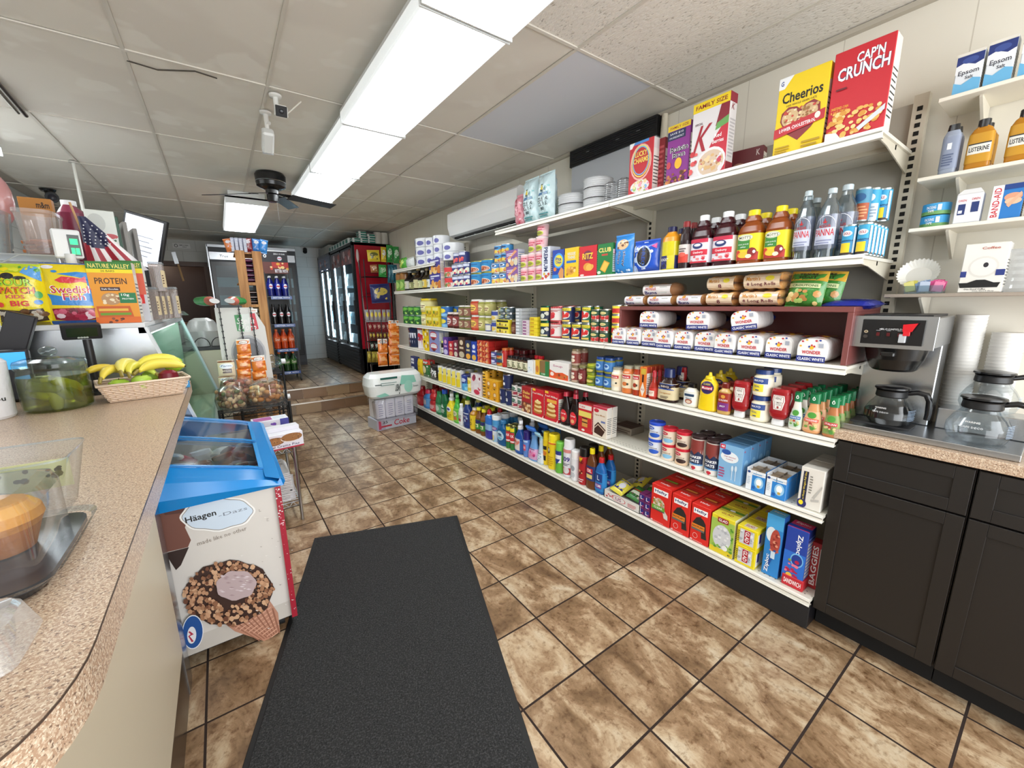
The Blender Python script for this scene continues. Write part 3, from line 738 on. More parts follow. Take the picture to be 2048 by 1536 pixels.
# ---- bottom shelf (6)
shp = ', bottom shelf'
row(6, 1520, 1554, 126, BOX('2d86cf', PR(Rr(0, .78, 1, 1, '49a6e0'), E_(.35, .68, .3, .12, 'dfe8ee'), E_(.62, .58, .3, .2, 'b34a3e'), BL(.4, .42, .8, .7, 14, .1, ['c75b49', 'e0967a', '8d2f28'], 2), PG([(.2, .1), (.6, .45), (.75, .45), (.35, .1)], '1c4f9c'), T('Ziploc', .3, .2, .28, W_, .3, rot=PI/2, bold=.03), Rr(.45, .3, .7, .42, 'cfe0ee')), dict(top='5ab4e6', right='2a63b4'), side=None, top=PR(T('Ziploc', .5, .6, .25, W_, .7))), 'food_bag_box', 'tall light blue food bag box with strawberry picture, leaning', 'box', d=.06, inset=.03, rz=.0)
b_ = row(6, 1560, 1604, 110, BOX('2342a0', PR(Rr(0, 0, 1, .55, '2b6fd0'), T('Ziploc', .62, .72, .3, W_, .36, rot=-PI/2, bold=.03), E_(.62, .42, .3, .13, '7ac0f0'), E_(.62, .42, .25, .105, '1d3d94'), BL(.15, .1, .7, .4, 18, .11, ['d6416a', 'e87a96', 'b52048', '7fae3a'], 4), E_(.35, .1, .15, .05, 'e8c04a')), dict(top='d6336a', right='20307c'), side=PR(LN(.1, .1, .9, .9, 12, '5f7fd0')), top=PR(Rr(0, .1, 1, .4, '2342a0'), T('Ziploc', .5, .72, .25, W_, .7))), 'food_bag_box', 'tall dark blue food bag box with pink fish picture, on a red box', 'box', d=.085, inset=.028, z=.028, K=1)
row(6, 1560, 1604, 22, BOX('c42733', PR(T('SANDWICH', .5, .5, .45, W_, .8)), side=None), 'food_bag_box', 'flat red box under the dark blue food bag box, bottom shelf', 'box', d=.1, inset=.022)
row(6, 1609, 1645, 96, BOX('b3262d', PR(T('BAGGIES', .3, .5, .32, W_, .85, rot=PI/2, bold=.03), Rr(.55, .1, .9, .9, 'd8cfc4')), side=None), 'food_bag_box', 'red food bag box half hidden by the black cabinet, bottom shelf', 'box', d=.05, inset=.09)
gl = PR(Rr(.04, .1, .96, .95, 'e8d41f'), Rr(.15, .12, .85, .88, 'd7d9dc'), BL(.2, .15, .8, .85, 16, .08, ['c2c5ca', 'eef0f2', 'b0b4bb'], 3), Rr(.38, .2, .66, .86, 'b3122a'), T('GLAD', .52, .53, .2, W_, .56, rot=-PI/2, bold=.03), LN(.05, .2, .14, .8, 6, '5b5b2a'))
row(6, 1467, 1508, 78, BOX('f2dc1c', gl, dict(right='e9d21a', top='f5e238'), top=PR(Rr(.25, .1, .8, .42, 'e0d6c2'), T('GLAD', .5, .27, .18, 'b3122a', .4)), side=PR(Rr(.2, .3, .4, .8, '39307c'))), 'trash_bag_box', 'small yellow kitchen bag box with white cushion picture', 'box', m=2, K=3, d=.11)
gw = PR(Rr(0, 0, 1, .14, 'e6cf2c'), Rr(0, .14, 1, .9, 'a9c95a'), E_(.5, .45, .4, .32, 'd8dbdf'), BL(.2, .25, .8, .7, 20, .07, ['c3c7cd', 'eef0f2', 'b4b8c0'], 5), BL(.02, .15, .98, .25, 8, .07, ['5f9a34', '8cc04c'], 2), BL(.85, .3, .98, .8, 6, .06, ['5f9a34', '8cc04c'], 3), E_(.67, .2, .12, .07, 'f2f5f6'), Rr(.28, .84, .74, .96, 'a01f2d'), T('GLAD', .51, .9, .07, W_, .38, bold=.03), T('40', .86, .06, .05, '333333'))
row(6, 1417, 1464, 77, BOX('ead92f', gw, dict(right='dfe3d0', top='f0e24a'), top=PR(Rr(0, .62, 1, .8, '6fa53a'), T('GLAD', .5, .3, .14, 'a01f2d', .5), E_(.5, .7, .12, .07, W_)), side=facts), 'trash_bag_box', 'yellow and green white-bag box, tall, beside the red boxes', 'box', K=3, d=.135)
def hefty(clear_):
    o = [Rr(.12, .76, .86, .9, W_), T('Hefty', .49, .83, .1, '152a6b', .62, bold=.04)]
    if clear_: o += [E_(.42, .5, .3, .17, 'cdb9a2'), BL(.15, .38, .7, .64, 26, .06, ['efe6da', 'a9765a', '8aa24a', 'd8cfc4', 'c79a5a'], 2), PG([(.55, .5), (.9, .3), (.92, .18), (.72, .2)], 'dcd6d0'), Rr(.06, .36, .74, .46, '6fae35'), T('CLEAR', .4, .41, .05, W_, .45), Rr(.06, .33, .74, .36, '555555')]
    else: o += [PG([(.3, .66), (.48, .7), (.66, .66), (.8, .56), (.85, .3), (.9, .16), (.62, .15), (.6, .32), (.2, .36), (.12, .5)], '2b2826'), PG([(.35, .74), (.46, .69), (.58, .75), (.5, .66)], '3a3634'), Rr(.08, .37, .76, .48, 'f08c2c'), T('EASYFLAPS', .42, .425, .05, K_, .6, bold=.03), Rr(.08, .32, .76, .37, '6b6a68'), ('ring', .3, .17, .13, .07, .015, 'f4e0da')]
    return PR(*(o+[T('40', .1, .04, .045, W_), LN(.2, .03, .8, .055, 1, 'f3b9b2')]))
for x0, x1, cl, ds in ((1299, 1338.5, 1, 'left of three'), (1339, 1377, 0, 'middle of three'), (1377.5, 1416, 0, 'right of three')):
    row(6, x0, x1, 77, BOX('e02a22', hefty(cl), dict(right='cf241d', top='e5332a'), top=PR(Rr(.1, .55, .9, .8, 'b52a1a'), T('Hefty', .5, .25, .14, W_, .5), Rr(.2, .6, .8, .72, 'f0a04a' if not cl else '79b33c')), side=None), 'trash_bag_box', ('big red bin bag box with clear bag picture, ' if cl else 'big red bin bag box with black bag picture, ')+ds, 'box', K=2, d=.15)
row(6, 1275, 1298, 42, BOX('6d1f5c', PR(Rr(.1, .15, .9, .85, '2c2b80'), T('L', .45, .5, .5, W_), E_(.75, .3, .1, .1, 'e05070')), side=None), 'soap_box', 'small violet and navy packet stacked by the red boxes', 'box', n=2, m=3, d=.07)
def tray():
    w, d, h = .2, .3, .055; m = MB(); t = .003; c = 'e3e0dc'
    for a in ((-w/2, w/2, 0, d, 0, t), (-w/2, w/2, 0, t, 0, h), (-w/2, w/2, d-t, d, 0, h), (-w/2, -w/2+t, 0, d, 0, h), (w/2-t, w/2, 0, d, 0, h)): m.box(*a, c, 'card')
    q = D(m, f_front(w), w, h); q.ring(.42, .5, .2, .38, .02, 'c8323a'); q.t('US', .42, .5, .4, '8a2a60', .16); q.blobs(.08, .3, .3, .7, 5, .03, ['d87a78', 'b8404a']); q.lines(.68, .2, .9, .7, 3, 'c86a70')
    return [P('tray', m)]
ty = (yx(1205, XF, .15)+yx(1276, XF, .15))/2; tw = abs(yx(1205, XF, .15)-yx(1276, XF, .15))
o_ = inst(tray(), 'display_tray', (XF+.014, ty, .151), (0, 0, -PI/2), 'open white card tray of sponge packets on the bottom shelf', 'tray', scale=(tw/.2, 1, 1))
sp1 = BAG('e9dc4c', PR(Rr(.15, .2, .85, .85, '3a3a86'), E_(.55, .5, .22, .2, 'e6e6ee'), T('STEEL', .45, .75, .12, W_)), crimpw=.05)
sp2 = BAG('3f8a3e', PR(Rr(.0, .3, 1, .5, 'dfe5cf'), Rr(0, .55, 1, .62, 'c0392b'), BL(.1, .1, .9, .3, 10, .08, ['6a5a4a', '2f6a34', 'b8bca0'])), crimpw=.05)
for i, (fn, dy, dx, dz, rx, ry, lb) in enumerate(((sp1, .45, .05, .045, -1.25, .2, 'yellow sponge packet with navy label, front left in the card tray'), (sp1, .2, .2, .06, -1.3, -.3, 'yellow sponge packet with navy label, behind the others in the card tray'), (sp2, -.25, .06, .045, -1.3, .1, 'green scouring pad packet, front right in the card tray'), (sp2, -.42, .21, .055, -1.25, -.2, 'green scouring pad packet, back right in the card tray'), (BAG('3a3a40', PR(Rr(.1, .2, .9, .8, '54606e'))), .05, .1, .025, -1.5, .1, 'dark packet under the sponges in the card tray'))):
    inst(fn(.1, .13, .035), 'sponge_packet', (XF+dx, ty+dy*tw*.62, .165+dz), (rx, ry, -PI/2), lb, 'packet', 'sponge packets in the tray')

def btl(x0, x1, hpx, name, desc, secs, cap, label, **k):
    kk = {q: k.pop(q) for q in ('n', 'm', 'K', 'd', 'inset', 'z', 'skipf', 'dgap', 'gap', 'jit', 'group') if q in k}
    sh = k.pop('sh', 6); cat = k.pop('cat', 'bottle')
    return row(sh, x0, x1, hpx, BOT(secs, cap, label, **k), name, desc, cat, **kk)
NECK = [(0, .9), (.02, 1), (.62, 1), (.74, .75), (.84, .36), (.9, .33)]
AER = [(0, .95), (.01, 1), (.76, 1), (.8, .9), (.81, .6)]
def aer(x0, x1, hpx, desc, body, capc, lab, sh=6, capn=.8, **k):
    btl(x0, x1, hpx, 'spray_can', desc, [(0, .97, 'c9c9c9'), (.012, 1, body), (capn-.02, 1), (capn, .92)], [(capn-.01, .96, capc), (.97, .93), (1, .8)], lab, sh=sh, cat='can', mat='satin', col=body, **k)
def detj(x0, x1, hpx, desc, body, capc, lab, sh=6, **k):
    btl(x0, x1, hpx, 'cleaner_bottle', desc, [(0, .9, body), (.02, 1), (.55, 1), (.7, .85), (.82, .4), (.88, .35)], [(.87, .42, capc), (.98, .42), (1, .36)], lab, sh=sh, e=2.6, ry=.62, col=body, **k)
detj(1186, 1206, 71, 'blue drain cleaner with red cap', '2467b0', 'c4262c', (.08, .6, '2a86cc', PR(Rr(.1, .5, .9, .95, '1c3f86'), T('L', .5, .72, .25, 'd8e6f0'), Rr(.15, .15, .85, .4, '7f3a9a'), T('PLUMR', .5, .28, .14, W_, .6))), K=2)
detj(1168.5, 1187, 81, 'brown cleaner bottle with yellow cap and navy oil soap label', '6b3f22', 'f0dc1e', (.22, .58, '23366f', PR(Rr(.12, .5, .88, .85, 'c22c34'), T('OIL', .5, .68, .22, W_, .55, bold=.03), Rr(.15, .15, .85, .42, 'e8d480'))), K=3)
aer(1152, 1169, 74, 'red insect spray can with black cap', 'b31f26', '1c1a1a', (.05, .78, 'b31f26', PR(PG([(.2, .95), (.7, .95), (.45, .75)], 'f0c020'), T('RAID', .5, .8, .12, '1d1a1a', .5), BL(.3, .3, .7, .5, 5, .1, ['d8b27a', '3a2018']), LN(.2, .05, .8, .2, 2, 'f0dada'))), capn=.78, K=2)
aer(1137, 1151.5, 60, 'slim white spray can with white cap', 'e9ebee', 'f3f3f3', (.06, .72, 'e9ebee', PR(E_(.5, .55, .25, .14, '9aa3ad'), LN(.2, .1, .8, .35, 4, 'a9b0b8'))), capn=.76)
aer(1120.6, 1137.5, 75, 'white degreaser spray can with violet numerals', 'e6e7ee', 'f2f2f4', (.04, .76, 'e6e7ee', PR(Rr(0, .05, 1, .3, 'c23a44'), E_(.6, .2, .3, .12, 'ddd8dc'), T('409', .5, .62, .17, '3a2f86', .85, bold=.05), Rr(0, .86, 1, .98, 'd98a86'), LN(.1, .38, .9, .48, 2, '6a6a78'))), capn=.78)
aer(1107, 1120, 62, 'green and white disinfectant spray can with green cap', '67b43e', '7acb4e', (.03, .74, '67b43e', PR(Rr(0, .45, 1, .8, 'eef0f0'), Rr(0, .8, 1, .98, '2a3a86'), PG([(.1, .62), (.9, .62), (.5, .36)], '22408e'))), capn=.76, K=2)
aer(1090.5, 1107, 70, 'yellow dusting spray can with yellow cap and orange ring', 'f2d320', 'f6df2a', (.04, .77, 'f2d320', PR(Rr(0, .94, 1, 1, 'e06a2a'), E_(.35, .68, .18, .12, '4a3828'), E_(.38, .7, .1, .07, 'e8e0d0'), LN(.2, .1, .8, .5, 5, 'd8a818'))), capn=.79)
aer(1082.5, 1092, 66, 'yellow baking-soda air spray can half behind the dusting spray', 'f2d320', 'f4da28', (.04, .77, 'f2d320', PR(Rr(.1, .6, .9, .75, '2a241a'), E_(.5, .45, .4, .1, 'e0822c'), Rr(.1, .15, .8, .35, '2a241a'))), capn=.79, inset=.035)
SPR = [(0, .95), (.02, 1), (.2, .98), (.5, .55)]
for x0, x1, h_, bc, tc_, ds, ins in ((1072, 1084, 62, 'c5dcec', '9fd0e8', 'white and pale blue fabric refresher sprayer', .02), (1052.5, 1072, 66, '6ea3dc', '3a74cc', 'blue fabric refresher sprayer with pink flower label', .015)):
    row(6, x0, x1, h_, SPRAY(bc, tc_, (.05, .36, 'd9a8cf' if bc == '6ea3dc' else 'dfe9f0', PR(BL(.2, .2, .85, .75, 10, .12, ['d8589a', 'e88ab8', 'c2407e']) if bc == '6ea3dc' else BL(.2, .2, .8, .8, 6, .12, ['b9cfe0', '8fb0cc']), Rr(.0, .9, .8, .96, '1d3a70'))), shape=1), 'fabric_spray', ds, 'spray bottle', K=3, inset=ins)
aer(1043.5, 1053, 51, 'blue laundry spray can with dark violet cap', '4a78c4', '2d2272', (.04, .66, '5d86cc', PR(Rr(0, .88, 1, .98, 'b9d0ee'), Rr(.1, .35, .75, .72, 'd04a6a'), T('OXI', .42, .54, .16, W_, .5))), capn=.68)
row(6, 1026, 1043.5, 68, SPRAY('1d4f9e', 'eef0f2', (.06, .46, '2a62b4', PR(Rr(.06, .12, .8, .95, 'e8dcd8'), BL(.15, .45, .7, .85, 7, .12, ['e0685a', 'f0988a']), T('GLASS', .42, .72, .1, 'c22c34', .6)))), 'glass_spray', 'blue glass cleaner spray bottle with white trigger', 'spray bottle', K=3)
row(6, 1009.5, 1026, 46, CAN('2c7a3c', PR(Rr(0, .82, 1, .98, 'f0dc2a'), Rr(0, .3, 1, .78, 'c8323a'), T('AJAX', .5, .6, .16, W_, .8, bold=.04), Rr(0, .34, 1, .4, W_)), lid='dcd8a0'), 'scouring_powder_can', 'green, red and yellow scouring powder can', 'can', n=2, K=2, jit=.004)
detj(991, 1009.5, 48, 'teal blue dish soap bottle with round white label', '0f5a94', '3a7cb0', (.18, .62, '0f5a94', PR(E_(.5, .5, .42, .44, 'bfe2f2'), E_(.5, .62, .22, .1, '3a5a80'), T('Dawn', .5, .5, .16, '1f3a70', .5), E_(.5, .25, .25, .1, '6ec0e6'))), K=2)
row(6, 981, 992, 52, TUB('5aa6d8', PR(Rr(0, .0, 1, .5, 'e9ecef'), Rr(.1, .05, .6, .3, 'f0cf3a'), E_(.5, .62, .42, .1, '7a4a98'), T('CLOROX', .5, .62, .1, W_, .6), Rr(0, .78, 1, .98, '4b98cf')), 'eef2f4', .98, lidh=.17), 'wipes_tub', 'blue and white disinfecting wipes tub with white lid', 'tub', K=3)
btl(967.5, 981, 58, 'toilet_cleaner_bottle', 'blue toilet cleaner bottle with red angled cap', [(0, .8, '3a3a9a'), (.02, 1), (.3, 1, '8ab8e0'), (.5, 1, '2f74cc'), (.72, .95), (.8, .45, 'dfe8f0'), (.84, .36)], [(.83, .42, 'b8242e'), (.93, .36), (1, .2)], None, e=2.5, ry=.6, K=3, col='2f74cc')
btl(948, 967.4, 51, 'wood_cleaner_bottle', 'amber wood cleaner bottle with yellow cap', [(0, .9, '7a4a1e'), (.02, 1), (.6, .95), (.75, .5), (.86, .36), (.9, .36)], [(.89, .62, 'eadf3a'), (.99, .62), (1, .55)], (.18, .55, '3a8a3c', PR(Rr(.0, .6, 1, .95, '2a2a6a'), Rr(.2, .2, .8, .55, 'e8e0c8'), E_(.5, .35, .2, .12, '4aa03c'))), n=2, K=3)
btl(936, 948, 44, 'oil_bottle', 'golden lamp oil bottle with long yellow label', [(0, .95, 'b07a14'), (.02, 1), (.75, 1), (.85, .6), (.92, .5)], [(.91, .55, 'e6ddc8'), (1, .5)], (.1, .7, 'f0d030', PR(T('OIL', .5, .5, .3, '2a2a20', .5, rot=PI/2))), K=2)
detj(924, 936.5, 53, 'navy all-purpose cleaner bottle with yellow cap', '243a7c', 'e6df8a', (.12, .58, '2a3f86', PR(Rr(0, .9, 1, .96, 'dfe6f0'), BL(.2, .15, .85, .7, 8, .12, ['6a4a9a', 'b8c4e0', '3a2a6a']), T('FABULO', .5, .7, .12, W_, .7))), K=2)
detj(915.5, 924, 42, 'white cleaner bottle with white cap', 'e3e6e8', 'f2f4f4', (.1, .55, 'eef0f0', PR(Rr(.2, .2, .8, .5, 'b04a50'), LN(.1, .55, .9, .9, 3, '6a7a70'))), K=3)
row(6, 904.5, 916, 57, SPRAY('4fb84a', '58c04c', (.05, .5, '7cc84a', PR(E_(.5, .25, .35, .14, 'd87a3a'), E_(.5, .62, .36, .2, 'e8e4c8'), LN(.3, .55, .7, .7, 2, '4a8a3a')))), 'cleaner_spray', 'green cleaner spray bottle with green trigger', 'spray bottle', K=3)
row(6, 890.5, 904.5, 53, SPRAY('e9d52a', 'eef1f3', (.05, .52, 'f0df3c', PR(E_(.5, .72, .36, .2, 'eef0f0'), E_(.5, .74, .25, .1, '3a4a9a'), BL(.2, .08, .8, .4, 9, .12, ['f6ea5a', 'c8b41a', 'e0cc2a'])))), 'cleaner_spray', 'yellow disinfectant spray bottle with white trigger', 'spray bottle', K=2)
btl(880.5, 891, 53, 'detergent_bottle', 'dark green detergent bottle with blue cap', [(0, .95, '14623a'), (.02, 1), (.62, 1), (.78, .7), (.86, .4)], [(.85, .5, '2550b8'), (.98, .48), (1, .4)], (.12, .5, '1d6f42', PR(PG([(.2, .6), (.5, .95), (.8, .6)], 'e3eee6'), LN(.15, .1, .85, .5, 3, 'e3eee6'))), e=2.6, ry=.6, K=2)
btl(869, 880.5, 44, 'detergent_bottle', 'green detergent jug with pale label, left of the blue-capped one', [(0, .95, '2c7a4a'), (.02, 1), (.55, 1), (.78, .75), (.9, .4)], [(.89, .45, '2c7a4a'), (1, .42)], (.1, .45, '6fae86', PR(E_(.5, .5, .35, .35, 'cfe4d4'))), e=2.6, ry=.6, K=2)
btl(856.5, 869, 42, 'detergent_bottle', 'red detergent bottle with ribbed neck', [(0, .9, 'c22a2e'), (.03, 1), (.4, .95), (.5, .8), (.55, .95), (.7, .9), (.8, .6), (.88, .5)], [(.87, .5, 'c8383a'), (1, .42)], (.08, .34, 'd2585a', PR(LN(.1, .2, .9, .9, 3, 'f0dada'))), e=2.5, ry=.7, K=2)
btl(844, 856.5, 35, 'detergent_bottle', 'blue softener bottle with pink cap', [(0, .9, '4a90d4'), (.03, 1), (.6, .95), (.75, .6), (.82, .5)], [(.81, .55, 'd8385a'), (1, .48)], (.12, .55, '6aa6dc', PR(Rr(.1, .2, .7, .8, 'e8dfe6'))), e=2.5, ry=.7, K=3)
btl(831.5, 843.5, 36, 'detergent_bottle', 'red laundry jug beside the wrapped paper towels', [(0, .95, 'b3202a'), (.03, 1), (.55, 1), (.78, .7), (.88, .45)], [(.87, .5, 'a81c26'), (1, .42)], (.1, .5, 'c23a40', PR(E_(.5, .5, .35, .3, 'd86a6a'))), e=2.6, ry=.6, K=2)

# ---- second shelf up (5)
row(5, 1592, 1640, 84, BOX('e4dfd6', PR(Rr(.12, .06, .34, .9, '1d2340'), T('Extra Heavy Weight Full Size', .23, .5, .11, 'f0d64a', .78, rot=PI/2), E_(.18, .1, .22, .11, '2a2a6a'), E_(.16, .12, .1, .06, 'f0dc2a'), PG([(.6, .3), (.95, .65), (.98, .6), (.7, .28)], 'bdbab4'), PG([(.55, .25), (.9, .3), (.9, .25), (.6, .2)], 'bdbab4'), LN(.42, .4, .55, .85, 7, '8a867c')), side=None), 'cutlery_box', 'white cutlery box with navy stripe beside the black cabinet', 'box', K=2, d=.12, inset=.02)
bulb = PR(Rr(.3, 0, 1, .78, '2f86d2'), E_(.68, .45, .24, .28, '9fd0f0'), E_(.68, .48, .15, .17, W_), Rr(.61, .22, .75, .34, 'c9a24a'), Rr(.34, .1, .5, .25, '1c5fae'), E_(.12, .9, .08, .06, '2a4a8a'), LN(.35, .84, .9, .93, 1, '7ab0dc'), LN(.06, .3, .22, .7, 5, 'c0ccd8'))
def BULBS(w, h, d):
    m = MB(); t = .0015; m.box(-w/2, w/2, 0, t, 0, h*.92, 'eef2f6'); m.box(-w/2, w/2, d-t, d, 0, h, 'eef2f6'); m.box(-w/2, -w/2+t, 0, d, 0, h, 'eef2f6'); m.box(w/2-t, w/2, 0, d, 0, h, '2f86d2'); m.box(-w/2, w/2, 0, d, 0, t, 'eef2f6')
    m.box(-w/2, w/2, d/2-t, d/2+t, 0, h*.9, '8a7c6c'); m.box(-t, t, 0, d, 0, h*.9, '8a7c6c'); m.box(-w/2, w/2, 0, d, h*.8, h*.8+t, 'a8947c')
    bulb(D(m, f_front(w), w, h*.92)); return [P('carton', m)]
row(5, 1489.5, 1570, 46, BULBS, 'light_bulb_carton', 'blue and white light bulb carton with open top', 'box', n=2, K=2, d=.11)
row(5, 1433, 1481, 75, BOX('7fb2dc', PR(Rr(0, 0, 1, 1, '86b8e0'), Rr(.02, .87, .24, .99, 'd0304a'), T('48', .13, .93, .06, W_, .14), E_(.45, .68, .38, .15, 'eef4f8'), E_(.3, .8, .2, .07, '2c56a8'), T('Clear Assorted', .46, .69, .04, 'c04a6a', .5), T('Cutlery', .46, .62, .04, 'c04a6a', .3), Rr(.6, .08, .63, .4, 'd8e8f4'), E_(.615, .4, .05, .08, 'd8e8f4'), Rr(.75, .08, .78, .4, 'd8e8f4'), E_(.765, .42, .05, .08, 'd8e8f4'), LN(.05, .1, .3, .4, 4, 'b04a78')), dict(right='6aa2d2', top='5b93c4'), side=None, right=PR(T('48', .2, .9, .05, 'd0304a'), E_(.5, .5, .3, .15, '8fc0e4'))), 'cutlery_box', 'light blue clear cutlery box with white oval', 'box', K=4, d=.075)
qk = PR(Rr(0, .46, 1, .97, '8a3a34'), PG([(0, .2), (0, .5), (.3, .6), (.5, .5), (.7, .62), (1, .5), (1, .2)], '1d2b50'), T('QUAKER', .5, .42, .1, W_, .8, bold=.05), T('OATS', .5, .3, .09, W_, .55, bold=.05), Rr(0, .17, 1, .21, '5a9ad0'), E_(.5, .08, .13, .05, 'c8283a'), ('p', [(.37, .08), (.63, .08), (.5, .0)], 'c8283a'))
row(5, 1371, 1432, 70, TUB('e8e2da', qk, '3a2a2c', .99, lidh=.08), 'oats_canister', 'round oats canister with navy and red label', 'canister', n=2, K=2)
fr = lambda c, acc: PR(Rr(0, .0, 1, .3, c), E_(.35, .8, .25, .12, 'c8283a' if acc != '2a5ac0' else '2a5ac0'), T('Betty' if acc != '2a5ac0' else 'Vanilla', .35, .8, .09, W_, .35), E_(.6, .3, .3, .16, acc), T('Frosting', .5, .55, .09, '6a3a2a', .6))
for x0, x1, h_, lc, c1, ac, ds in ((1342, 1370.5, 66, 'd0283a', 'e8c8a8', '3a2420', 'chocolate'), (1315, 1342, 64, 'd0283a', 'f0dcc8', '8ac0e0', 'cream'), (1287, 1315, 66, '2a50c8', 'e8e0d0', '2a5ac0', 'vanilla')):
    row(5, x0, x1, h_, TUB('eeddc8' if lc != '2a50c8' else 'dfe6f2', fr(c1, ac), lc, .88, lidh=.16), 'frosting_tub', 'frosting tub with '+('blue lid' if lc == '2a50c8' else 'red lid')+', '+ds+' column', 'tub', m=2)
bx = lambda *o: PR(*o)
row(5, 1225, 1262, 14, BOX('8f8578', PR(LN(.05, .2, .95, .8, 2, '5a4a40')), dict(top='5a4238'), side=None), 'cake_mix_box', 'cake mix box lying flat at the back of the gap', 'box', inset=.2, d=.14)
row(5, 1184, 1213, 62, BOX('e8dccb', bx(Rr(0, .93, 1, 1, 'c8304a'), Rr(0, .0, .03, 1, 'c8304a'), E_(.25, .86, .18, .06, 'c8283a'), T('Super Moist', .5, .72, .07, 'c08a4a', .75), PG([(.12, .12), (.7, .05), (.95, .3), (.4, .5), (.15, .35)], '3f241b'), PG([(.15, .3), (.4, .44), (.9, .27), (.88, .24), (.4, .4), (.15, .26)], 'd8c4b0'), Rr(.6, .5, .9, .56, '6a7ab0')), dict(top='c8304a', right='e6e0d8')), 'cake_mix_box', 'white and pink cake mix box with chocolate cake slice', 'box', K=2, d=.05, n=1)
row(5, 1155, 1183.5, 57, BOX('c8262e', bx(Rr(.04, .82, .96, .97, 'e8e4dc'), T('Cake', .3, .9, .08, 'c8262e', .4), Rr(.04, .55, .96, .74, 'ead86a'), Rr(.3, .2, .7, .52, 'd89a4a'), Rr(.3, .34, .7, .38, '3a2018'), Rr(.3, .48, .7, .52, '3a2018'), E_(.4, .08, .12, .04, 'f0e4d8')), dict(top='a81f28', right='b82430')), 'cake_mix_box', 'red and yellow cake mix box with layered cake', 'box', K=2, d=.05)
btl(1117, 1154.5, 67, 'syrup_bottle', 'dark pancake syrup bottle with red cap and red label', [(0, .95, '1d0f0e'), (.03, 1), (.5, .95), (.7, .6), (.84, .4), (.88, .38)], [(.87, .42, 'c23a4a'), (1, .36)], (.08, .5, '2a1412', PR(E_(.5, .5, .42, .46, 'd8303a'), T('Syrup', .5, .66, .13, W_, .6), E_(.5, .3, .22, .14, 'e8b07a'))), sh=5, n=2, K=2, e=2.3, ry=.62)
pm = lambda t: BOX('cf2030', bx(Rr(0, .85, 1, .95, 'cf2030'), T('Pearl Milling', .5, .83, .085, 'f6e6dc', .9, bold=.03), Rr(.05, .92, .3, 1, 'f0c23a'), Rr(.2, .62, .9, .74, t), *[E_(.5+(.03 if i % 2 else -.03), .16+i*.075, .38-.02*i, .065, c) for i, c in enumerate(['b8722c', 'f0cf8c', 'b8722c', 'f2d594', 'b8722c', 'f4d998'])], E_(.5, .6, .08, .03, 'fbf0b0'), PG([(.9, .0), (1, .1), (1, .0)], 'f4ece4')), dict(top='a81824', right='b01c2a'))
row(5, 1088, 1116.5, 58, pm('f0b04a'), 'pancake_mix_box', 'red pancake mix box with orange banner and pancake stack', 'box', K=3, d=.05)
row(5, 1064, 1087.5, 54, pm('cf2030'), 'pancake_mix_box', 'red pancake mix box with plain front and pancake stack', 'box', K=3, d=.05)
row(5, 1043, 1062.5, 51, BOX('a82228', bx(T('Shake', .5, .78, .12, 'f0c86a', .75, bold=.04), T('N Bake', .5, .62, .12, 'f0c86a', .7, bold=.04), Rr(0, 0, 1, .4, '7a4030'), BL(.1, .04, .9, .38, 14, .12, ['d8a26a', 'e8c89a', 'a86a3a'])), dict(right='d8cfc0')), 'baking_mix_box', 'dark red coating mix box with cursive yellow title', 'box', K=2, d=.05)
row(5, 1020, 1043, 47, CAN('e8e4e0', PR(Rr(0, .1, 1, .38, 'a03a4a'), E_(.5, .7, .3, .18, '5a7a6a'), Rr(.1, .46, .9, .54, '333333'), E_(.4, .25, .2, .1, 'd8c8b8'))), 'baking_powder_can', 'white and maroon milk can', 'can', n=2, m=2, K=2)
row(5, 996, 1020, 31, CAN('1f2a58', PR(Rr(.1, .25, .6, .45, W_), E_(.3, .75, .2, .16, 'e6e8f0'), T('SALT', .4, .36, .12, '1f2a58', .4)), lid='d8dce6'), 'salt_canister', 'navy blue round salt canister', 'canister', n=2, K=2)
row(5, 1002, 1014.5, 29, CAN('1f2a58', PR(Rr(.1, .25, .6, .45, W_), E_(.3, .75, .2, .16, 'e6e8f0')), lid='d8dce6'), 'salt_canister', 'navy blue salt canister standing on top of the two others', 'canister', z=LH, inset=.015)
ah = BOX('e8a81c', bx(E_(.5, .6, .26, .22, 'f0d8a8'), ('ring', .5, .6, .26, .22, .05, 'b8402a'), Rr(.3, .1, .6, .2, '5a3a1a'), LN(.15, .24, .85, .36, 2, 'b87a14')), dict(right='dd9c18', top='f0ba3a'), side=None)
row(5, 972, 996, 40, ah, 'baking_soda_box', 'orange-yellow baking soda box with round emblem', 'box', n=2, m=2, K=3, d=.06)
row(5, 963, 971.5, 53, CAN('e6b02c', PR(Rr(0, .2, .8, .35, '33281c'), Rr(0, .6, .8, .72, '33281c'), E_(.4, .85, .3, .08, 'f0e0b0')), lid='e6c65a'), 'cocoa_tin', 'yellow and brown baking tin beside the baking soda', 'tin', m=3, K=3)
row(5, 942, 962, 41, BOX('e9dfe2', bx(BL(.05, .05, .95, .95, 16, .16, ['c8385a', 'e8d8dc', '8a3048', 'f0e8ea']), E_(.6, .15, .3, .12, 'cf2f50')), side=None, cols=dict(top='d8ccd0')), 'dishwasher_pods_bag', 'white and crimson pods pouch', 'pouch', d=.06, K=2)
row(5, 932, 941.5, 30, CAN('efe7a8', PR(E_(.5, .7, .3, .16, 'e0c83a'), Rr(0, .1, 1, .3, 'd8c040'))), 'cleaner_can', 'pale yellow can', 'can', K=2)
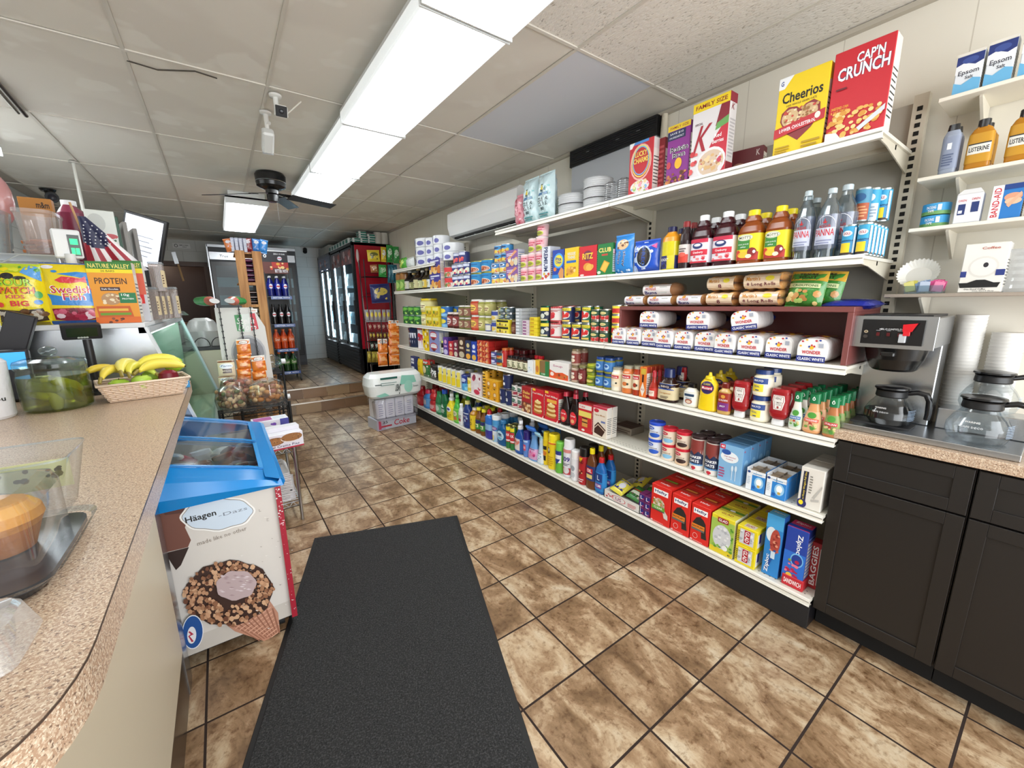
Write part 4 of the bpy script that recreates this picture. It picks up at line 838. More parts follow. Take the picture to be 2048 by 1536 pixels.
row(5, 918.5, 932, 30, TUB('5aaee0', PR(Rr(0, .5, 1, .98, '25308a'), E_(.5, .75, .3, .14, 'c8d4f0'), BL(.1, .05, .9, .4, 8, .12, ['8ad0f0', '4a9ad0'])), '2a3a90', .98, lidh=.08), 'wipes_tub', 'small blue tub with violet lid', 'tub', K=2)
row(5, 873.7, 918.5, 35, CAN('e9e9e2', PR(Rr(0, .04, .9, .5, 'e8cf28'), Rr(.55, .5, .9, .9, 'eedd6a'), E_(.35, .66, .25, .07, '4a5a9a'), E_(.35, .9, .3, .05, 'dfe2ea')), lid='e8e8ea'), 'furniture_polish_can', 'white and yellow polish spray can', 'can', n=5, K=3)
row(5, 858, 873.5, 31, BAG('1c1818', PR(T('Ups', .5, .5, .5, W_, .8, bold=.05), E_(.8, .3, .1, .1, 'd8d0c8')), mat='film'), 'charcoal_bag', 'black bag with bold white lettering', 'bag', d=.06, K=2)
row(5, 843.5, 857.5, 34, BAG('2c6a34', PR(Rr(0, .75, 1, 1, 'c82a2a'), T('MAIZ', .5, .86, .1, W_, .6), E_(.4, .45, .28, .22, 'e8d8a8'), Rr(.75, .1, .9, .7, 'e6e8e0')), mat='film'), 'flour_bag', 'green corn flour bag with red top', 'bag', d=.06, K=2)
row(5, 833.5, 843.5, 32, BAG('e8c81c', PR(Rr(.3, .1, .7, .6, 'c89a14')), mat='film'), 'flour_bag', 'bright yellow bag left of the green and red one', 'bag', d=.05)
row(5, 822, 833, 33, BOX('22346a', bx(Rr(.1, .5, .6, .8, 'e4e6ee'), Rr(.1, .15, .6, .4, 'e4e6ee')), side=None), 'rice_box', 'navy box with white squares', 'box', d=.05, m=2)
# ---- third shelf up (4)
def dress(c, lab, acc): return dict(secs=[(0, .8, c), (.03, 1), (.3, .98), (.6, .62), (.72, .5), (.76, .48)], cap=[(.75, .62, '1d7a4a'), (.98, .6), (1, .52)], label=(.08, .55, lab, PR(E_(.5, .8, .3, .16, '4f9a3c'), Rr(.02, .45, .98, .62, acc[0]), T(acc[1], .5, .535, .09, W_, .8), BL(.1, .05, .9, .42, 14, .12, ['4f8a3a', 'b8403a', 'e0c890', '7aa84a'], 3))))
for x0, x1, h_, c, lab, acc, ds, K in ((1640, 1674, 82, 'b9764a', '8a9a5a', ('c8303a', 'ITALIAN'), 'salad dressing bottle with green flame cap and red banner', 6), (1600, 1637, 81, 'dfa06a', 'e8b48a', ('e0604a', 'THOUSAND'), 'orange salad dressing bottle with green flame cap', 6), (1573, 1600, 77, 'e9e5da', 'cfe0d0', ('2a6ab0', 'RANCH'), 'white salad dressing bottle with green flame cap', 5)):
    dd = dress(c, lab, acc)
    os_ = row(4, x0, x1, h_, BOT(dd['secs'], dd['cap'], dd['label'], 2.4, .6), 'salad_dressing', ds, 'bottle', K=K, dgap=1.15 if K else 1, d=.055)
# flame marks on the green caps
fm = MB(); fd = D(fm, lambda u, v, d: (u, v, d), 1, 1); fd.p([(-.45, -.1), (-.3, .3), (0, .75), (.3, .3), (.45, -.1), (.3, -.5), (0, -.65), (-.3, -.5)], 'e8f4ea'); fd.p([(-.22, -.1), (0, .4), (.22, -.1), (.12, -.4), (-.12, -.4)], '1d7a4a')
for v in fm.v: v *= .013
fmm = fm.mesh('flame_mark')
for o in list(C.objects):
    if o.name.split('.')[0] == 'salad_dressing':
        c_ = [q for q in o.children if q.name.startswith('cap')][0]; bb = [Vector(b) for b in c_.bound_box]
        y0 = min(b.y for b in bb); zc = sum(b.z for b in bb)/8
        f_ = ob_mesh('flame_mark', fmm, c_, (0, y0-.0006, zc)); f_.rotation_euler = (PI/2, 0, 0)
KET = dict(secs=[(.17, .55, 'a01c22'), (.24, .85), (.34, 1), (.5, .9), (.6, .86), (.75, .95), (.93, .95), (1, .8)], cap=[(0, .6, 'e8e8ea'), (.02, .66), (.15, .62), (.18, .55)])
kl = (.4, .86, '9e1b21', PR(PG([(.14, .95), (.86, .95), (.92, .65), (.78, .1), (.22, .1), (.08, .65)], 'e9e6e0'), PG([(.2, .9), (.8, .9), (.85, .65), (.73, .16), (.27, .16), (.15, .65)], '9e1b21'), PG([(.22, .88), (.78, .88), (.82, .65), (.71, .18), (.29, .18), (.18, .65)], 'efece6'), T('HEINZ', .5, .77, .13, '6a4a40', .42), T('TOMATO', .5, .52, .1, '6a4a40', .5), T('KETCHUP', .5, .4, .08, '6a4a40', .5), E_(.5, .25, .07, .07, 'a03a34')))
row(4, 1531, 1571, 75, BOT(KET['secs'], KET['cap'], kl, 3, .58), 'ketchup_bottle', 'upside-down red ketchup bottle right of the mayonnaise stack', 'bottle', K=4)
row(4, 1457, 1491, 74, BOT(KET['secs'], KET['cap'], kl, 3, .58), 'ketchup_bottle', 'upside-down red ketchup bottle left of the mayonnaise stack', 'bottle', K=4)
may = PR(Rr(.05, .62, .9, .95, '26468a'), T('MAYO', .42, .8, .13, W_, .5), Rr(.08, .15, .7, .58, 'f0dc3c'), T('REAL', .38, .45, .1, '26468a', .3), Rr(.3, .2, .5, .26, '2a4a8a'))
row(4, 1492, 1530, 105, JAR('efe6cc', '23407e', (.08, .72, 'efe9d4', may), .17, .7, .92), 'mayonnaise_jar', 'cream mayonnaise jar with navy lid', 'jar', m=2, K=2)
row(4, 1430, 1456, 64, BOT([(0, .9, 'c9a25c'), (.03, 1), (.72, .98), (.8, .6), (.84, .5)], [(.83, .62, '7a2a24'), (.97, .55), (1, .45)], (.12, .68, 'a03020', PR(Rr(0, 0, 1, .45, '7a2f80'), E_(.5, .8, .2, .1, 'e0a040'), T('GULDEN', .5, .6, .1, W_, .8), T('SPICY', .5, .25, .09, W_, .5))), 2.4, .65), 'mustard_bottle', 'brown mustard squeeze bottle with violet and red label', 'bottle', K=3)
row(4, 1390, 1428.5, 77, BOT([(0, .92, 'f2cf1a'), (.03, 1), (.35, .92), (.45, .86), (.7, .86), (.8, .6), (.84, .45)], [(.83, .48, 'f0d428'), (.9, .42), (.91, .2), (1, .12)], (.42, .8, 'f2cf1a', PR(E_(.5, .5, .46, .44, '3a2a6a'), E_(.5, .5, .42, .38, '2c2258'), Rr(.12, .36, .88, .6, 'c22430'), T('Mustard', .5, .48, .18, W_, .7), T('CLASSIC', .5, .74, .12, 'f0d860', .5))), 2.4, .6), 'mustard_bottle', 'bright yellow mustard squeeze bottle with pointed cap', 'bottle', K=3)
row(4, 1361, 1389, 47, BOT([(0, .9, 'e8e6da'), (.03, 1), (.66, 1), (.78, .6), (.83, .45)], [(.82, .6, '1a1a1c'), (.98, .56), (1, .5)], (.1, .62, 'e8e9e6', PR(Rr(.1, .7, .9, .9, '24405e'), E_(.5, .28, .3, .2, 'a8604a'), E_(.5, .25, .2, .12, 'e0c8b0'), T('Sauce', .5, .55, .1, '3a6a8a', .5))), 2.6, .7), 'sauce_bottle', 'small white horseradish bottle with black cap', 'bottle', K=1)
row(4, 1352, 1366, 62, BOT(KET['secs'], KET['cap'], kl, 3, .58), 'ketchup_bottle', 'red ketchup bottle behind the white sauce bottle', 'bottle', inset=.14, K=1, h=.185)
row(4, 1309, 1347, 67, BOT([(0, .95, '2a120e'), (.03, 1), (.5, .98), (.66, .6), (.74, .5), (.78, .45)], [(.74, .55, '1d2a5a'), (.98, .5), (1, .42)], (.08, .56, 'd8c8a0', PR(Rr(0, .62, 1, .98, '2a4a9a'), E_(.5, .82, .4, .14, '1a1a3a'), T('BBQ', .5, .8, .13, 'e8d8c8', .5), T('Original', .5, .4, .1, 'b8762a', .7), LN(.25, .08, .75, .25, 2, '6a5a4a'))), 2.6, .68), 'barbecue_sauce', 'dark barbecue sauce bottle with navy sleeve cap', 'bottle', K=2)
row(4, 1293, 1309, 57, BOT([(0, .95, 'a82a1c'), (.03, 1), (.42, 1), (.58, .55), (.72, .4), (.78, .4)], [(.77, .5, 'b8303a'), (.95, .46), (1, .3)], (.08, .4, 'c83a30', PR(Rr(.15, .1, .85, .7, 'e8dccc'), T('HOT', .5, .45, .25, 'b02028', .5)))), 'hot_sauce', 'red hot sauce bottle with red wrapped neck', 'bottle', K=3)
row(4, 1277, 1291, 61, BOX('e0762a', bx(PG([(.5, .5), (.85, .25), (.5, .02), (.15, .25)], 'e8e0d4'), T('SAUCE', .5, .26, .06, 'b03028', .5), Rr(.38, .5, .62, .75, '3a1c18'), Rr(.2, .76, .9, .95, 'd0b040')), dict(right='b03a2a')), 'pepper_sauce_box', 'orange pepper sauce carton with diamond label', 'box', K=4, d=.04)
sj = lambda c: (.2, .72, 'ead9b8', PR(Rr(.1, .68, .9, .92, 'c22a30'), T('Sauce', .5, .8, .14, W_, .6), E_(.5, .3, .22, .14, c), E_(.72, .3, .08, .08, '3a3a2a')))
for x0, x1, h_, c, ds, hl in ((1260, 1276.5, 59, 'a83a1e', 'dark red pasta sauce jar', .1), (1237, 1259.7, 55, 'd97a3e', 'orange vodka pasta sauce jar', .1), (1216.5, 1236.5, 47, 'ece5cf', 'white alfredo pasta sauce jar', .1)):
    row(4, x0, x1, h_, JAR(c, 'a8a48c', sj(c), hl, .75, .8), 'pasta_sauce_jar', ds, 'jar', K=2)
ol = (.14, .74, '3a78b8', PR(E_(.45, .5, .32, .3, 'a8cbe8'), E_(.45, .56, .2, .14, '2a5aa8'), Rr(0, .02, 1, .12, '2a5aa8')))
row(4, 1186, 1220, 62, JAR('8a8a3a', '2a4a8a', ol, .16, .78, .92), 'pickle_jar', 'jar of green peppers with blue label and blue lid', 'jar', n=2, m=2, K=2)
row(4, 1168, 1185.5, 43, JAR('8a9a2a', 'c8cc3a', (.2, .7, '5a6a1a', PR(E_(.5, .5, .4, .3, 'c8b43a'), T('Olive', .5, .5, .3, 'e8e4b8', .6))), .14, .8, .92), 'olive_jar', 'squat jar of green olives with yellow lid', 'jar', m=2, K=2)
row(4, 1152, 1167.5, 37, JAR('5a2218', '8a8458', (.15, .75, '7a2a2a', PR(E_(.45, .35, .3, .2, 'e0c8b0'), T('Hot', .5, .65, .2, 'f0e0d0', .5))), .14, .8, .92), 'pepper_jar', 'dark red jar with khaki lid', 'jar', K=2)
row(4, 1138, 1152, 67, JAR('b8a08a', '8a7a5a', (.15, .72, '8a3a34', PR(E_(.45, .3, .3, .2, 'e8d8c0'), Rr(.3, .55, .7, .8, 'e8dcd0'))), .12, .8, .92), 'pepper_jar', 'maroon labelled jar beside the soup box', 'jar', m=2, K=2)
row(4, 1098, 1137, 34, BOX('eeeae6', bx(PG([(0, 0), (0, .5), (.35, .35), (.7, .42), (1, .3), (1, 0)], 'e0582a'), T('Soup', .45, .75, .16, 'b04a78', .5), E_(.15, .25, .1, .12, 'f0e0d8'), BL(.4, .05, .9, .3, 7, .06, ['8a4a2a', 'c8783a', '4a6a2a'])), dict(right='e6e0da')), 'soup_mix_box', 'white and orange soup mix box', 'box', d=.06, K=2)
row(4, 1079, 1097.5, 30, BOX('8a6a42', bx(Rr(.6, 0, 1, 1, '2f7a44'), Rr(0, 0, 1, .2, '2f7a44'), T('100', .4, .12, .12, 'd8ecd8', .4)), dict(right='2f7a44'), side=None), 'tea_box', 'brown and green box beside the soup mix', 'box', d=.06, K=1)
row(4, 1066, 1082, 34, JAR("5a1a1a", "c8202c", (.15, .7, "d8c8c0", PR(Rr(.2, .3, .8, .7, "b03a3a"))), .2, .8, .98), "spice_jar", "red-lidded jar behind the tea boxes", "jar", inset=.1, K=1, n=2, h=.13)
row(4, 1066, 1078.5, 28, BOX('e8b83a', bx(Rr(0, 0, .35, 1, 'e6e2dc'), E_(.65, .4, .25, .25, 'c87a3a')), side=None), 'tea_box', 'small yellow box with orange picture', 'box', d=.06)
row(4, 1054.5, 1065.5, 25, BOX('eceef0', bx(BL(.2, .1, .8, .5, 5, .12, ['b8ccd8', 'd8e4ec'])), side=None), 'tea_box', 'small plain white box', 'box', d=.06)
row(4, 1009.5, 1054, 26, JAR('4a3424', '1c1a1c', (.1, .68, 'ddd8bc', PR(PG([(.1, .1), (.5, .8), (.9, .1)], '8a8a6a'), LN(.2, .7, .8, .9, 1, '5a5a44'))), .2, .76, .86), 'coffee_jar', 'instant coffee jar with black lid and cream label', 'jar', n=4, K=1)
row(4, 1003, 1046, 42, JAR('3a1412', '5a1418', (.15, .7, '6a1a1e', PR(Rr(.2, .3, .8, .5, 'd8c8c0'))), .2, .78, .95), 'coffee_jar', 'taller dark coffee jar with maroon lid', 'jar', n=4, K=2, inset=.11, h=.15)
row(4, 1002, 1009.5, 38, JAR('b0261e', 'c86a30', (.1, .8, 'b82a24', PR(Rr(.2, .2, .6, .9, 'e0d0c4'))), .12, .84, .98), 'coffee_jar', 'red coffee tin with orange lid', 'jar', K=2)
row(4, 989, 1001.5, 28, CAN('2a3a5a', PR(Rr(0, .0, 1, .5, 'd8a83a'), E_(.5, .35, .3, .16, 'b8402a'), Rr(.1, .6, .9, .9, '24506a'))), 'soup_can', 'small navy and yellow can', 'can', m=2, K=2)
row(4, 979, 989, 27, CAN('4a4a9a', PR(E_(.5, .6, .35, .2, 'd0d4ea'), Rr(0, .1, 1, .3, 'c8ccd8'))), 'soup_can', 'small violet and white can', 'can', m=2, K=2)
row(4, 955, 978.7, 44, BOX('c23a2a', bx(BL(.05, .05, .95, .95, 14, .15, ['e08a4a', 'd8c0a8', 'a8201c', 'e8a86a', 'c8502a'])), dict(top='b02a20', right='b8221c'), side=None), 'noodle_packet', 'red and orange noodle packet', 'packet', n=2, m=4, K=3, d=.07)
bb = lambda c, t1, l, acc: BOX(c, bx(E_(.5, .75, .26, .12, l), Rr(.2, .45, .8, .55, l), E_(.5, .18, .4, .15, acc)), dict(right=t1), side=None)
for x0, x1, h_, c, t1, l, acc, ds in ((943, 953.6, 38, '2244b0', '1c3890', 'e8ecf8', 'e8b84a', 'bright blue pasta box'), (931, 942.5, 38, '28345a', '202a4a', 'd8c890', 'e8a83a', 'navy box with orange bowl picture'), (917, 930.5, 42, '4a3026', '3a241c', 'e0ccb0', 'c8bca0', 'tall dark brown rice box'), (907.6, 916.5, 33, '7a2a44', '6a2038', 'd8d4c8', 'cfcbb8', 'maroon and white rice box'), (897.6, 907, 29, 'c02a38', '8a1a2a', 'e8c8c0', 'd89a6a', 'small red box'), (887, 897, 35, '5a3a94', '46307a', 'e0a8d8', 'cfc8ee', 'violet box with pink circle')):
    row(4, x0, x1, h_, bb(c, t1, l, acc), 'rice_box' if 'rice' in ds else 'dry_food_box', ds, 'box', d=.045, K=3)
row(4, 880.7, 886.5, 26, JAR('2a2420', 'd8dc6a', (.1, .5, 'd8d8cc', PR(LN(.2, .2, .8, .8, 2, '8a8a7a'))), .15, .8, .9), 'small_jar', 'small dark jar with pale green lid', 'jar', K=2)
row(4, 859, 880, 44, BOX('8c94c8', bx(E_(.45, .55, .36, .34, 'c23a44'), E_(.45, .62, .3, .16, 'e6e2ea'), Rr(.15, .4, .75, .55, 'f0eef4'), E_(.45, .2, .16, .1, '7a2a2a')), dict(right='a8b4c8'), side=PR(LN(.1, .1, .9, .9, 7, 'c2c8d2'))), 'raisin_box', 'lavender box with red sun emblem', 'box', m=2, K=2, d=.06)
row(4, 846.5, 858.5, 47, BOX('f0cc1a', bx(BL(.1, .1, .9, .9, 8, .12, ['5a3a1a', 'e8e0c0', 'c8901a'])), dict(right='e8b81a'), side=None), 'candy_box', 'yellow box with brown marks', 'box', m=2, K=3, d=.06)
row(4, 830, 844, 44, TUB('e6e4ea', PR(Rr(0, .0, 1, .45, 'c02a3a'), E_(.6, .6, .3, .18, 'b8283a'), BL(.1, .3, .6, .9, 6, .1, ['8ab8d8', 'd0283a', 'e8e0e8'])), 'a82a34', .98, lidh=.12), 'snack_tub', 'white and red tub with red lid', 'tub')
row(4, 809, 829.6, 38, TUB('2c3450', PR(Rr(.25, .55, .8, .85, 'e0e0ea'), Rr(.3, .1, .75, .4, 'd8d8e4'), T('P', .5, .7, .18, K_)), '26305e', .98, lidh=.12, mat='gloss'), 'snack_tub', 'see-through dark tub with navy lid and white label', 'tub', K=2)

# ---- fourth shelf up (3): dark red wooden riser with bread
zt = onX(1684, 614, XF+.03).z; zr = zt-SHELF[3]
y0r, y1r = yx(1692, XF+.03, 1.18), yx(1236, XF+.03, 1.3)
g = empty('wooden_riser', (XF+.03, (y0r+y1r)/2, 1.181)); tag(g, 'dark red wooden riser box open at the front, holding bread', 'shelf')
def rp(n, *bx_):
    m = MB()
    for b in bx_: m.box(*b, '7c4542', 'satin', .0015)
    ob_mesh(n, m.mesh(n), g)
hy = (y1r-y0r)/2
rp('top_board', (0, .34, -hy, hy, zr-.021, zr)); rp('side_board', (0, .34, -hy, -hy+.02, 0, zr-.021)); rp('side_board', (0, .34, hy-.02, hy, 0, zr-.021)); rp('back_board', (.335, .345, -hy+.02, hy-.02, 0, zr-.021))
lf = LOAF()
lt = lf(.118, .108, .28)
low = [(1223, 1249), (1249, 1276), (1276, 1308), (1309, 1343), (1343, 1380), (1381, 1424), (1425, 1467), (1468, 1520), (1521, 1579), (1588, 1652)]
nl = ['leftmost, beside the cans', 'second from left', 'third from left', 'fourth from left', 'fifth from left', 'sixth from left', 'seventh from left', 'eighth from left', 'ninth from left', 'rightmost, by the riser side']
for i, (a, b) in enumerate(low):
    ya, yb = yx(b, XF+.012, 1.18), yx(a, XF+.012, 1.18); ww = min((yb-ya), .135)
    inst(lf(ww*.97, .104, .25), 'bread_loaf', (XF+.012+.012*(i % 3), (ya+yb)/2, 1.1815), (RJ.uniform(-.02, .03), 0, -PI/2+RJ.uniform(-.03, .04)), 'wrapped white bread loaf in the lower row, '+nl[i], 'bread', 'wrapped white bread loaves')
for (a, b, tl, nm_) in ((1268, 1321, .0, 'left'), (1365, 1418, .03, 'middle'), (1461, 1512, .16, 'right, tilted')):
    ya, yb = yx(b, XF+.02, 1.29), yx(a, XF+.02, 1.29)
    inst(lf(.122, .098, .24), 'bread_loaf', (XF+.03, (ya+yb)/2, 1.288+abs(tl)*.07), (0, -tl, -PI/2+.05), 'wrapped white bread loaf in the upper row, '+nm_, 'bread', 'wrapped white bread loaves')
wb = PR(T('WONDER', .3, .62, .3, 'b8303a', .4), T('Buns', .3, .25, .3, '2a3478', .45, bold=.04), E_(.3, .85, .07, .14, 'e0a040'), Rr(.62, .2, .88, .8, 'b8b8b4'))
mb_ = lambda s: PR(T("Martin's", .28, .72, .3, 'c8862a', .4, bold=.03), T(s, .5, .28, .32, '6a1a34', .8 if len(s) > 3 else .12, bold=.02), E_(.74, .72, .12, .18, 'e8d83a'))
zb = zt+.001
def bun(x0, x1, hpx, lab, pr, ds, z=0, ins=.01, nb=3, bunc='dca866', two=True, d=.16, tilt=0):
    ya, yb = yx(x1, XF+.03+ins, zb+z), yx(x0, XF+.03+ins, zb+z); yc = (ya+yb)/2; p0 = pj((XF+.04, yc, zb+z)); h = onX(p0[0], p0[1]-hpx, XF+.04).z-zb-z
    inst(BUNS(lab, pr, nb, bunc, two)((yb-ya)*.95, h, d), 'bun_pack', (XF+.035+ins, yc, zb+z+.001), (0, tilt, -PI/2), ds, 'bread', 'packs of buns on the wooden riser')
bun(1244, 1288, 23, 'e8e6ea', wb, 'bag of hamburger buns at the far left of the riser top', two=False)
bun(1289, 1344, 23, 'e8e6ea', wb, 'bag of hamburger buns, second from left on the riser top', two=False)
bun(1347, 1404, 25, 'e8e6ea', wb, 'bag of hamburger buns, third from left on the riser top', two=False)
bun(1279, 1344, 28, 'e0dad8', wb, 'bag of dark buns lying on the two left bags on the riser', z=.052, bunc='a8784a', two=False)
bun(1405, 1466, 30, 'ead2b4', mb_('8'), 'lower pack of eight potato rolls on the riser')
bun(1469, 1560, 33, 'ead2b4', mb_('8 Long Rolls'), 'lower pack of eight long rolls on the riser', nb=4)
bun(1407, 1470, 32, 'ead2b4', mb_('8'), 'upper pack of eight potato rolls on the riser', z=.072)
bun(1478, 1564, 36, 'ead2b4', mb_('8 Long Rolls'), 'upper pack of eight long rolls on the riser', z=.072, nb=4)
HC = 1.56-zt
cro = BAG('3f8a34', PR(Rr(0, .72, 1, 1, 'e0b040'), T('TEXAS', .5, .9, .07, '3a1a14', .5, bold=.04), T('TOAST', .5, .81, .07, '3a1a14', .5, bold=.04), Rr(.05, .52, .9, .64, 'd8e0a8'), T('CROUTONS', .5, .58, .06, '2a6a2c', .7), BL(.1, .1, .9, .45, 20, .09, ['c89050', '6aa03c', 'e8cf8a', 'b07a3c', 'a8c86a'], 4)), crimpw=.04)
yc = (yx(1567, XF+.08, zb)+yx(1640, XF+.08, zb))/2; wc = yx(1567, XF+.08, zb)-yx(1640, XF+.08, zb)
inst(cro(wc, HC, .06), 'crouton_bag', (XF+.06, yc, zb+.001), (-.2, .06, -PI/2), 'green and gold crouton bag standing on the riser', 'bag')
inst(cro(wc, HC, .06), 'crouton_bag', (XF+.14, yc-.035, zb+.001), (-.15, .1, -PI/2), 'second crouton bag behind the front one on the riser', 'bag')
yl_, yr_ = yx(1634, XF+.08, zb), yx(1746, XF+.13, zb)
inst(BAG('24309a', PR(T('Brown Sugar', .5, .5, .3, 'c8d0f0', .7)), crimpw=.05)(yl_-yr_, .22, .045), 'sugar_bag', (XF+.1, (yl_+yr_)/2, zb+.026), (-PI/2+.02, 0, -PI/2), 'flat blue bag lying at the right end of the riser', 'bag')

# cans left of the bread
tom = lambda bg, yb_: PR(Rr(0, .78, 1, .97, yb_), T('Tomato', .5, .87, .11, K_, .7), E_(.5, .48, .42, .26, 'd8e0d8'), BL(.15, .3, .85, .65, 5, .2, ['c8242a', 'd83a32', 'b81c24']), Rr(.1, .04, .9, .16, 'e0c060'))
row(3, 1217, 1235, 78, CAN('e8d22c', PR(Rr(0, .1, 1, .7, 'c43a2e'), E_(.4, .42, .26, .24, 'b81c22'), Rr(0, .75, 1, .98, 'e8dc3a'))), 'pepper_tin', 'small yellow and red pepper tin', 'can', m=4, K=2)
row(3, 1176, 1212, 66, CAN('1f4a34', PR(Rr(0, 0, 1, .42, 'd8ccc0'), BL(.05, .02, .95, .38, 9, .14, ['c42a2a', 'd84038', 'b01c20']), E_(.5, .72, .3, .16, 'e0d890'), T('Tom', .5, .72, .12, 'b01c24', .4)), lid='bdbdb4'), 'tomato_can', 'dark green and red diced tomato can', 'can', n=2, m=3, K=3)
row(3, 1157, 1175.5, 70, CAN('1f6a4a', tom(0, 'e8d83a')), 'tomato_can', 'green tomato can with yellow band', 'can', m=2, K=2)
row(3, 1137, 1156.5, 34, CAN('1f2a5c', tom(0, 'e8d83a')), 'tomato_can', 'single navy tomato can', 'can', K=2)
row(3, 1118, 1136.5, 65, CAN('1f2a5c', tom(0, 'e8d83a')), 'tomato_can', 'tall navy tomato can with yellow title', 'can', m=2, K=2)
row(3, 1093, 1117, 64, CAN('e4dcd8', PR(Rr(0, .9, 1, 1, 'c03a40'), Rr(0, 0, 1, .08, 'c03a40'), BL(.05, .2, .6, .6, 5, .2, ['c8283a', 'd84a4a']), LN(.1, .68, .9, .85, 2, 'b05a5a')), lid='c86a6a'), 'tomato_can', 'large white and red tomato can', 'can', m=2, K=2)
row(3, 1075, 1092.5, 62, CAN('1f2f50', PR(Rr(0, .72, 1, .96, 'e8d83a'), BL(.1, .2, .9, .65, 7, .15, ['2a3a3a', 'd8dcd0', '26306a']), Rr(.1, .02, .9, .14, 'd8d0a0')), lid='2f6a4a'), 'bean_can', 'navy bean can with yellow band', 'can', m=2, K=2)
tin = lambda c, c2, w=1: BOX(c, bx(Rr(.1, .25, .6, .75, c2)), side=None)
row(3, 1059, 1074, 38, tin('e8d02a', 'c89a1c'), 'sardine_tin', 'flat yellow sardine tin', 'tin', m=5, K=2, d=.08)
row(3, 1044, 1058.5, 30, tin('d8c8d0', '8a4a7a'), 'sardine_tin', 'flat pale pink sardine tin', 'tin', m=5, K=2, d=.08)
row(3, 1031, 1043.5, 53, tin('b4b8bc', 'dfe2e4'), 'sardine_tin', 'flat grey sardine tin', 'tin', m=8, K=2, d=.08)
row(3, 1019, 1030.5, 28, JAR('4a241a', '8a7a5a', (.1, .7, '6a3a2a', PR(LN(.2, .2, .8, .8, 3, 'a88a6a'))), .12, .8, .9), 'small_jar', 'brown jar beside the grey tins', 'jar', K=2)
row(3, 992, 1018.5, 27, BOX('e6d534', bx(Rr(.05, .65, .95, .95, '2a2a1c'), Rr(.1, .1, .9, .5, 'eadc70'), BL(.1, .1, .9, .4, 5, .08, ['6a5a2a', 'c8a43a'])), side=None), 'bouillon_box', 'yellow box with black band', 'box', m=2, d=.07, K=2)
row(3, 993, 1018, 25, CAN('3a4a52', PR(Rr(0, .2, .6, .9, 'e0dc5a'), E_(.6, .5, .25, .25, '8a9aa0'))), 'tuna_can', 'small tuna can on the yellow boxes', 'can', n=2, m=2, z=LH)
row(3, 979, 991.5, 44, CAN('d8d4c0', PR(Rr(0, .55, 1, .95, '3a4a9a'), E_(.5, .3, .3, .2, 'd8b85a'))), 'vegetable_can', 'cream and blue can', 'can', m=2, K=2)
row(3, 965, 978.5, 16, CAN('2a3a9a', PR(Rr(.4, .1, .9, .9, 'd8d4c8'))), 'tuna_can', 'single small navy can in front of the jars', 'can')
pj_ = lambda c, l: (.15, .75, c, PR(E_(.5, .5, .36, .36, l), LN(.2, .3, .8, .7, 2, '7a4a3a')))
row(3, 953, 979, 62, JAR('9a9a4a', 'e4e0da', pj_('b8b06a', 'e0d8a0'), .12, .82, .9), 'pickled_vegetable_jar', 'tall jar of pickled vegetables with white lid', 'jar', n=2, m=2, K=2, inset=.035)
row(3, 937, 952.5, 62, JAR('b8402a', 'e4e0da', pj_('c86a4a', 'e8c85a'), .12, .82, .9), 'pickled_vegetable_jar', 'jar of red peppers with white lid', 'jar', m=2, K=2)
row(3, 914, 936.5, 48, JAR('6a6a34', 'e4e0da', pj_('8a5a4a', 'c8c09a'), .12, .82, .9), 'pickled_vegetable_jar', 'olive jar with white lid', 'jar', n=2, m=2, K=2)
row(3, 891, 913.5, 32, JAR('4a1a14', 'e8dcd4', pj_('8a3a3a', 'e0d0cc'), .12, .82, .9), 'beet_jar', 'dark red jar with pale lid', 'jar', n=2, K=2)
row(3, 879, 890.5, 42, CAN('2a6ab8', PR(E_(.5, .6, .35, .25, 'e8d84a'), Rr(0, .0, 1, .3, '8ac0e8')), lid='9ac0d8'), 'corn_can', 'blue corn can with yellow picture', 'can', m=2, K=2)
row(3, 852, 878.5, 40, BOX('e8cf2c', bx(Rr(.1, .6, .9, .9, 'f0e48a'), BL(.1, .1, .9, .5, 7, .12, ['6a8a2a', 'c8a02c', 'e8e0b0'])), dict(top='e8d84a'), side=None), 'rice_box', 'yellow rice box', 'box', n=2, m=2, K=3, d=.06)
row(3, 837, 851.5, 54, JAR('d0c078', 'ead030', pj_('e0d8a0', 'f0ecc0'), .13, .82, .95), 'banana_pepper_jar', 'pale jar with bright yellow lid', 'jar', m=2, K=2)
row(3, 803, 836, 36, CAN('2f7a34', PR(E_(.5, .7, .4, .2, '7ac04a'), BL(.1, .1, .9, .45, 6, .15, ['b8dc6a', '1f5a28', 'e0e8a0']))), 'pea_can', 'green pea can', 'can', n=3, m=2, K=2)

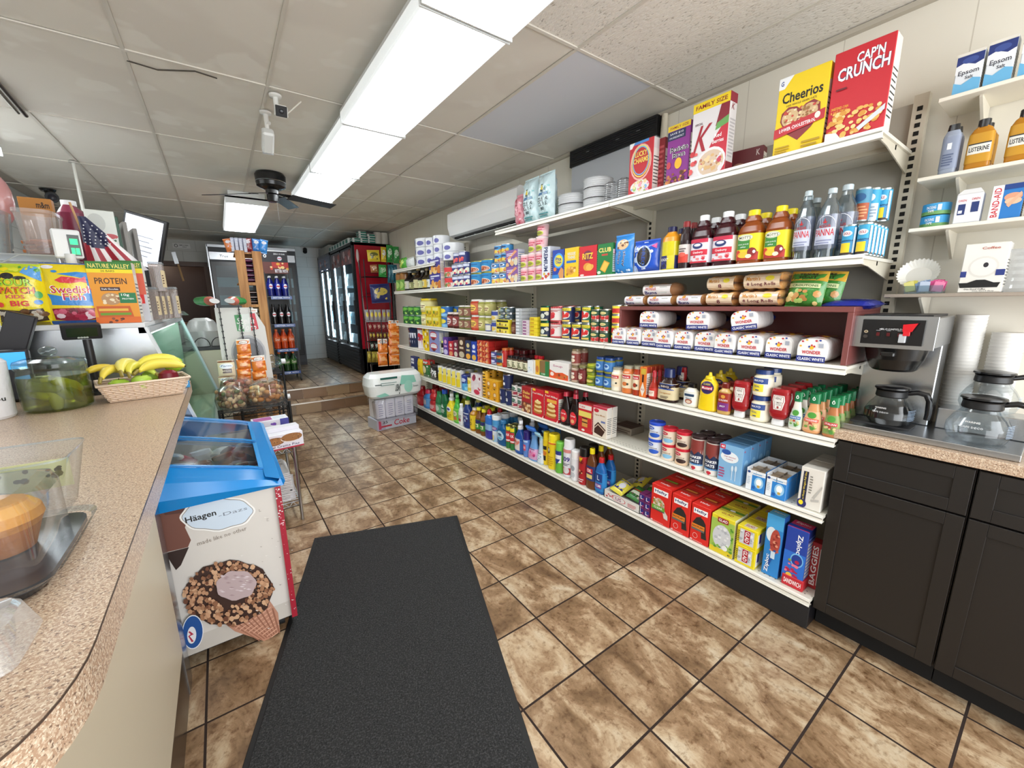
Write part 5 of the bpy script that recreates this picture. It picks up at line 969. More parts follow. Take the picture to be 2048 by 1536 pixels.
# ---- fifth shelf up (2)
dole = PR(Rr(0, 0, 1, .5, '2f86b8'), Rr(0, .0, 1, .08, '3a2a22'), Rr(.1, .08, .7, .42, 'f0d02a'), E_(.45, .75, .3, .1, 'e6eef2'), T('DOLE', .45, .75, .09, 'b8283a', .4, bold=.04), T('PINEAPPLE', .5, .5, .05, '1a2a5a', .7), Rr(.86, .05, 1, .95, 'e8ecee'))
row(2, 1674, 1736, 64, CAN('39a0cc', dole, lid='b8c4c8'), 'pineapple_juice_can', 'slim blue pineapple juice can', 'can', n=2, K=5)
for i, (px_, zz, ins, ds) in enumerate(((1722, .165, .16, 'slim can with bean picture standing on the pineapple cans'), (1740, .165, .2, 'silver-blue slim can standing on the pineapple cans'), (1762, .165, .24, 'blue pineapple can standing at the right end on the others'))):
    yy = yx(px_, XF+ins+.03, 1.76)
    row_fn = CAN('39a0cc' if i else '4a8aa8', dole if i == 2 else PR(Rr(0, .0, 1, .55, 'a8502c' if i == 0 else 'c8d0d8'), E_(.4, .75, .35, .14, '2a5a8a' if i == 0 else 'dfe4e8'), LN(.1, .1, .9, .5, 4, 'd89a6a' if i == 0 else '8a9aaa')), lid='b8c4c8')
    inst(row_fn(.052, .125, .052), 'pineapple_juice_can', (XF+ins, yy, 1.5955+.142), (0, 0, -PI/2), ds, 'can')
pn = (.14, .62, 'b9bfd2', PR(('ring', .5, .62, .48, .36, .02, 'e8eaf2'), Rr(0, .12, 1, .62, 'c4c9da'), T('ACQUA', .5, .66, .1, 'c03a3e', .5), T('PANNA', .5, .48, .2, 'c8262c', .86, bold=.02), PG([(.46, .78), (.5, .9), (.54, .78), (.6, .82), (.56, .75), (.44, .75), (.4, .82)], 'c8262c'), LN(.15, .15, .85, .3, 2, '8a90b0')))
PAN = dict(secs=[(0, .85, 'e4ebee'), (.02, .98), (.1, .94), (.14, 1), (.62, 1), (.74, .8), (.86, .42), (.93, .34)], cap=[(.925, .4, 'b9c6cc'), (.99, .4), (1, .34)])
pan = BOT(PAN['secs'], PAN['cap'], pn, 2, 1, 'clear', 'e8eef2', lmat='cloudy', inner=('dfe8ee', .86, 'clear'))
row(2, 1575, 1614, 138, pan, 'water_bottle', 'tall clear water bottle, front left', 'bottle')
row(2, 1618, 1664, 140, pan, 'water_bottle', 'tall clear water bottle, front right', 'bottle')
for px_, ins, ds in ((1606, .16, 'clear water bottle behind, seen between the front two on the left'), (1622, .25, 'clear water bottle at the very back between the front two'), (1683, .1, 'clear water bottle behind the pineapple cans')):
    t_ = pan(.088, .285, .088); inst(t_, 'water_bottle', (XF+ins, yx(px_, XF+ins+.04, 1.7), 1.5955), (0, 0, -PI/2), ds, 'bottle')
JUG = [(0, .9), (.02, 1), (.06, .97), (.56, .97), (.6, 1), (.7, .86), (.78, .56), (.8, .6), (.84, .56), (.9, .4)]
def jug(c, cc): return [(JUG[0][0], JUG[0][1], c)]+JUG[1:], [(.895, .44, cc), (.99, .44), (1, .4)]
mo = (.08, .56, 'ecd82a', PR(Rr(.02, .0, 1, .3, 'b8342e'), Rr(.02, .42, .62, .86, '3f8a3a'), E_(.38, .86, .36, .12, 'f0f0d8'), E_(.38, .86, .34, .1, '2a5a2a'), E_(.38, .86, .33, .09, 'f2f2dc'), T("MOTT'S", .38, .86, .1, K_, .55, bold=.03), T('100% JUICE', .33, .6, .06, W_, .5), T('APPLE', .33, .5, .045, W_, .25), E_(.1, .25, .13, .14, 'd8402e'), E_(.4, .2, .3, .12, 'e8c23a'), E_(.75, .3, .2, .16, '8a2a2a'), E_(.62, .14, .14, .08, 'f0e8c8'), E_(.85, .3, .06, .06, W_)))
s_, c_ = jug('8a4418', 'f0d81e')
row(2, 1464, 1517, 109, BOT(s_, c_, mo, 3.2, .8), 'apple_juice_jug', 'amber apple juice jug with yellow cap, left one', 'bottle', K=2)
row(2, 1518, 1571, 113, BOT(s_, c_, mo, 3.2, .8), 'apple_juice_jug', 'amber apple juice jug with yellow cap, right one', 'bottle', K=2)
oc = (.1, .55, 'e8e2ea', PR(Rr(0, .84, 1, 1, 'c82a4a'), E_(.45, .72, .3, .13, '23366e'), E_(.45, .75, .2, .06, 'e8e2ea'), Rr(0, .32, 1, .55, 'd02a40'), T('Cranberry', .5, .43, .12, W_, .6), BL(.1, .08, .9, .3, 8, .07, ['d8505a', 'e88a8a', 'c83040']), Rr(0, 0, 1, .07, 'd02a40')))
s_, c_ = jug('3a0f18', 'eceef0')
row(2, 1415, 1463, 110, BOT(s_, c_, oc, 3.2, .8), 'cranberry_juice_jug', 'dark cranberry juice jug with white cap, right one', 'bottle', K=2)
row(2, 1373, 1414, 106, BOT(s_, c_, oc, 3.2, .8), 'cranberry_juice_jug', 'dark cranberry juice jug with white cap, left one', 'bottle', K=2)
row(2, 1350, 1372.5, 96, BOT([(0, .9, '2a1a1e'), (.02, 1), (.6, 1), (.74, .85), (.84, .6), (.9, .55)], [(.88, .6, '8a2a2c'), (.99, .56), (1, .5)], (.14, .52, 'd8d0cc', PR(Rr(0, 0, 1, .45, 'd04030'), E_(.5, .45, .3, .12, 'e06050'), LN(.2, .6, .8, .85, 2, '5a4a4a')))), 'juice_bottle', 'tall dark juice bottle with dull red cap', 'bottle', K=2)
row(2, 1315, 1348, 88, BOT([(0, .95, 'd8cc28'), (.02, 1), (.2, .97), (.25, 1), (.6, 1), (.66, 1, 'e89a24'), (.76, .9), (.86, .5), (.9, .46)], [(.885, .5, '23264e'), (.99, .5), (1, .44)], (.04, .34, '2a2f6a', PR(Rr(.55, 0, 1, 1, 'd8cc3a'), T('BOOST', .35, .7, .2, W_, .6), BL(.05, .1, .6, .5, 7, .1, ['3a3a8a', '1a1a3a', '6a5a9a']))), 2.4, .85), 'juice_bottle', 'yellow juice bottle with navy cap', 'bottle', K=2)
row(2, 1259, 1311, 66, BAG('1f55c8', PR(BL(.1, .1, .3, .9, 5, .12, ['d0dcf4', 'b8ccf0']), E_(.5, .48, .3, .34, 'c8d8f2'), E_(.5, .48, .26, .29, '26201f'), E_(.5, .48, .16, .18, '3a3230'), PG([(.4, .1), (.56, .1), (.62, .92), (.46, .92)], 'd8e4f6'), T('OREO', .51, .5, .14, '24489c', .62, rot=-1.6, bold=.05), PG([(.78, .78), (.95, .86), (.95, .7)], 'd04a9a'), E_(.8, .62, .06, .05, 'e0eaf8')), crimpw=.04), 'cookie_bag', 'royal blue sandwich cookie bag with dark cookie picture', 'bag', d=.07)
row(2, 1222, 1259, 80, BAG('2f8ad8', PR(E_(.55, .74, .3, .13, 'e0b888'), BL(.3, .66, .8, .82, 10, .05, ['4a2a1a', '6a3a24', 'e8cfa8']), T('Chips', .38, .42, .16, W_, .34, rot=1.45, bold=.08), T('Chips', .38, .42, .15, '1a2a50', .34, rot=1.45, bold=.03), T('Ahoy!', .64, .38, .16, W_, .38, rot=1.45, bold=.08), T('Ahoy!', .64, .38, .15, '1a2a50', .38, rot=1.45, bold=.03), Rr(.02, .55, .12, .85, 'd86aa8'), BL(.1, .02, .9, .12, 6, .06, ['8ac4f0', 'd8ecfa'])), crimpw=.04), 'cookie_bag', 'bright blue chocolate chip cookie bag, taller', 'bag', d=.06)
row(2, 1193, 1224, 64, BOX('1f7a3c', bx(T('CLUB', .5, .8, .14, 'f0dc7a', .82, bold=.06), Rr(.3, .62, .7, .68, 'c24a3a'), PG([(.2, .2), (.48, .48), (.85, .38), (.55, .08)], 'd89a2e'), PG([(.27, .2), (.5, .44), (.78, .36), (.54, .12)], 'f0c050'), E_(.15, .1, .12, .05, 'd8e8d0')), dict(top='1a6a34')), 'cracker_box', 'green cracker box with golden cracker', 'box', d=.06, K=2)
row(2, 1157, 1192.5, 62, BOX('cf2230', bx(E_(.5, .68, .27, .17, '7a2a4a'), T('RITZ', .5, .67, .19, 'f2c83a', .62, bold=.06), E_(.5, .32, .24, .13, 'e09a3a'), E_(.62, .3, .2, .11, 'f0b850'), E_(.78, .32, .08, .07, 'e8a848'), E_(.2, .06, .12, .03, 'f0e0d8')), dict(top='b81c2a')), 'cracker_box', 'red cracker box with round crackers', 'box', d=.06, K=2)
row(2, 1128, 1156.5, 61, BOX('efc520', bx(T('VEGGIE', .5, .8, .1, 'd8dcd8', .6, bold=.05), T('THINS', .5, .68, .1, 'd8dcd8', .55, bold=.05), Rr(.15, .5, .85, .58, '2a6ab8'), E_(.45, .25, .3, .14, 'd89a3a'), BL(.2, .12, .8, .4, 9, .07, ['e8b85a', 'b8782a', 'f0d08a'])), dict(top='e0b51c')), 'cracker_box', 'bright yellow cracker box', 'box', d=.06, K=2)
row(2, 1104, 1127.5, 59, BOX('2244a8', bx(E_(.55, .62, .44, .26, '4aa0e8'), E_(.55, .62, .36, .2, 'e8d83a'), T('Pita', .55, .68, .12, '1d3a94', .5, bold=.05), T('Chips', .55, .56, .11, '1d3a94', .5, bold=.05), PG([(.5, .15), (.8, .4), (1, .3), (1, 0), (.7, 0)], 'd8965a'), E_(.25, .34, .14, .07, 'e07a2a'), Rr(0, .0, .6, .15, '3a8ad0')), dict(top='1c3890')), 'cracker_box', 'blue cracker box with yellow burst', 'box', d=.06, K=2)
row(2, 1083, 1099.5, 67, BOX('dfe2ea', bx(T('PREMIUM', .5, .62, .5, '2a3a6a', .72, rot=-PI/2, bold=.05), BL(.1, .04, .9, .22, 7, .14, ['d8b84a', 'c84a3a', '6a8a3a'])), dict(right='d4d8e2')), 'cracker_box', 'white saltine box with upright navy lettering', 'box', d=.1, K=1)
cup = TUB('eec8cc', PR(Rr(0, .55, 1, .9, 'e8aab4'), LN(.1, .55, .9, .88, 2, 'c83a54'), E_(.5, .28, .36, .2, 'c8cf4a'), E_(.5, .28, .28, .13, '8a8a2a')), 'f2e4e4', .82, lidh=.08)
row(2, 1036.5, 1082, 56, cup, 'noodle_cup', 'pink and white noodle cup', 'cup', n=3, m=2, K=2)
row(2, 1050.5, 1083, 30, cup, 'noodle_cup', 'pink noodle cup on the third level of the stack', 'cup', n=2, z=LH, K=1)
row(2, 1068, 1084.5, 25, cup, 'noodle_cup', 'pink noodle cup alone at the very top of the stack', 'cup', z=LH, K=1)
row(2, 1011, 1036, 66, BOX('8a5a9a', bx(Rr(0, 0, 1, .4, '5a4a9a'), BL(.1, .05, .9, .5, 9, .14, ['e8e0c8', 'e0b07a', 'd8d0b8']), PG([(.1, .5), (.8, .95), (.95, .85), (.3, .45)], 'e09a6a'), LN(.1, .65, .6, .85, 2, 'e8d8e8')), dict(right='c8ccd8'), side=PR(LN(.1, .1, .9, .9, 6, '8a9ab8'))), 'biscuit_box', 'violet box with orange picture beside the noodle cups', 'box', m=2, K=1, d=.07)
row(2, 978, 1010, 43, CAN('4a8ac8', PR(Rr(0, 0, 1, .5, 'e0dcd8'), BL(.05, .05, .95, .4, 7, .15, ['d8704a', 'e8c85a', 'f0e8d8']), E_(.5, .76, .3, .15, 'e8eef4'), E_(.55, .76, .15, .1, '24406a'))), 'soup_can', 'blue and white soup can', 'can', n=2, m=2, K=2)
row(2, 983, 1012, 35, CAN('4a9ad4', PR(Rr(0, 0, 1, .4, 'd8d0c0'), BL(.05, .05, .95, .35, 7, .15, ['c8402a', 'e0c04a']), E_(.5, .72, .3, .15, '24406a'))), 'soup_can', 'blue soup can on the upper levels', 'can', n=2, m=2, z=LH, inset=.02)
row(2, 935, 977.5, 50, CAN('2a8ac4', PR(E_(.5, .28, .38, .26, 'e8d8c8'), E_(.5, .28, .33, .21, 'b8603a'), BL(.3, .15, .7, .4, 5, .08, ['d88a5a', '8a3a24']), Rr(.05, .72, .8, .85, '1d6aa4')), lid='d0cc6a'), 'canned_pasta', 'blue can with round bowl picture', 'can', n=2, m=2, K=2)
row(2, 901, 934.5, 47, CAN('2e3a7c', PR(Rr(0, .7, 1, .95, 'd0d4e6'), BL(.1, .1, .9, .5, 6, .2, ['d03a5a', 'e8b84a', '8ac04a', 'e8e8d0']))), 'vegetable_can', 'navy vegetable can', 'can', n=3, m=2, K=2)
row(2, 902, 924, 24, CAN('2e3a7c', PR(Rr(0, .7, 1, .95, 'd0d4e6'), BL(.1, .1, .9, .5, 5, .2, ['d03a5a', 'e86a5a']))), 'vegetable_can', 'navy vegetable can on the third level', 'can', n=2, z=LH, K=1)
row(2, 883, 900.5, 42, CAN('d83a3e', PR(Rr(0, 0, 1, .5, 'ece4e0'), BL(.2, .1, .8, .4, 4, .15, ['d87a5a', '6a8a4a']))), 'soup_can', 'small red and white soup can', 'can', m=2, K=3)
row(2, 860, 882.5, 60, BOX('3f3690', bx(Rr(.1, .8, .9, .9, 'd8d8e8'), Rr(.1, .66, .4, .74, 'e0e0ee'), BL(.05, .05, .95, .45, 9, .15, ['e0a04a', 'e8c47a', 'c8742a'])), dict(right='c4bfc8')), 'pasta_box', 'violet-blue pasta box', 'box', m=2, K=3, d=.05)
dk = lambda c, cc, lc: BOT([(0, .95, c), (.02, 1), (.55, 1), (.7, .5), (.82, .32), (.92, .3)], [(.9, .4, cc), (1, .36)], (.1, .48, lc, PR(Rr(.1, .2, .7, .8, 'd8d4a8'), LN(.2, .3, .6, .7, 2, '5a4a30'))))
for i, (c, cc, lc) in enumerate((('1c1412', 'd8dcd8', 'c8c4bc'), ('181614', 'c8a86a', '8a8a5a'), ('2a1c12', 'e0c890', 'c8c090'), ('1a1412', 'e8e4d8', 'b8bc8a'), ('302818', 'c8b48a', 'd8b84a'), ('2a2e24', 'e8ecea', 'cfd4d8'))):
    a = 806.5+i*8.9; row(2, a, a+8.7, [41, 36, 45, 40, 43, 42][i], dk(c, cc, lc), 'condiment_bottle', 'dark sauce bottle, '+ORD[i]+' of six', 'bottle', K=2)
row(2, 790, 806, 43, JAR('9a6a3a', 'eceeea', (.05, .55, '6a9a3c', PR(E_(.5, .5, .4, .35, 'a8c86a'), Rr(.1, .1, .5, .4, 'e0d84a'))), .12, .8, .9), 'relish_jar', 'green labelled jar with white lid', 'jar', n=2, K=2)
# ---- top shelf (1)
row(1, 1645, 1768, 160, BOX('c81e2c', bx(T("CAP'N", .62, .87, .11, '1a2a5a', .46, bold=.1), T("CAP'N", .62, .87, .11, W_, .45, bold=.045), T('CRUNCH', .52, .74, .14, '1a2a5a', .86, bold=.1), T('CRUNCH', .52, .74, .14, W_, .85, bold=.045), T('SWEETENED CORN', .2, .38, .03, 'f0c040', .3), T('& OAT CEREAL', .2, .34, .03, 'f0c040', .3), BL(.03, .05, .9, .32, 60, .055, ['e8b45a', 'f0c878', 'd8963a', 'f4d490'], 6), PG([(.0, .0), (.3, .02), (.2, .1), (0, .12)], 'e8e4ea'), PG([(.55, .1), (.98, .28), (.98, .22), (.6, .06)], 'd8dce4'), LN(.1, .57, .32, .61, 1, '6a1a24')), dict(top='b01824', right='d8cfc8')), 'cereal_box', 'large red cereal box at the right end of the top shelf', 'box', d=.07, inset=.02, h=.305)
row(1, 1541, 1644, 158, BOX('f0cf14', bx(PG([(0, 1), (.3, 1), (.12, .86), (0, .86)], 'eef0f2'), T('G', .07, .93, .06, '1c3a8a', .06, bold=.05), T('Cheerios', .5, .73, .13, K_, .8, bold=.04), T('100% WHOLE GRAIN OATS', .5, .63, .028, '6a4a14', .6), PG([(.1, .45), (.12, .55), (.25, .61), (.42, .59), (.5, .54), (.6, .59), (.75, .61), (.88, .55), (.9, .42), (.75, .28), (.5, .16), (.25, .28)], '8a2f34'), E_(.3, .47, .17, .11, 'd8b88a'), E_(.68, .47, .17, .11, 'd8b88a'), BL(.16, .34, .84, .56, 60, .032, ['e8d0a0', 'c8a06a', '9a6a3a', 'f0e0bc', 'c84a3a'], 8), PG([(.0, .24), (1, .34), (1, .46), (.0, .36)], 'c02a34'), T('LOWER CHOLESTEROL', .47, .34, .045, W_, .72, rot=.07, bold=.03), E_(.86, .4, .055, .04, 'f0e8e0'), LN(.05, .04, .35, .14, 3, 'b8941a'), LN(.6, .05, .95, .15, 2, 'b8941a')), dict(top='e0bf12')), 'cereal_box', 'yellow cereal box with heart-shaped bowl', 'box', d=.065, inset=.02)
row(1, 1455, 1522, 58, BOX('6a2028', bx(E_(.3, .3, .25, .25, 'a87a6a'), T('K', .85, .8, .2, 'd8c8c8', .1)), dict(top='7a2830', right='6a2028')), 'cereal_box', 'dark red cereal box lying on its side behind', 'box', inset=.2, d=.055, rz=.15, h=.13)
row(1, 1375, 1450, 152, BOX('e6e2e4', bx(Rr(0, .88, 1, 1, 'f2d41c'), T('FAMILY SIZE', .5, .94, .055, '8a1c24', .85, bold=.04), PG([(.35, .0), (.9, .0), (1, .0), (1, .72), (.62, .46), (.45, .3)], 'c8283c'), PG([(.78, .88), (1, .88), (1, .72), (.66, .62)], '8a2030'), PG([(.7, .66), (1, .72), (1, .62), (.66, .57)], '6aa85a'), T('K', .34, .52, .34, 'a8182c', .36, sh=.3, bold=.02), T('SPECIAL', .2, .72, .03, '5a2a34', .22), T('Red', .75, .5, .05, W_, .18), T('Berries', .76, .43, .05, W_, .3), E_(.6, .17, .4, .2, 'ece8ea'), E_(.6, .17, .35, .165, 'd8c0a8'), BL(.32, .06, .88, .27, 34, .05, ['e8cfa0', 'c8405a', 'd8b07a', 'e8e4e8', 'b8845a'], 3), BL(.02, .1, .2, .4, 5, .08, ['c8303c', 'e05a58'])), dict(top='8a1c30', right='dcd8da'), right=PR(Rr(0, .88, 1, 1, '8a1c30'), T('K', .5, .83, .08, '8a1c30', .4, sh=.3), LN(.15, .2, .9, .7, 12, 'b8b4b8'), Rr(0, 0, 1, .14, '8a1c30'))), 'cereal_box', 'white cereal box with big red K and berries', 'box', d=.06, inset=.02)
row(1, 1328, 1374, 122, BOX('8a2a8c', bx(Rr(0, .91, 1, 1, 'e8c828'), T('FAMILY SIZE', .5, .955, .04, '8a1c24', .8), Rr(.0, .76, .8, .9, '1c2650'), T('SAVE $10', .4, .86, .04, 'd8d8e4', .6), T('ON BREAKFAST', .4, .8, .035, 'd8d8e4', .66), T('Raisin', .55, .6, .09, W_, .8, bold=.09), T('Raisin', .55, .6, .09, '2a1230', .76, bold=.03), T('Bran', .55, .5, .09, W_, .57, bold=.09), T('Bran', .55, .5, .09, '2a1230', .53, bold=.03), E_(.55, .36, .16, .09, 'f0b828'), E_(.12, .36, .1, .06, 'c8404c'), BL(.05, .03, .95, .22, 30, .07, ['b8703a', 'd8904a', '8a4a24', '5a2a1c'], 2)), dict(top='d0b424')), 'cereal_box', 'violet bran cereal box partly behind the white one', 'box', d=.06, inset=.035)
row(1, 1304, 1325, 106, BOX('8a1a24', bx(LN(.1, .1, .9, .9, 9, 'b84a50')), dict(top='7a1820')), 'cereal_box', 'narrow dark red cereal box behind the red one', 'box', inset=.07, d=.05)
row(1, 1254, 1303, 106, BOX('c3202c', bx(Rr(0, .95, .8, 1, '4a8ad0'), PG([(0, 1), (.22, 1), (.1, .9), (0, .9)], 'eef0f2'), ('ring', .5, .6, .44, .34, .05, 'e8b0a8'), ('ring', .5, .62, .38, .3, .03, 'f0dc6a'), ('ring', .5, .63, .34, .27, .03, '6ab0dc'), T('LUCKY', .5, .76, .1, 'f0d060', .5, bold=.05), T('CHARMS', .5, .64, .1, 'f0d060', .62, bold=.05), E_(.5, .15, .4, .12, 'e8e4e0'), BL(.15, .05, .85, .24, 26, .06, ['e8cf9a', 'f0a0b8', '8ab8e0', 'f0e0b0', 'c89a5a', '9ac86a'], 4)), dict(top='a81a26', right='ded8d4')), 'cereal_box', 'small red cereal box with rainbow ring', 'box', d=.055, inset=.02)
def PLATES(w, h, d):
    m = mp_(MB(), w/2); r = w/2; c = 'e8e9ea'
    n = 5; pr_ = [(0, r*.72, c, 'cloudy')]
    for i in range(n): z = h*(i+.3)/n; pr_ += [(z, r*.98, c, 'film'), (z+h*.25/n, r*.92, 'd2d4d6', 'film')]
    pr_ += [(h*.97, r*1.0, c, 'film'), (h, r*.96, c, 'film'), (h-.008, r*.7, c, 'film')]
    m.lathe(pr_, 36); return [P('plates', m)]
row(1, 1151, 1197, 62, PLATES, 'paper_bowl_stack', 'white wrapped stack of paper bowls beside the clear cup bags', 'stack of bowls', m=3, K=1, inset=.03)
row(1, 1100, 1147, 42, PLATES, 'paper_bowl_stack', 'white wrapped paper bowls nearer the cup bags', 'stack of bowls', m=2, inset=.02)
def CUPS(c, n=1):
    def fn(w, h, d):
        m = mp_(MB(), w/2); r = w/2; pr_ = [(0, r*.7, c, 'clear')]; k = 9
        for i in range(k): z = h*(i+.5)/k*.86; pr_ += [(z, r*.86, c, 'clear'), (z+.002, r*.94, c, 'cloudy'), (z+.006, r*.94, c, 'clear')]
        pr_ += [(h*.9, r, c, 'clear'), (h, r*.55, c, 'cloudy')]; m.lathe(pr_, 20); return [P('cups', m)]
    return fn
row(1, 1100, 1147, 80, CUPS('d8e4e4'), 'cup_sleeve', 'clear plastic cup sleeve behind the paper bowls', 'cups', n=2, inset=.17, h=.16, K=1)
row(1, 1200, 1250, 44, CUPS('eef0f2'), 'cup_sleeve', 'frosted bag of clear lids left of the red cereal box', 'cups', n=2, K=1, inset=.02)
row(1, 1203, 1247, 34, PLATES, 'paper_bowl_stack', 'clear wrapped stack lying under the bags of lids', 'stack of bowls', inset=.14, h=.09)
clr = BAG('cfe6ea', PR(Rr(.1, .04, .9, .7, '9fd8dc'), E_(.5, .66, .16, .08, '2a4a50'), E_(.5, .67, .1, .05, 'e0c83a'), Rr(.2, .52, .8, .57, '2a6a9a'), T('CLEAR', .5, .44, .08, '14343c', .66, bold=.04), T('CUPS', .5, .34, .08, '14343c', .56, bold=.04), T('80', .5, .24, .07, '14343c', .22, bold=.04), LN(.2, .08, .8, .18, 2, '5a9aa0')), mat='film', crimpw=.03, wr=.1)
row(1, 1040, 1098.6, 96, clr, 'cup_bag', 'tall bag of clear cups with turquoise label', 'bag', n=2, d=.1, inset=.02)
row(1, 1026, 1040, 66, BAG('d88a96', PR(BL(.1, .05, .9, .95, 16, .1, ['c84a64', 'e8c8cc', 'b03a50'])), wr=.1), 'candle_bag', 'pink and red bag at the left end of the top shelf', 'bag', d=.08, inset=.02)
# small upper shelf at the far end: toilet rolls and a green bag
SHELF[7] = 1.868
tp = ROLL(PR(E_(.3, .55, .16, .28, '4a4a9a'), E_(.7, .4, .14, .25, '6a6aae'), E_(.3, .57, .08, .12, 'e0e2f0')))
row(7, 824, 845, 57, tp, 'toilet_roll', 'wrapped toilet roll in the left stack', 'toilet roll', m=3, K=2)
row(7, 846, 876, 55, tp, 'toilet_roll', 'wrapped toilet roll in the middle stacks', 'toilet roll', n=2, m=3, K=1)
row(7, 877, 898, 37, tp, 'toilet_roll', 'wrapped toilet roll in the short stack', 'toilet roll', m=2)
row(7, 809, 823, 22, BAG('e8ecea', PR(Rr(.2, .3, .8, .8, 'd8e0e0'))), 'napkin_pack', 'white napkin pack leaning against the rolls', 'packet', d=.08)
row(7, 796, 808, 24, BAG('5ab83a', PR(PG([(.1, .2), (.8, .9), (.9, .6), (.4, .1)], 'd8e86a'), E_(.3, .7, .15, .15, 'e09a3a'))), 'snack_bag', 'green and orange chip bag at the far end of the small shelf', 'bag', d=.08)
# ================================================================ generic thing maker (local coordinates)
def TH(name, label, cat, loc, parts, group=None, rot=(0, 0, 0), scale=None):
    t = []
    for p in parts:
        m = MB(); p[1](m); sub = []
        for q in (p[3] if len(p) > 3 else []):
            k = MB(); q[1](k); sub.append((q[0], k.mesh(q[0]), q[2] if len(q) > 2 else None, []))
        t.append((p[0], m.mesh(p[0]), p[2] if len(p) > 2 else None, sub))
    return inst(t, name, loc, rot, label, cat, group, scale)
# ---- rubber-backed mat
mc = Vector((.31, 2.59, 0)); wv_ = Vector((1.16-.31, 2.30-2.59, 0)); ln_ = Vector((-.39, -1.29, 0)).normalized()*2.9
wn = wv_.normalized(); wid = wv_.length; an = math.atan2(wn.y, wn.x)
TH('floor_mat', 'long charcoal carpet runner lying slightly askew on the floor tiles', 'mat', mc, [
    ('pile', lambda m: m.box(.02, wid-.02, -2.88, -.02, .004, .012, '2a2a2a', 'mat_pile', .003)),
    ('rubber_edge', lambda m: m.box(0, wid, -2.9, 0, 0, .006, '111112', 'rubber', .003), 'black rubber border')], rot=(0, 0, an))
# ---- black base cabinets on the right with laminate worktop
XC = 1.965
def cabinet(y1, y0, label):
    w = y1-y0
    def shaker(m, a, b, z0, z1):
        f = .045; c = '201d1b'
        m.box(-.018, 0, a, b, z0, z1, c, 'satin'); m.box(-.024, -.018, a, a+f, z0, z1, c, 'satin', .001); m.box(-.024, -.018, b-f, b, z0, z1, c, 'satin', .001)
        m.box(-.024, -.018, a+f, b-f, z0, z0+f, c, 'satin', .001); m.box(-.024, -.018, a+f, b-f, z1-f, z1, c, 'satin', .001)
    g = .003
    TH('base_cabinet', label, 'cabinet', (XC+.024, y0, 0), [
        ('body', lambda m: (m.box(0, .42, 0, w, .1, .888, '1c1917', 'satin'), m.box(.05, .42, 0, w, 0, .1, '0d0c0b', 'matte'))),
        ('drawer', lambda m: shaker(m, g, w-g, .715, .88)),
        ('door', lambda m: shaker(m, g, w-g, .11, .708))], 'black shaker base cabinets')
cabinet(.5, .125, 'black shaker base cabinet next to the shelving, left one')
cabinet(.122, -.35, 'black shaker base cabinet cut by the right edge of the picture')
TH('worktop', 'speckled beige laminate worktop on the black cabinets', 'worktop', (0, 0, 0), [('slab', lambda m: m.box(XC-.01, XW-.002, -.36, .513, .889, .926, 'ffffff', 'laminate', .002))])
# ---- coffee brewer
def brew(p, f, lab=None): return (p, f, lab) if lab else (p, f)
SS = 'c0c3c6'
bx0, by1 = 2.0, .515
def panel(m):
    m.box(-.012, -.002, -.2, -.03, .345, .435, '141416', 'gloss'); q = D(m, lambda u, v, d: (-.012-d, -.03-u, .345+v), .17, .09, None, 'gloss')
    q.t('BLOOMFIELD', .5, .62, .07, 'dfe2e4', .34); q.r(.3, .6, .33, .64, 'b9bcc0'); q.e(.08, .5, .035, .06, 'b8a88a'); q.e(.08, .5, .02, .035, '6a5a48'); q.e(.08, .3, .04, .07, '3a3634')
    for x in (.25, .42, .6): q.r(x, .3, x+.075, .55, '0a0a0c'); q.r(x+.01, .34, x+.065, .48, '5a1418'); q.r(x, .555, x+.075, .57, 'b8bcc0')
TH('coffee_brewer', 'stainless commercial coffee brewer with black control panel and warmer plates', 'coffee maker', (bx0, by1, .927), [
    ('warmer_base', lambda m: (m.box(-.01, .3, -.47, 0, .0, .022, SS, 'stainless', .002), m.box(.06, .16, -.2, -.02, .022, .026, '3a3a3c', 'satin'), m.box(.19, .3, -.47, -.245, .022, .1, SS, 'stainless', .003)), 'brushed steel base with raised rear warmer'),
    ('column', lambda m: (m.box(.19, .3, -.225, -.0, .022, .345, 'b8bbbe', 'stainless', .003),)),
    ('head', lambda m: (m.box(.0, .3, -.228, .0, .335, .445, SS, 'stainless', .003), m.box(-.002, .002, -.23, .002, .33, .448, 'd8dade', 'stainless', .001), m.box(.03, .28, -.21, -.02, .445, .452, '2a2a2c', 'satin'))),
    ('control_panel', panel, 'black panel with switches', [('switch', lambda m: (m.box(-.03, -.013, -.158, -.14, .355, .385, 'b9bcc0', 'satin', .001)), 'metal tap bracket')]),
    ('tap_lever', lambda m: (m.box(-.032, -.024, -.168, -.15, .38, .4, 'd8202c', 'gloss', .001), m.add([(-.032, -.148, .395), (-.032, -.172, .395), (-.036, -.185, .425), (-.036, -.148, .42), (-.026, -.148, .395), (-.026, -.172, .395), (-.03, -.185, .425), (-.03, -.148, .42)], [(0, 1, 2, 3), (7, 6, 5, 4), (0, 3, 7, 4), (1, 5, 6, 2), (3, 2, 6, 7), (0, 4, 5, 1)], 'd8202c', 'gloss')), 'red lever'),
    ('brew_basket', lambda m: (setattr(m, 'M', Matrix.Translation((.1, -.115, 0))), m.lathe([(.24, .06, '161616', 'gloss'), (.248, .07, '161616', 'gloss'), (.285, .084, '161616', 'gloss'), (.33, .094, '161616', 'gloss'), (.335, .094, '161616', 'gloss')], 24), m.box(-.12, -.07, -.02, .02, .3, .318, '161616', 'gloss', .004)), 'black brew basket')])
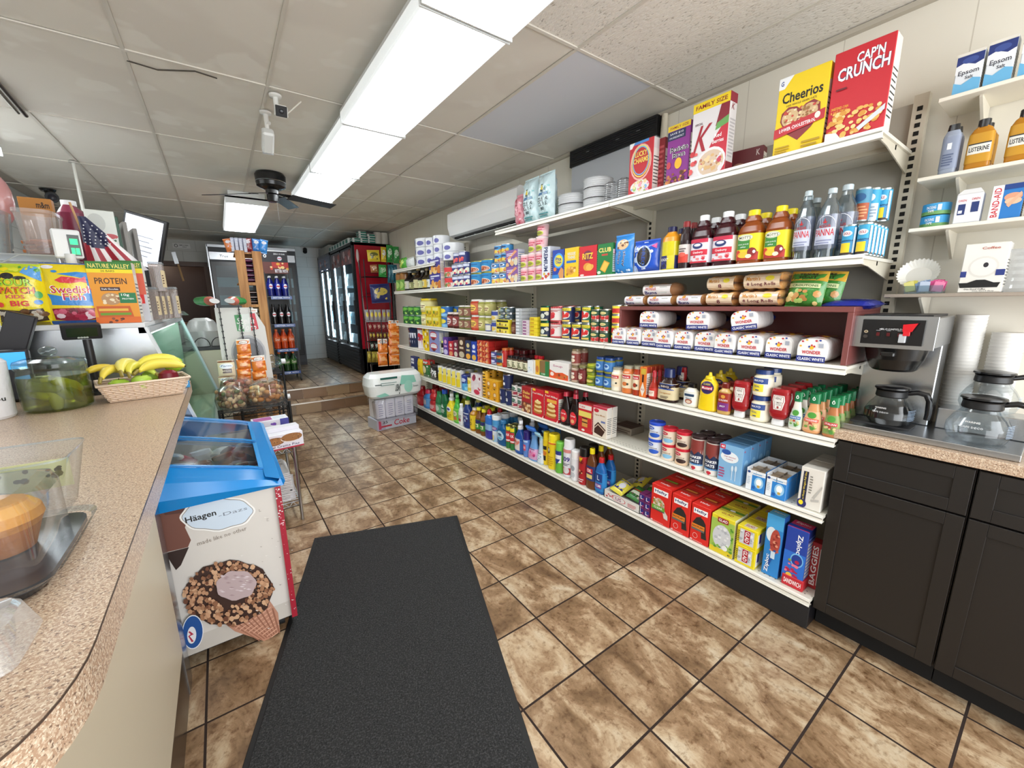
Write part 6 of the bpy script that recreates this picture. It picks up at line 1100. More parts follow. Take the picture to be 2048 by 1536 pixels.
def carafe(loc, rz, coffee, label, s=1.0):
    gp = [(0, .055), (.006, .07), (.03, .079), (.055, .078), (.085, .064), (.105, .05), (.118, .044)]
    TH('coffee_carafe', label, 'coffee pot', loc, [
        ('glass_bowl', lambda m: (m.lathe([(z, r, 'f2f6f8', 'glass') for z, r in gp], 32, True, False), D(m, f_cyl(.0795, .055, .12), .12, .03, .01).t('WARING', .3, .7, .22, 'f0f0f0', .3), D(m, f_cyl(.0795, .04, .12), .12, .03, .01).t('CAFE DECO', .3, .6, .22, 'e0e4e8', .45), D(m, f_cyl(.0795, .03, .1), .1, .05, .01).lines(1.15, 0, 1.6, .9, 8, 'a9c0dc', .25))),
        ] + ([('coffee', lambda m: m.lathe([(.004, .055, '060302', 'rubber'), (.03, .0765, '060302', 'rubber'), (coffee, .0765, '060302', 'rubber')], 28))] if coffee else []) + [
        ('collar', lambda m: m.lathe([(.114, .048, '141416', 'satin'), (.118, .05, '141416', 'satin'), (.138, .048, '141416', 'satin'), (.142, .05, '141416', 'satin')], 28), 'black collar'),
        ('lid', lambda m: m.lathe([(.142, .044, '101012', 'gloss'), (.148, .056, '101012', 'gloss'), (.154, .054, '101012', 'gloss'), (.158, .03, '101012', 'gloss')], 28), 'black lid'),
        ('handle', lambda m: m.tube([(.045, 0, .132), (.075, 0, .14), (.1, 0, .135), (.112, 0, .11), (.114, 0, .06), (.112, 0, .035)], [.009, .01, .011, .011, .01, .009], '141416', 'gloss', 8), 'black handle')], 'glass coffee carafes', (0, 0, rz), (s, s, s))
carafe((2.1, .39, .9545), -PI/2+.15, .058, 'glass carafe holding black coffee under the brewer head', .95)
carafe((2.095, .155, .9505), -PI/2+.2, .0, 'empty glass carafe on the front right warmer', 1.0)
carafe((2.25, .155, 1.0285), -PI/2+.35, .0, 'empty glass carafe on the raised rear warmer', .95)
# foam cups stacked behind the brewer
def cups(m, n, c='e9e7e2'):
    for i in range(n): 
        z = i*.0125; m.lathe([(z, .03, c, 'satin'), (z+.08, .043, c, 'satin'), (z+.083, .044, c, 'satin'), (z+.083, .041, c, 'satin')], 18, i == 0, i == n-1)
TH('foam_cup_stack', 'leaning stack of white foam cups right behind the brewer column', 'cups', (2.358, .25, .928), [('cups', lambda m: cups(m, 30))], 'foam cup stacks', rot=(.0, .0, 0))
TH('foam_cup_stack', 'shorter stack of white foam cups at the right, behind the carafes', 'cups', (2.358, .15, .928), [('cups', lambda m: cups(m, 25))], 'foam cup stacks', rot=(-.0, .0, 0))

# ---- wall shelves over the brewer
SHELF.update({11: 2.14, 12: 1.88, 13: 1.70, 14: 1.455})
def wallshelf(k, y1, wood, lab):
    z = SHELF[k]; c = 'efe9da' if not wood else 'a4978a'
    def brk(m, y):
        if 1:
            P_ = [(2.41, z-.012), (2.24, z-.012), (2.24, z-.02), (2.4, z-.11), (2.41, z-.11)]; n = len(P_)
            m.add([(x, y-.004, q) for x, q in P_]+[(x, y+.004, q) for x, q in P_], [tuple(range(n)), tuple(range(2*n-1, n-1, -1))]+[(i, n+i, n+(i+1) % n, (i+1) % n) for i in range(n)], 'e2dccd', 'satin')
    o = TH('wall_shelf', lab, 'shelf', (0, 0, 0), [('board', lambda m: m.box(2.2, 2.415, -.5, y1, z-.013, z, c, 'satin', .0015)), ('bracket', lambda m: brk(m, y1-.1)), ('bracket', lambda m: brk(m, -.2))], 'cream wall shelves over the brewer')
wallshelf(11, .425, 0, 'cream wall shelf topmost on the right, carrying salt boxes')
wallshelf(12, .445, 0, 'cream wall shelf carrying mouthwash bottles')
wallshelf(13, .445, 0, 'cream wall shelf carrying plaster box and tape rolls')
wallshelf(14, .485, 1, 'grey-brown wall shelf carrying coffee filters and sugar')
ep = bx(Rr(0, .62, 1, .93, '22357a'), PG([(0, .62), (0, .7), (.3, .76), (.7, .66), (1, .72), (1, .5), (0, .5)], 'eef2f6'), E_(.5, .8, .3, .08, '3a5098'), T('Epsom', .5, .5, .15, '3a3a48', .76), T('Salt', .55, .38, .08, '3a3a48', .3), PG([(0, 0), (0, .3), (.3, .22), (.7, .34), (1, .28), (1, 0)], '6ab4e0'), Rr(0, .93, 1, 1, 'e6e2d8'))
kx = dict(X=2.2, inset=.012)
row(11, 1901, 1958, 78, BOX('e4eaf0', ep, dict(top='e6e2d8')), 'salt_carton', 'white and blue bath salt carton, leftmost on the topmost wall shelf', 'box', d=.06, **kx)
row(11, 1962, 2022, 86, BOX('e4eaf0', ep, dict(top='e6e2d8')), 'salt_carton', 'white and blue bath salt carton, second on the topmost wall shelf', 'box', d=.06, **kx)
row(11, 2032, 2092, 90, BOX('e4eaf0', ep, dict(top='e6e2d8')), 'salt_carton', 'bath salt carton cut by the right edge of the picture', 'box', d=.06, **kx)
LST = dict(secs=[(0, .9), (.03, 1), (.7, 1), (.82, .7), (.86, .42)], cap=[(.84, .5, '2a2a2c'), (.99, .5), (1, .44)])
ll = (.12, .72, 'c8921e', PR(Rr(.0, .3, 1, .62, 'e8e6dc'), T('LISTERINE', .5, .46, .16, '1f2228', .88, bold=.04), Rr(0, .62, 1, .66, '2a2a2c')))
row(12, 1923, 1978, 96, BOT(LST['secs'], LST['cap'], ll, 4, .55, 'gloss', 'b87a14'), 'mouthwash_bottle', 'amber mouthwash bottle, middle of the wall shelf', 'bottle', K=2, **kx)
row(12, 2003, 2062, 102, BOT(LST['secs'], LST['cap'], ll, 4, .55, 'gloss', 'b87a14'), 'mouthwash_bottle', 'amber mouthwash bottle at the right edge of the picture', 'bottle', K=1, **kx)
row(12, 1872, 1909, 96, BOT([(0, .92), (.02, 1), (.78, 1), (.88, .7)], [(.87, .72, '1c1c1e'), (1, .62)], (.1, .75, '8e98ae', PR(Rr(.3, .6, .6, .8, 'e8ecf0'), LN(.1, .1, .8, .5, 5, '5a6684'))), 3, .6, 'gloss', '98a2b4'), 'shampoo_bottle', 'grey-blue toiletry bottle with black cap, left on the wall shelf', 'bottle', K=2, **kx)
def TAPE(w, h, d):
    m = mp_(MB(), w/2); r = w/2; m.lathe([(0, r, '6a9a5a', 'card'), (h*.3, r, '3a9ad0', 'card'), (h*.95, r*.99, '3a9ad0', 'card'), (h*.96, r*.5, 'd8d8d0', 'card')], 28)
    q = D(m, f_cyl(r*1.0, h*.1, r*2.2), r*2.2, h*.8, r*.3); q.t('PACKING', .4, .62, .3, W_, .3); q.t('TAPE', .4, .25, .25, W_, .2); q.r(.6, .3, .72, .9, 'e8e8ec'); return [P('tape_roll', m)]
row(13, 1831, 1893, 48, TAPE, 'packing_tape', 'blue and green packing tape roll', 'tape', m=2, **kx)
TH('toothpaste_display', 'white hang-tab carton of small tubes on the wall shelf', 'box', (2.215, (yx(1893, 2.215, 1.7)+yx(1968, 2.215, 1.7))/2, 1.7), [('carton', lambda m: (m.box(-.032, .032, 0, .05, 0, .1, 'e8e8ea', 'card', .002), m.add([(-.032, 0, .1), (.032, 0, .1), (.02, .02, .118), (-.02, .02, .118)], [(0, 1, 2, 3)], 'f2f2f4', 'card'), PR(T('DREN', .25, .78, .07, 'c8303a', .3), T('DREN', .75, .8, .07, 'c8303a', .3), Rr(.12, .3, .4, .66, '23366e'), Rr(.62, .36, .9, .7, '23366e'), Rr(.15, .35, .3, .45, 'e0e4ee'), Rr(.0, .0, 1, .03, 'b8b8bc'))(D(m, f_front(.064), .064, .1))))], rot=(0, 0, -PI/2))
row(13, 1972, 2040, 68, BOX('2a7ac4', bx(Rr(0, 0, .35, 1, 'eceef2'), T('BAND-AID', .17, .5, .22, 'c8202c', .86, rot=PI/2, bold=.03), E_(.68, .62, .28, .12, 'e0a080'), E_(.7, .5, .26, .1, 'ecc0a0'), PG([(.5, .4), (.9, .75), (.95, .68), (.6, .32)], 'e8b090'), Rr(.36, .85, 1, 1, '1c3f86')), dict(top='22569a', right='1d4f94')), 'plaster_box', 'blue and white sticking plaster box with red upright lettering', 'box', d=.05, **kx)
row(13, 2046, 2075, 84, BOX('1c1c20', bx(BL(.1, .1, .9, .9, 8, .1, ['3a3a40', '6a6a70'])), side=None), 'toiletry_box', 'black box at the right edge of the wall shelf', 'box', d=.04, **kx)
# coffee filters standing on edge, fluted
def filt(m):
    n = 60; 
    for k, (z0, r) in enumerate(((0, .052), (.012, .056), (.024, .06))):
        a = [(r*.62*math.cos(2*PI*i/n), r*.62*math.sin(2*PI*i/n), z0) for i in range(n)]
        b = [((r+(.003 if i % 2 else -.002))*math.cos(2*PI*i/n), (r+(.003 if i % 2 else -.002))*math.sin(2*PI*i/n), z0+.022+(.004 if i % 2 else 0)) for i in range(n)]
        m.add(a+b, [(i, (i+1) % n, n+(i+1) % n, n+i) for i in range(n)], 'e9e7e0', 'satin'); m.add(a, [tuple(range(n))], 'dddad2', 'satin')
TH('coffee_filters', 'fluted white stack of basket coffee filters leaning on the wall', 'coffee filters', (2.29, .405, 1.455+.059), [('filters', filt)], rot=(0, -1.12, 0))
def tray3(m):
    w, d, h = .105, .06, .03; c = 'e8f0f4'
    m.box(-w/2, w/2, 0, d, 0, .002, c, 'clear'); m.box(-w/2, w/2, 0, .0015, 0, h, c, 'clear'); m.box(-w/2, w/2, d, d+.0015, 0, h, c, 'clear')
    for x in (-w/2, -w/6, w/6, w/2-.0015): m.box(x, x+.0015, 0, d, 0, h, c, 'clear')
yt = (yx(1788, 2.21, 1.455)+yx(1906, 2.21, 1.455))/2
TH('sweetener_tray', 'clear three-part sweetener tray on the grey-brown wall shelf', 'tray', (2.206, yt, 1.4555), [('tray', tray3)], rot=(0, 0, -PI/2))
RP = random.Random(9)
for k, (c1, c2, nm_) in enumerate((('dcd25a', 'e8e08a', 'yellow'), ('8aa6d0', 'c8d4e8', 'blue'), ('d84a8a', 'ee8ab0', 'pink'))):
    def sug(m, k=k, c1=c1, c2=c2):
        for i in range(11):
            m.M = Matrix.Translation((-.035+.035*k+RP.uniform(-.006, .006), .005+i*.0047, .005+RP.uniform(0, .008))) @ Matrix.Rotation(RP.uniform(-.35, .35), 4, 'Y') @ Matrix.Rotation(RP.uniform(-.2, .1), 4, 'X')
            m.box(-.014, .014, 0, .0012, 0, .036, c1 if i % 3 else c2, 'card')
    o = TH('sweetener_packets', nm_+' sweetener sachets packed in the clear tray', 'sachets', (2.206, yt, 1.4575), [('packets', sug)], rot=(0, 0, -PI/2)); o['kind'] = 'stuff'
row(14, 1911, 2003, 98, BOX('ece8e0', bx(E_(.5, .52, .35, .22, 'e0dcd4'), E_(.5, .52, .3, .18, 'ece8e2'), E_(.55, .56, .06, .05, '2c2a30'), Rr(0, .32, .14, .44, '2a3a80'), Rr(.8, .34, 1, .46, '2a3a80'), PG([(.0, .2), (.2, .2), (.4, .26), (.6, .26), (.8, .2), (.95, .2), (.9, .1), (.05, .1)], '141414'), E_(.5, .2, .14, .05, '141414'), T('One Good Coffee', .4, .07, .04, '3a3630', .5), T('One Good Shop', .6, .03, .03, '3a3630', .5), T('Coffee', .6, .9, .05, 'b85a4a', .4)), dict(right='dcdad6', top='e6e2da')), 'stirrer_box', 'white carton with torn-open front slot on the grey-brown shelf', 'box', d=.08, **kx)
TH('lid_sleeve', 'clouded sleeve of plastic lids at the right edge of the grey-brown shelf', 'cup lids', (2.29, yx(2030, 2.25, 1.5), 1.456), [('lids', lambda m: m.lathe([(z*.012, .045+(.004 if z % 2 else 0), 'eef0f2', 'cloudy') for z in range(13)], 20))])

# ---- wall air conditioners and the ceiling fittings
def ac(m):
    Y0_, Y1_ = 2.92, 4.2
    P_ = [(2.41, 2.13), (2.24, 2.125), (2.17, 2.16), (2.145, 2.25), (2.15, 2.38), (2.18, 2.405), (2.41, 2.405)]; n = len(P_)
    m.add([(x, Y0_, z) for x, z in P_]+[(x, Y1_, z) for x, z in P_], [tuple(range(n)), tuple(range(2*n-1, n-1, -1))]+[(i, n+i, n+(i+1) % n, (i+1) % n) for i in range(n)], 'f8f9f9', 'gloss')
TH('split_air_conditioner', 'white split air conditioner on the wall left of the clear cups', 'air conditioner', (0, 0, 0), [('casing', ac), ('outlet', lambda m: (m.box(2.185, 2.25, 2.98, 4.12, 2.122, 2.14, '1e1e20', 'matte'), [m.box(2.19, 2.245, y, y+.006, 2.118, 2.124, 'c8cccc', 'satin') for y in (3.1, 3.3, 3.5, 3.7, 3.9)])), ('flap', lambda m: m.box(2.2, 2.3, 2.97, 4.13, 2.112, 2.118, 'e2e4e4', 'gloss', .001))])
TH('wall_air_unit', 'flat wall air unit with black louvres above the cereal boxes', 'air conditioner', (0, 0, 0), [('panel', lambda m: m.box(2.372, 2.415, 1.74, 2.5, 2.06, 2.46, 'c6cad0', 'satin', .002), 'pale grey panel'),
    ('grille', lambda m: (m.box(2.36, 2.415, 1.73, 2.51, 2.46, 2.575, '101012', 'satin', .001), [m.box(2.354, 2.362, 1.74, 2.5, 2.478+.0135*i, 2.484+.0135*i, '26262a', 'gloss') for i in range(7)], [m.box(2.352, 2.354, y, y+.03, 2.52, 2.523, 'b8bcc0', 'metal') for y in (1.85, 2.02, 2.3)]), 'black louvred grille')])
TH('pipe_lagging', 'cream lagged pipe beside the black louvred unit', 'pipe', (2.395, 1.7, 2.1), [('lagging', lambda m: m.tube([(0, 0, 0), (.003, .004, .12), (-.003, 0, .24), (.002, .003, .36), (0, 0, .47)], [.017, .02, .018, .021, .018], 'd8d0bc', 'knit', 10))])
# fan
FZ = 2.42; fc = onZ(547, 395, FZ); fx, fy = .52, 4.42
def fan_parts():
    out = [('motor', lambda m: m.lathe([(.0, .035, '141416', 'gloss'), (.0, .05, '141416', 'gloss'), (.03, .052, '141416', 'gloss'), (.045, .09, '18181a', 'gloss'), (.06, .115, '141416', 'gloss'), (.09, .12, '141416', 'gloss'), (.095, .118, 'b8bcc0', 'metal'), (.098, .12, '141416', 'gloss'), (.15, .122, '141416', 'gloss'), (.17, .11, '141416', 'gloss')], 30), 'black drum motor')]
    out.append(('switch_housing', lambda m: m.lathe([(-.07, .035, '101012', 'gloss'), (-.065, .045, '101012', 'gloss'), (-.01, .045, '101012', 'gloss'), (.0, .03, '101012', 'gloss')], 24)))
    L_ = onZ(420, 391, FZ); R_ = onZ(656, 412, FZ)
    aL = math.atan2(L_.y-fy, L_.x-fx); aR = math.atan2(R_.y-fy, R_.x-fx); 
    for a, ln in ((aL, .62), (aR, .62), (1.15, .6)):
        def bl(m, a=a, ln=ln):
            m.M = Matrix.Rotation(a, 4, 'Z') @ Matrix.Translation((0, 0, .005)) @ Matrix.Rotation(-.22, 4, 'X')
            m.box(.16, ln, -.055, .055, -.003, .003, '2a2422', 'satin', .002)
            m.prism([(.05, -.012), (.2, -.03), (.2, .03), (.05, .012)], .003, .008, '18181a', 'metal')
        out.append(('blade', bl))
    out.append(('pull_chain', lambda m: m.tube([(.03, 0, -.06), (.032, .002, -.22)], .0015, '8a8a8a', 'metal', 5)))
    return out
TH('ceiling_fan', 'black low-profile ceiling fan beside the long fluorescent row', 'fan', (fx, fy, FZ), fan_parts())
def cctv(m, s=1):
    m.lathe([(0, .032, 'e8e8e4', 'satin'), (-.01, .032, 'e8e8e4', 'satin'), (-.014, .02, 'e8e8e4', 'satin')][::-1], 20); m.tube([(0, 0, -.01), (0, 0, -.05), (.01, -.01, -.065)], .014, 'e8e8e4', 'satin', 10)
c1 = onZ(550, 188, CEIL)
TH('security_camera', 'white bullet security camera with black face, nearer one on the ceiling', 'camera', (c1.x, c1.y, CEIL-.004), [('mount', cctv), ('housing', lambda m: (setattr(m, 'M', Matrix.Translation((.015, -.03, -.09)) @ Matrix.Rotation(.35, 4, 'X') @ Matrix.Rotation(-.1, 4, 'Z')), m.box(-.032, .032, -.06, .07, -.03, .03, 'e6e6e2', 'satin', .008))),
    ('lens_face', lambda m: (setattr(m, 'M', Matrix.Translation((.015, -.03, -.09)) @ Matrix.Rotation(.35, 4, 'X') @ Matrix.Rotation(-.1, 4, 'Z')), m.box(-.028, .028, -.066, -.06, -.026, .026, '0a0a0c', 'rubber', .004), m.ell((0, -.067, 0), (.012, .004, .012), '26282e', 'gloss')), 'black glass face'),
    ('cable', lambda m: m.tube([(.03, .02, -.09), (.06, .0, -.075), (.13, -.0, -.002)], .004, 'e0ddd2', 'satin', 6))])
c2 = onZ(533, 212, CEIL)
TH('security_camera', 'white security camera pointing away, farther one on the ceiling', 'camera', (c2.x, c2.y+.08, CEIL-.004), [('mount', lambda m: (cctv(m), m.tube([(0, 0, -.02), (0, 0, -.1)], .012, 'e6e6e2', 'satin', 10))), ('housing', lambda m: (setattr(m, 'M', Matrix.Translation((.0, .03, -.14)) @ Matrix.Rotation(-.55, 4, 'X')), m.box(-.032, .032, -.06, .09, -.028, .028, 'dcdedc', 'satin', .01), m.box(-.03, .03, .09, .094, -.024, .024, 'b8babc', 'satin')))])
pb = onZ(146, 322, CEIL)
TH('ceiling_pipe', 'thin white pipe hanging from the ceiling above the left counter', 'pipe', (pb.x, pb.y, 1.75), [('pipe', lambda m: (m.tube([(0, 0, 0), (0, 0, CEIL-1.76)], .012, 'd8d8d0', 'satin', 8), m.lathe([(CEIL-1.765, .03, 'c8c8c0', 'satin'), (CEIL-1.755, .03, 'c8c8c0', 'satin')], 12)))])
a_, b2 = onZ(2, 165, CEIL), onZ(50, 222, CEIL)
TH('ceiling_rail', 'short dark metal rail on the ceiling at the left edge of the picture', 'rail', (0, 0, 0), [('rail', lambda m: (m.tube([(a_.x-.25*(b2.x-a_.x), a_.y-.25*(b2.y-a_.y), CEIL-.025), (b2.x, b2.y, CEIL-.025)], .011, '6a5e58', 'metal', 8), m.tube([(a_.x-.03, a_.y, CEIL-.016), (b2.x-.03, b2.y, CEIL-.016)], .009, 'b8b2aa', 'metal', 8)))])
light_fix('ceiling_light', -1.4, -1.1, 3.3, 4.6, 2.485, 'fluorescent light low at the left edge of the picture', 1)
bk = onY(612, 503, YB-.1)
TH('security_camera', 'small black camera on the back wall under the ceiling', 'camera', (bk.x, YB-.005, bk.z+.05), [('housing', lambda m: (m.lathe([(0, .04, '161616', 'satin'), (.02, .04, '161616', 'satin')], 14), m.tube([(0, -.02, 0), (-.02, -.1, -.06)], .04, '161616', 'satin', 10)))])
# ================================================================ left service counter
ZC = 1.03
def ctop(m):
    P_ = [(-.178, 2.85), (-.178, .66)]
    for i in range(9): a = i/8*PI/2; P_.append((-.178-.07*(1-math.cos(a)), .66-.155*math.sin(a)))
    P_ += [(-1.0, .5), (-1.0, 2.85)]
    m.prism(P_, ZC-.06, ZC, 'ffffff', 'laminate')
    Q = [(x+.0012, y-.0012) for x, y in P_[:11]]
    m.add([(x, y, ZC-.0025) for x, y in Q]+[(x, y, ZC+.0006) for x, y in Q], [(i+1, i, 11+i, 11+i+1) for i in range(10)], '4a3c34', 'satin')
TH('counter_top', 'speckled beige laminate counter top with rounded near corner', 'worktop', (0, 0, 0), [('slab', ctop)])
TH('service_counter', 'beige panelled counter base at the lower left', 'counter', (0, 0, 0), [
    ('front_panel', lambda m: m.box(-.275, -.265, .62, 1.74, .19, ZC-.061, 'cfc3ab', 'satin', .001), 'beige panel with fine wood grain'),
    ('end_strip', lambda m: m.box(-.275, -.266, 1.742, 1.838, .0, ZC-.061, 'ffffff', 'stainless'), 'brushed metal strip reflecting the freezer'),
    ('carcass', lambda m: m.box(-.95, -.277, .62, 1.838, 0, ZC-.061, '8a8073', 'satin')),
    ('toe_kick', lambda m: m.box(-.28, -.27, .62, 1.74, 0, .188, '6a6560', 'metal')),
    ('rear_carcass', lambda m: m.box(-.95, -.56, 1.84, 2.84, 0, ZC-.061, '8a8073', 'satin'))])
# pickle jar
jx, jy = -.583, 2.41
gl_ = [(0, .088), (.01, .1), (.05, .104), (.13, .104), (.165, .098), (.175, .104), (.19, .104)]
TH('pickle_jar', 'big round glass jar of dill pickles in green brine on the counter', 'jar', (jx, jy, ZC+.001), [
    ('glass', lambda m: m.lathe([(z, r, 'eef6ee', 'glass') for z, r in gl_], 36, True, False)),
    ('brine', lambda m: m.lathe([(.006, .085, 'd3d67c', 'clear'), (.012, .098, 'd3d67c', 'clear'), (.14, .1, 'd9dc90', 'clear')], 36)),
    ('lid', lambda m: (m.lathe([(.191, .104, 'e8f0f0', 'glass'), (.2, .1, 'e8f0f0', 'glass'), (.21, .07, 'e8f0f0', 'glass'), (.215, .03, 'e8f0f0', 'glass')], 32), m.ell((0, 0, .236), (.028, .028, .02), 'e8f0f0', 'glass')), 'clear glass lid with knob')])
RJ2 = random.Random(4)
for i, (a, z, r, t, yw) in enumerate(((-1.9, .085, .075, .1, 0), (-1.35, .07, .07, .7, 0), (-.8, .09, .075, .5, 1), (-2.4, .06, .07, .15, 1), (-1.6, .045, .068, 1.4, 1), (-2.9, .09, .07, -.2, 0), (-.4, .05, .07, .8, 0), (-1.1, .1, .05, .4, 1), (-2.1, .11, .05, -.1, 0), (0, .07, .03, .2, 0))):
    def pk(m, yw=yw):
        m.tube([(-.052, 0, 0), (-.045, 0, .003), (-.02, 0, .006), (.015, 0, .006), (.042, 0, 0), (.052, 0, -.004)], [.006, .016, .021, .021, .016, .006], 'c0bc3e' if yw else '8f9128', 'satin', 10)
    TH('pickle', 'dill pickle in the glass jar, '+['dark green one lying at the upper front', 'dark green one slanting at the middle front', 'yellow-green one slanting at the right', 'yellow-green one low at the left', 'round yellow pickle end at the low middle', 'dark one at the far left side', 'dark one low at the right side', 'yellow one at the right just under the surface', 'dark one just under the surface at the left', 'dark one in the middle of the jar'][i], 'pickle', (jx+r*.82*math.cos(a), jy+r*.82*math.sin(a), ZC+z+.008), [('pickle', pk)], 'pickles in the jar', (0, t, a+PI/2))
# white cup tower with printed words at the left edge
def tw(m):
    m.lathe([(0, .085, 'e6e6ea', 'film'), (.01, .09, 'e6e6ea', 'film'), (.21, .095, 'e6e6ea', 'film'), (.222, .085, 'e6e6ea', 'film')], 32)
    q = D(m, lambda u, v, d: (lambda r: (r*math.sin((u-.1)/.092), -r*math.cos((u-.1)/.092), v))(.091+.02*v+d), .2, .22, .02, 'film'); q.t('Thank you', .62, .66, .11, '1a1a1e', .72); q.t('Thank you', .66, .34, .11, '1a1a1e', .72)
TH('printed_roll', 'white round pack with black printed words at the left edge of the counter', 'roll', (-.775, 2.34, ZC+.001), [('wrapped_roll', tw)], rot=(0, 0, .0))
# wicker basket with fruit
def weave(m):
    w0, d0, w1, d1, h = .25, .15, .31, .2, .075
    k = 9
    for i in range(k):
        t = (i+.5)/k; w = w0+(w1-w0)*t; d = d0+(d1-d0)*t; z = .006+h*t
        pts = []
        for (ax, ay, bx2, by2, n) in ((-w/2, -d/2, w/2, -d/2, 18), (w/2, -d/2, w/2, d/2, 10), (w/2, d/2, -w/2, d/2, 18), (-w/2, d/2, -w/2, -d/2, 10)):
            nx_, ny_ = (by2-ay), -(bx2-ax); L_ = math.hypot(nx_, ny_); nx_ /= L_; ny_ /= L_
            for j in range(n):
                s_ = (1 if (j+i) % 2 else -1)*.0022; f = j/n; pts.append((ax+(bx2-ax)*f+nx_*s_, ay+(by2-ay)*f+ny_*s_, z))
        m.tube(pts, .0042, 'e3cbb4', 'satin', 5, True)
    m.box(-w0/2, w0/2, -d0/2, d0/2, .001, .006, 'd8bfa4', 'satin')
    for sx in range(-6, 7): 
        for sy in (-1, 1): m.tube([(sx*w0/13, sy*d0/2, .004), (sx*w1/13, sy*d1/2, h)], .0025, 'd2b597', 'satin', 5)
bk_ = Vector((-.325, 2.49, ZC+.001)); br = .2
TH('fruit_basket', 'pale wicker basket of fruit at the far end of the counter', 'basket', bk_, [('basket', weave), ('rim', lambda m: m.tube([(-.157, -.102, .079), (.157, -.102, .079), (.157, .102, .079), (-.157, .102, .079)], .006, 'e6cfb8', 'satin', 6, True))], rot=(0, 0, br))
BR = Matrix.Translation(bk_) @ Matrix.Rotation(br, 4, 'Z')
def banana(name_lab, x, y, z, rz, rx=0, c='dccd48', s=1, ry=0):
    def f(m):
        pts = []; rr = []
        for i in range(11):
            a = (i/10-.5)*1.75; pts.append((.085*math.sin(a), 0, .085*math.cos(a)-.06)); t = i/10; rr.append(.0165*min(1, .32+2.4*t, .3+3.2*(1-t)))
        m.tube(pts, rr, c, 'satin', 10)
        m.ell((pts[-1][0], 0, pts[-1][2]), (.004, .004, .004), '3a2a18', 'matte', 8, 5)
    def st(m): m.tube([(-.068, 0, -.0), (-.086, 0, -.02)], [.006, .005], '8a7a34', 'satin', 6)
    p = BR @ Vector((x, y, z)); TH('banana', name_lab, 'banana', p, [('fruit', f), ('stem', st)], 'bananas in the wicker basket', (rx, ry, rz+br), (s*1.12, s*1.25, s*1.12))
banana('short ripe banana at the far left of the basket', -.13, .03, .125, .3, .2, 'dfc23a', .8)
banana('yellow banana lying left of the middle, tip pointing down', -.09, -.03, .115, .9, -.3, 'e0c94a')
banana('large curved banana arching highest in the middle of the basket', -.04, -.01, .135, 1.15, -.5, 'e4d86a', 1.1)
banana('second banana hugging the large arched one', -.01, -.025, .125, 1.0, -.7, 'd8d04e')
banana('long banana with blue sticker lying across the top at the right', .065, .0, .142, .12, -.6, 'e2d64e', 1.15)
banana('front banana with blue sticker lying just over the red apple', .07, -.045, .128, .18, -1.0, 'e6d552', 1.15)
banana('greenish banana showing beneath the others in the middle', .0, .02, .105, 2.2, 0, 'b9c94a')
def apple(c, c2): return lambda m: m.lathe([(0.004, .012, c, 'gloss'), (0, .02, c, 'gloss'), (.012, .033, c, 'gloss'), (.035, .039, c, 'gloss'), (.055, .034, c2, 'gloss'), (.066, .02, c2, 'gloss'), (.062, .008, c2, 'gloss'), (.056, .001, '5a4a20', 'gloss')], 22)
for lab, x, y, z, c, c2 in (('green apple at the left front of the basket', -.085, -.055, .03, '9cc23a', 'a8cc48'), ('green apple at the front middle, under the bananas', -.01, -.06, .038, 'a4c648', 'b2d058'), ('green apple resting high at the right back of the basket', .12, .03, .098, '9ccc2e', 'aad838'), ('dark red apple at the right front of the basket', .085, -.06, .05, '6a1220', '7a1a2a'), ('green apple low at the back of the basket', .03, .05, .04, '9cc23a', 'a8cc48')):
    p = BR @ Vector((x, y, z)); TH('apple', lab, 'apple', p, [('fruit', apple(c, c2)), ('stem', lambda m: m.tube([(0, 0, .058), (.003, 0, .072)], .0015, '4a3418', 'matte', 5))], None)
TH('small_blue_carton', 'tiny blue and white carton at the far end of the counter', 'box', (-.185, 2.62, ZC+.001), [('carton', lambda m: (m.box(-.016, .016, -.008, .008, 0, .05, '3a9ad8', 'card', .001), D(m, f_front(.032, -.008), .032, .05).r(0, .7, 1, 1, 'eef2f4'), D(m, f_front(.032, -.008), .032, .05).ring(.5, .4, .3, .2, .08, W_)))])
# pin pad, screen arm and pole display behind the jar
TH('card_terminal', 'dark card terminal with blue screen behind the pickle jar', 'card reader', (-.79, 2.72, ZC+.1), [('body', lambda m: m.box(-.07, .07, -.02, .02, -.099, .13, '2a2a30', 'satin', .006)), ('screen', lambda m: m.box(-.045, .06, -.023, -.02, .04, .115, '3a9ae0', 'glow_soft'), 'light blue screen')], rot=(-.25, 0, .1))
TH('till_monitor', 'dark slab-shaped till monitor seen edge-on behind the card terminal', 'monitor', (-.79, 2.8, ZC+.001), [('panel', lambda m: (setattr(m, 'M', Matrix.Translation((.02, 0, .26)) @ Matrix.Rotation(.35, 4, 'Y')), m.box(-.045, .045, -.02, .02, -.12, .13, '26252a', 'satin', .004))), ('stand', lambda m: (m.box(-.08, .08, -.06, .06, 0, .015, '26252a', 'satin', .004), m.box(-.03, .0, -.015, .015, .015, .2, '26252a', 'satin')))])
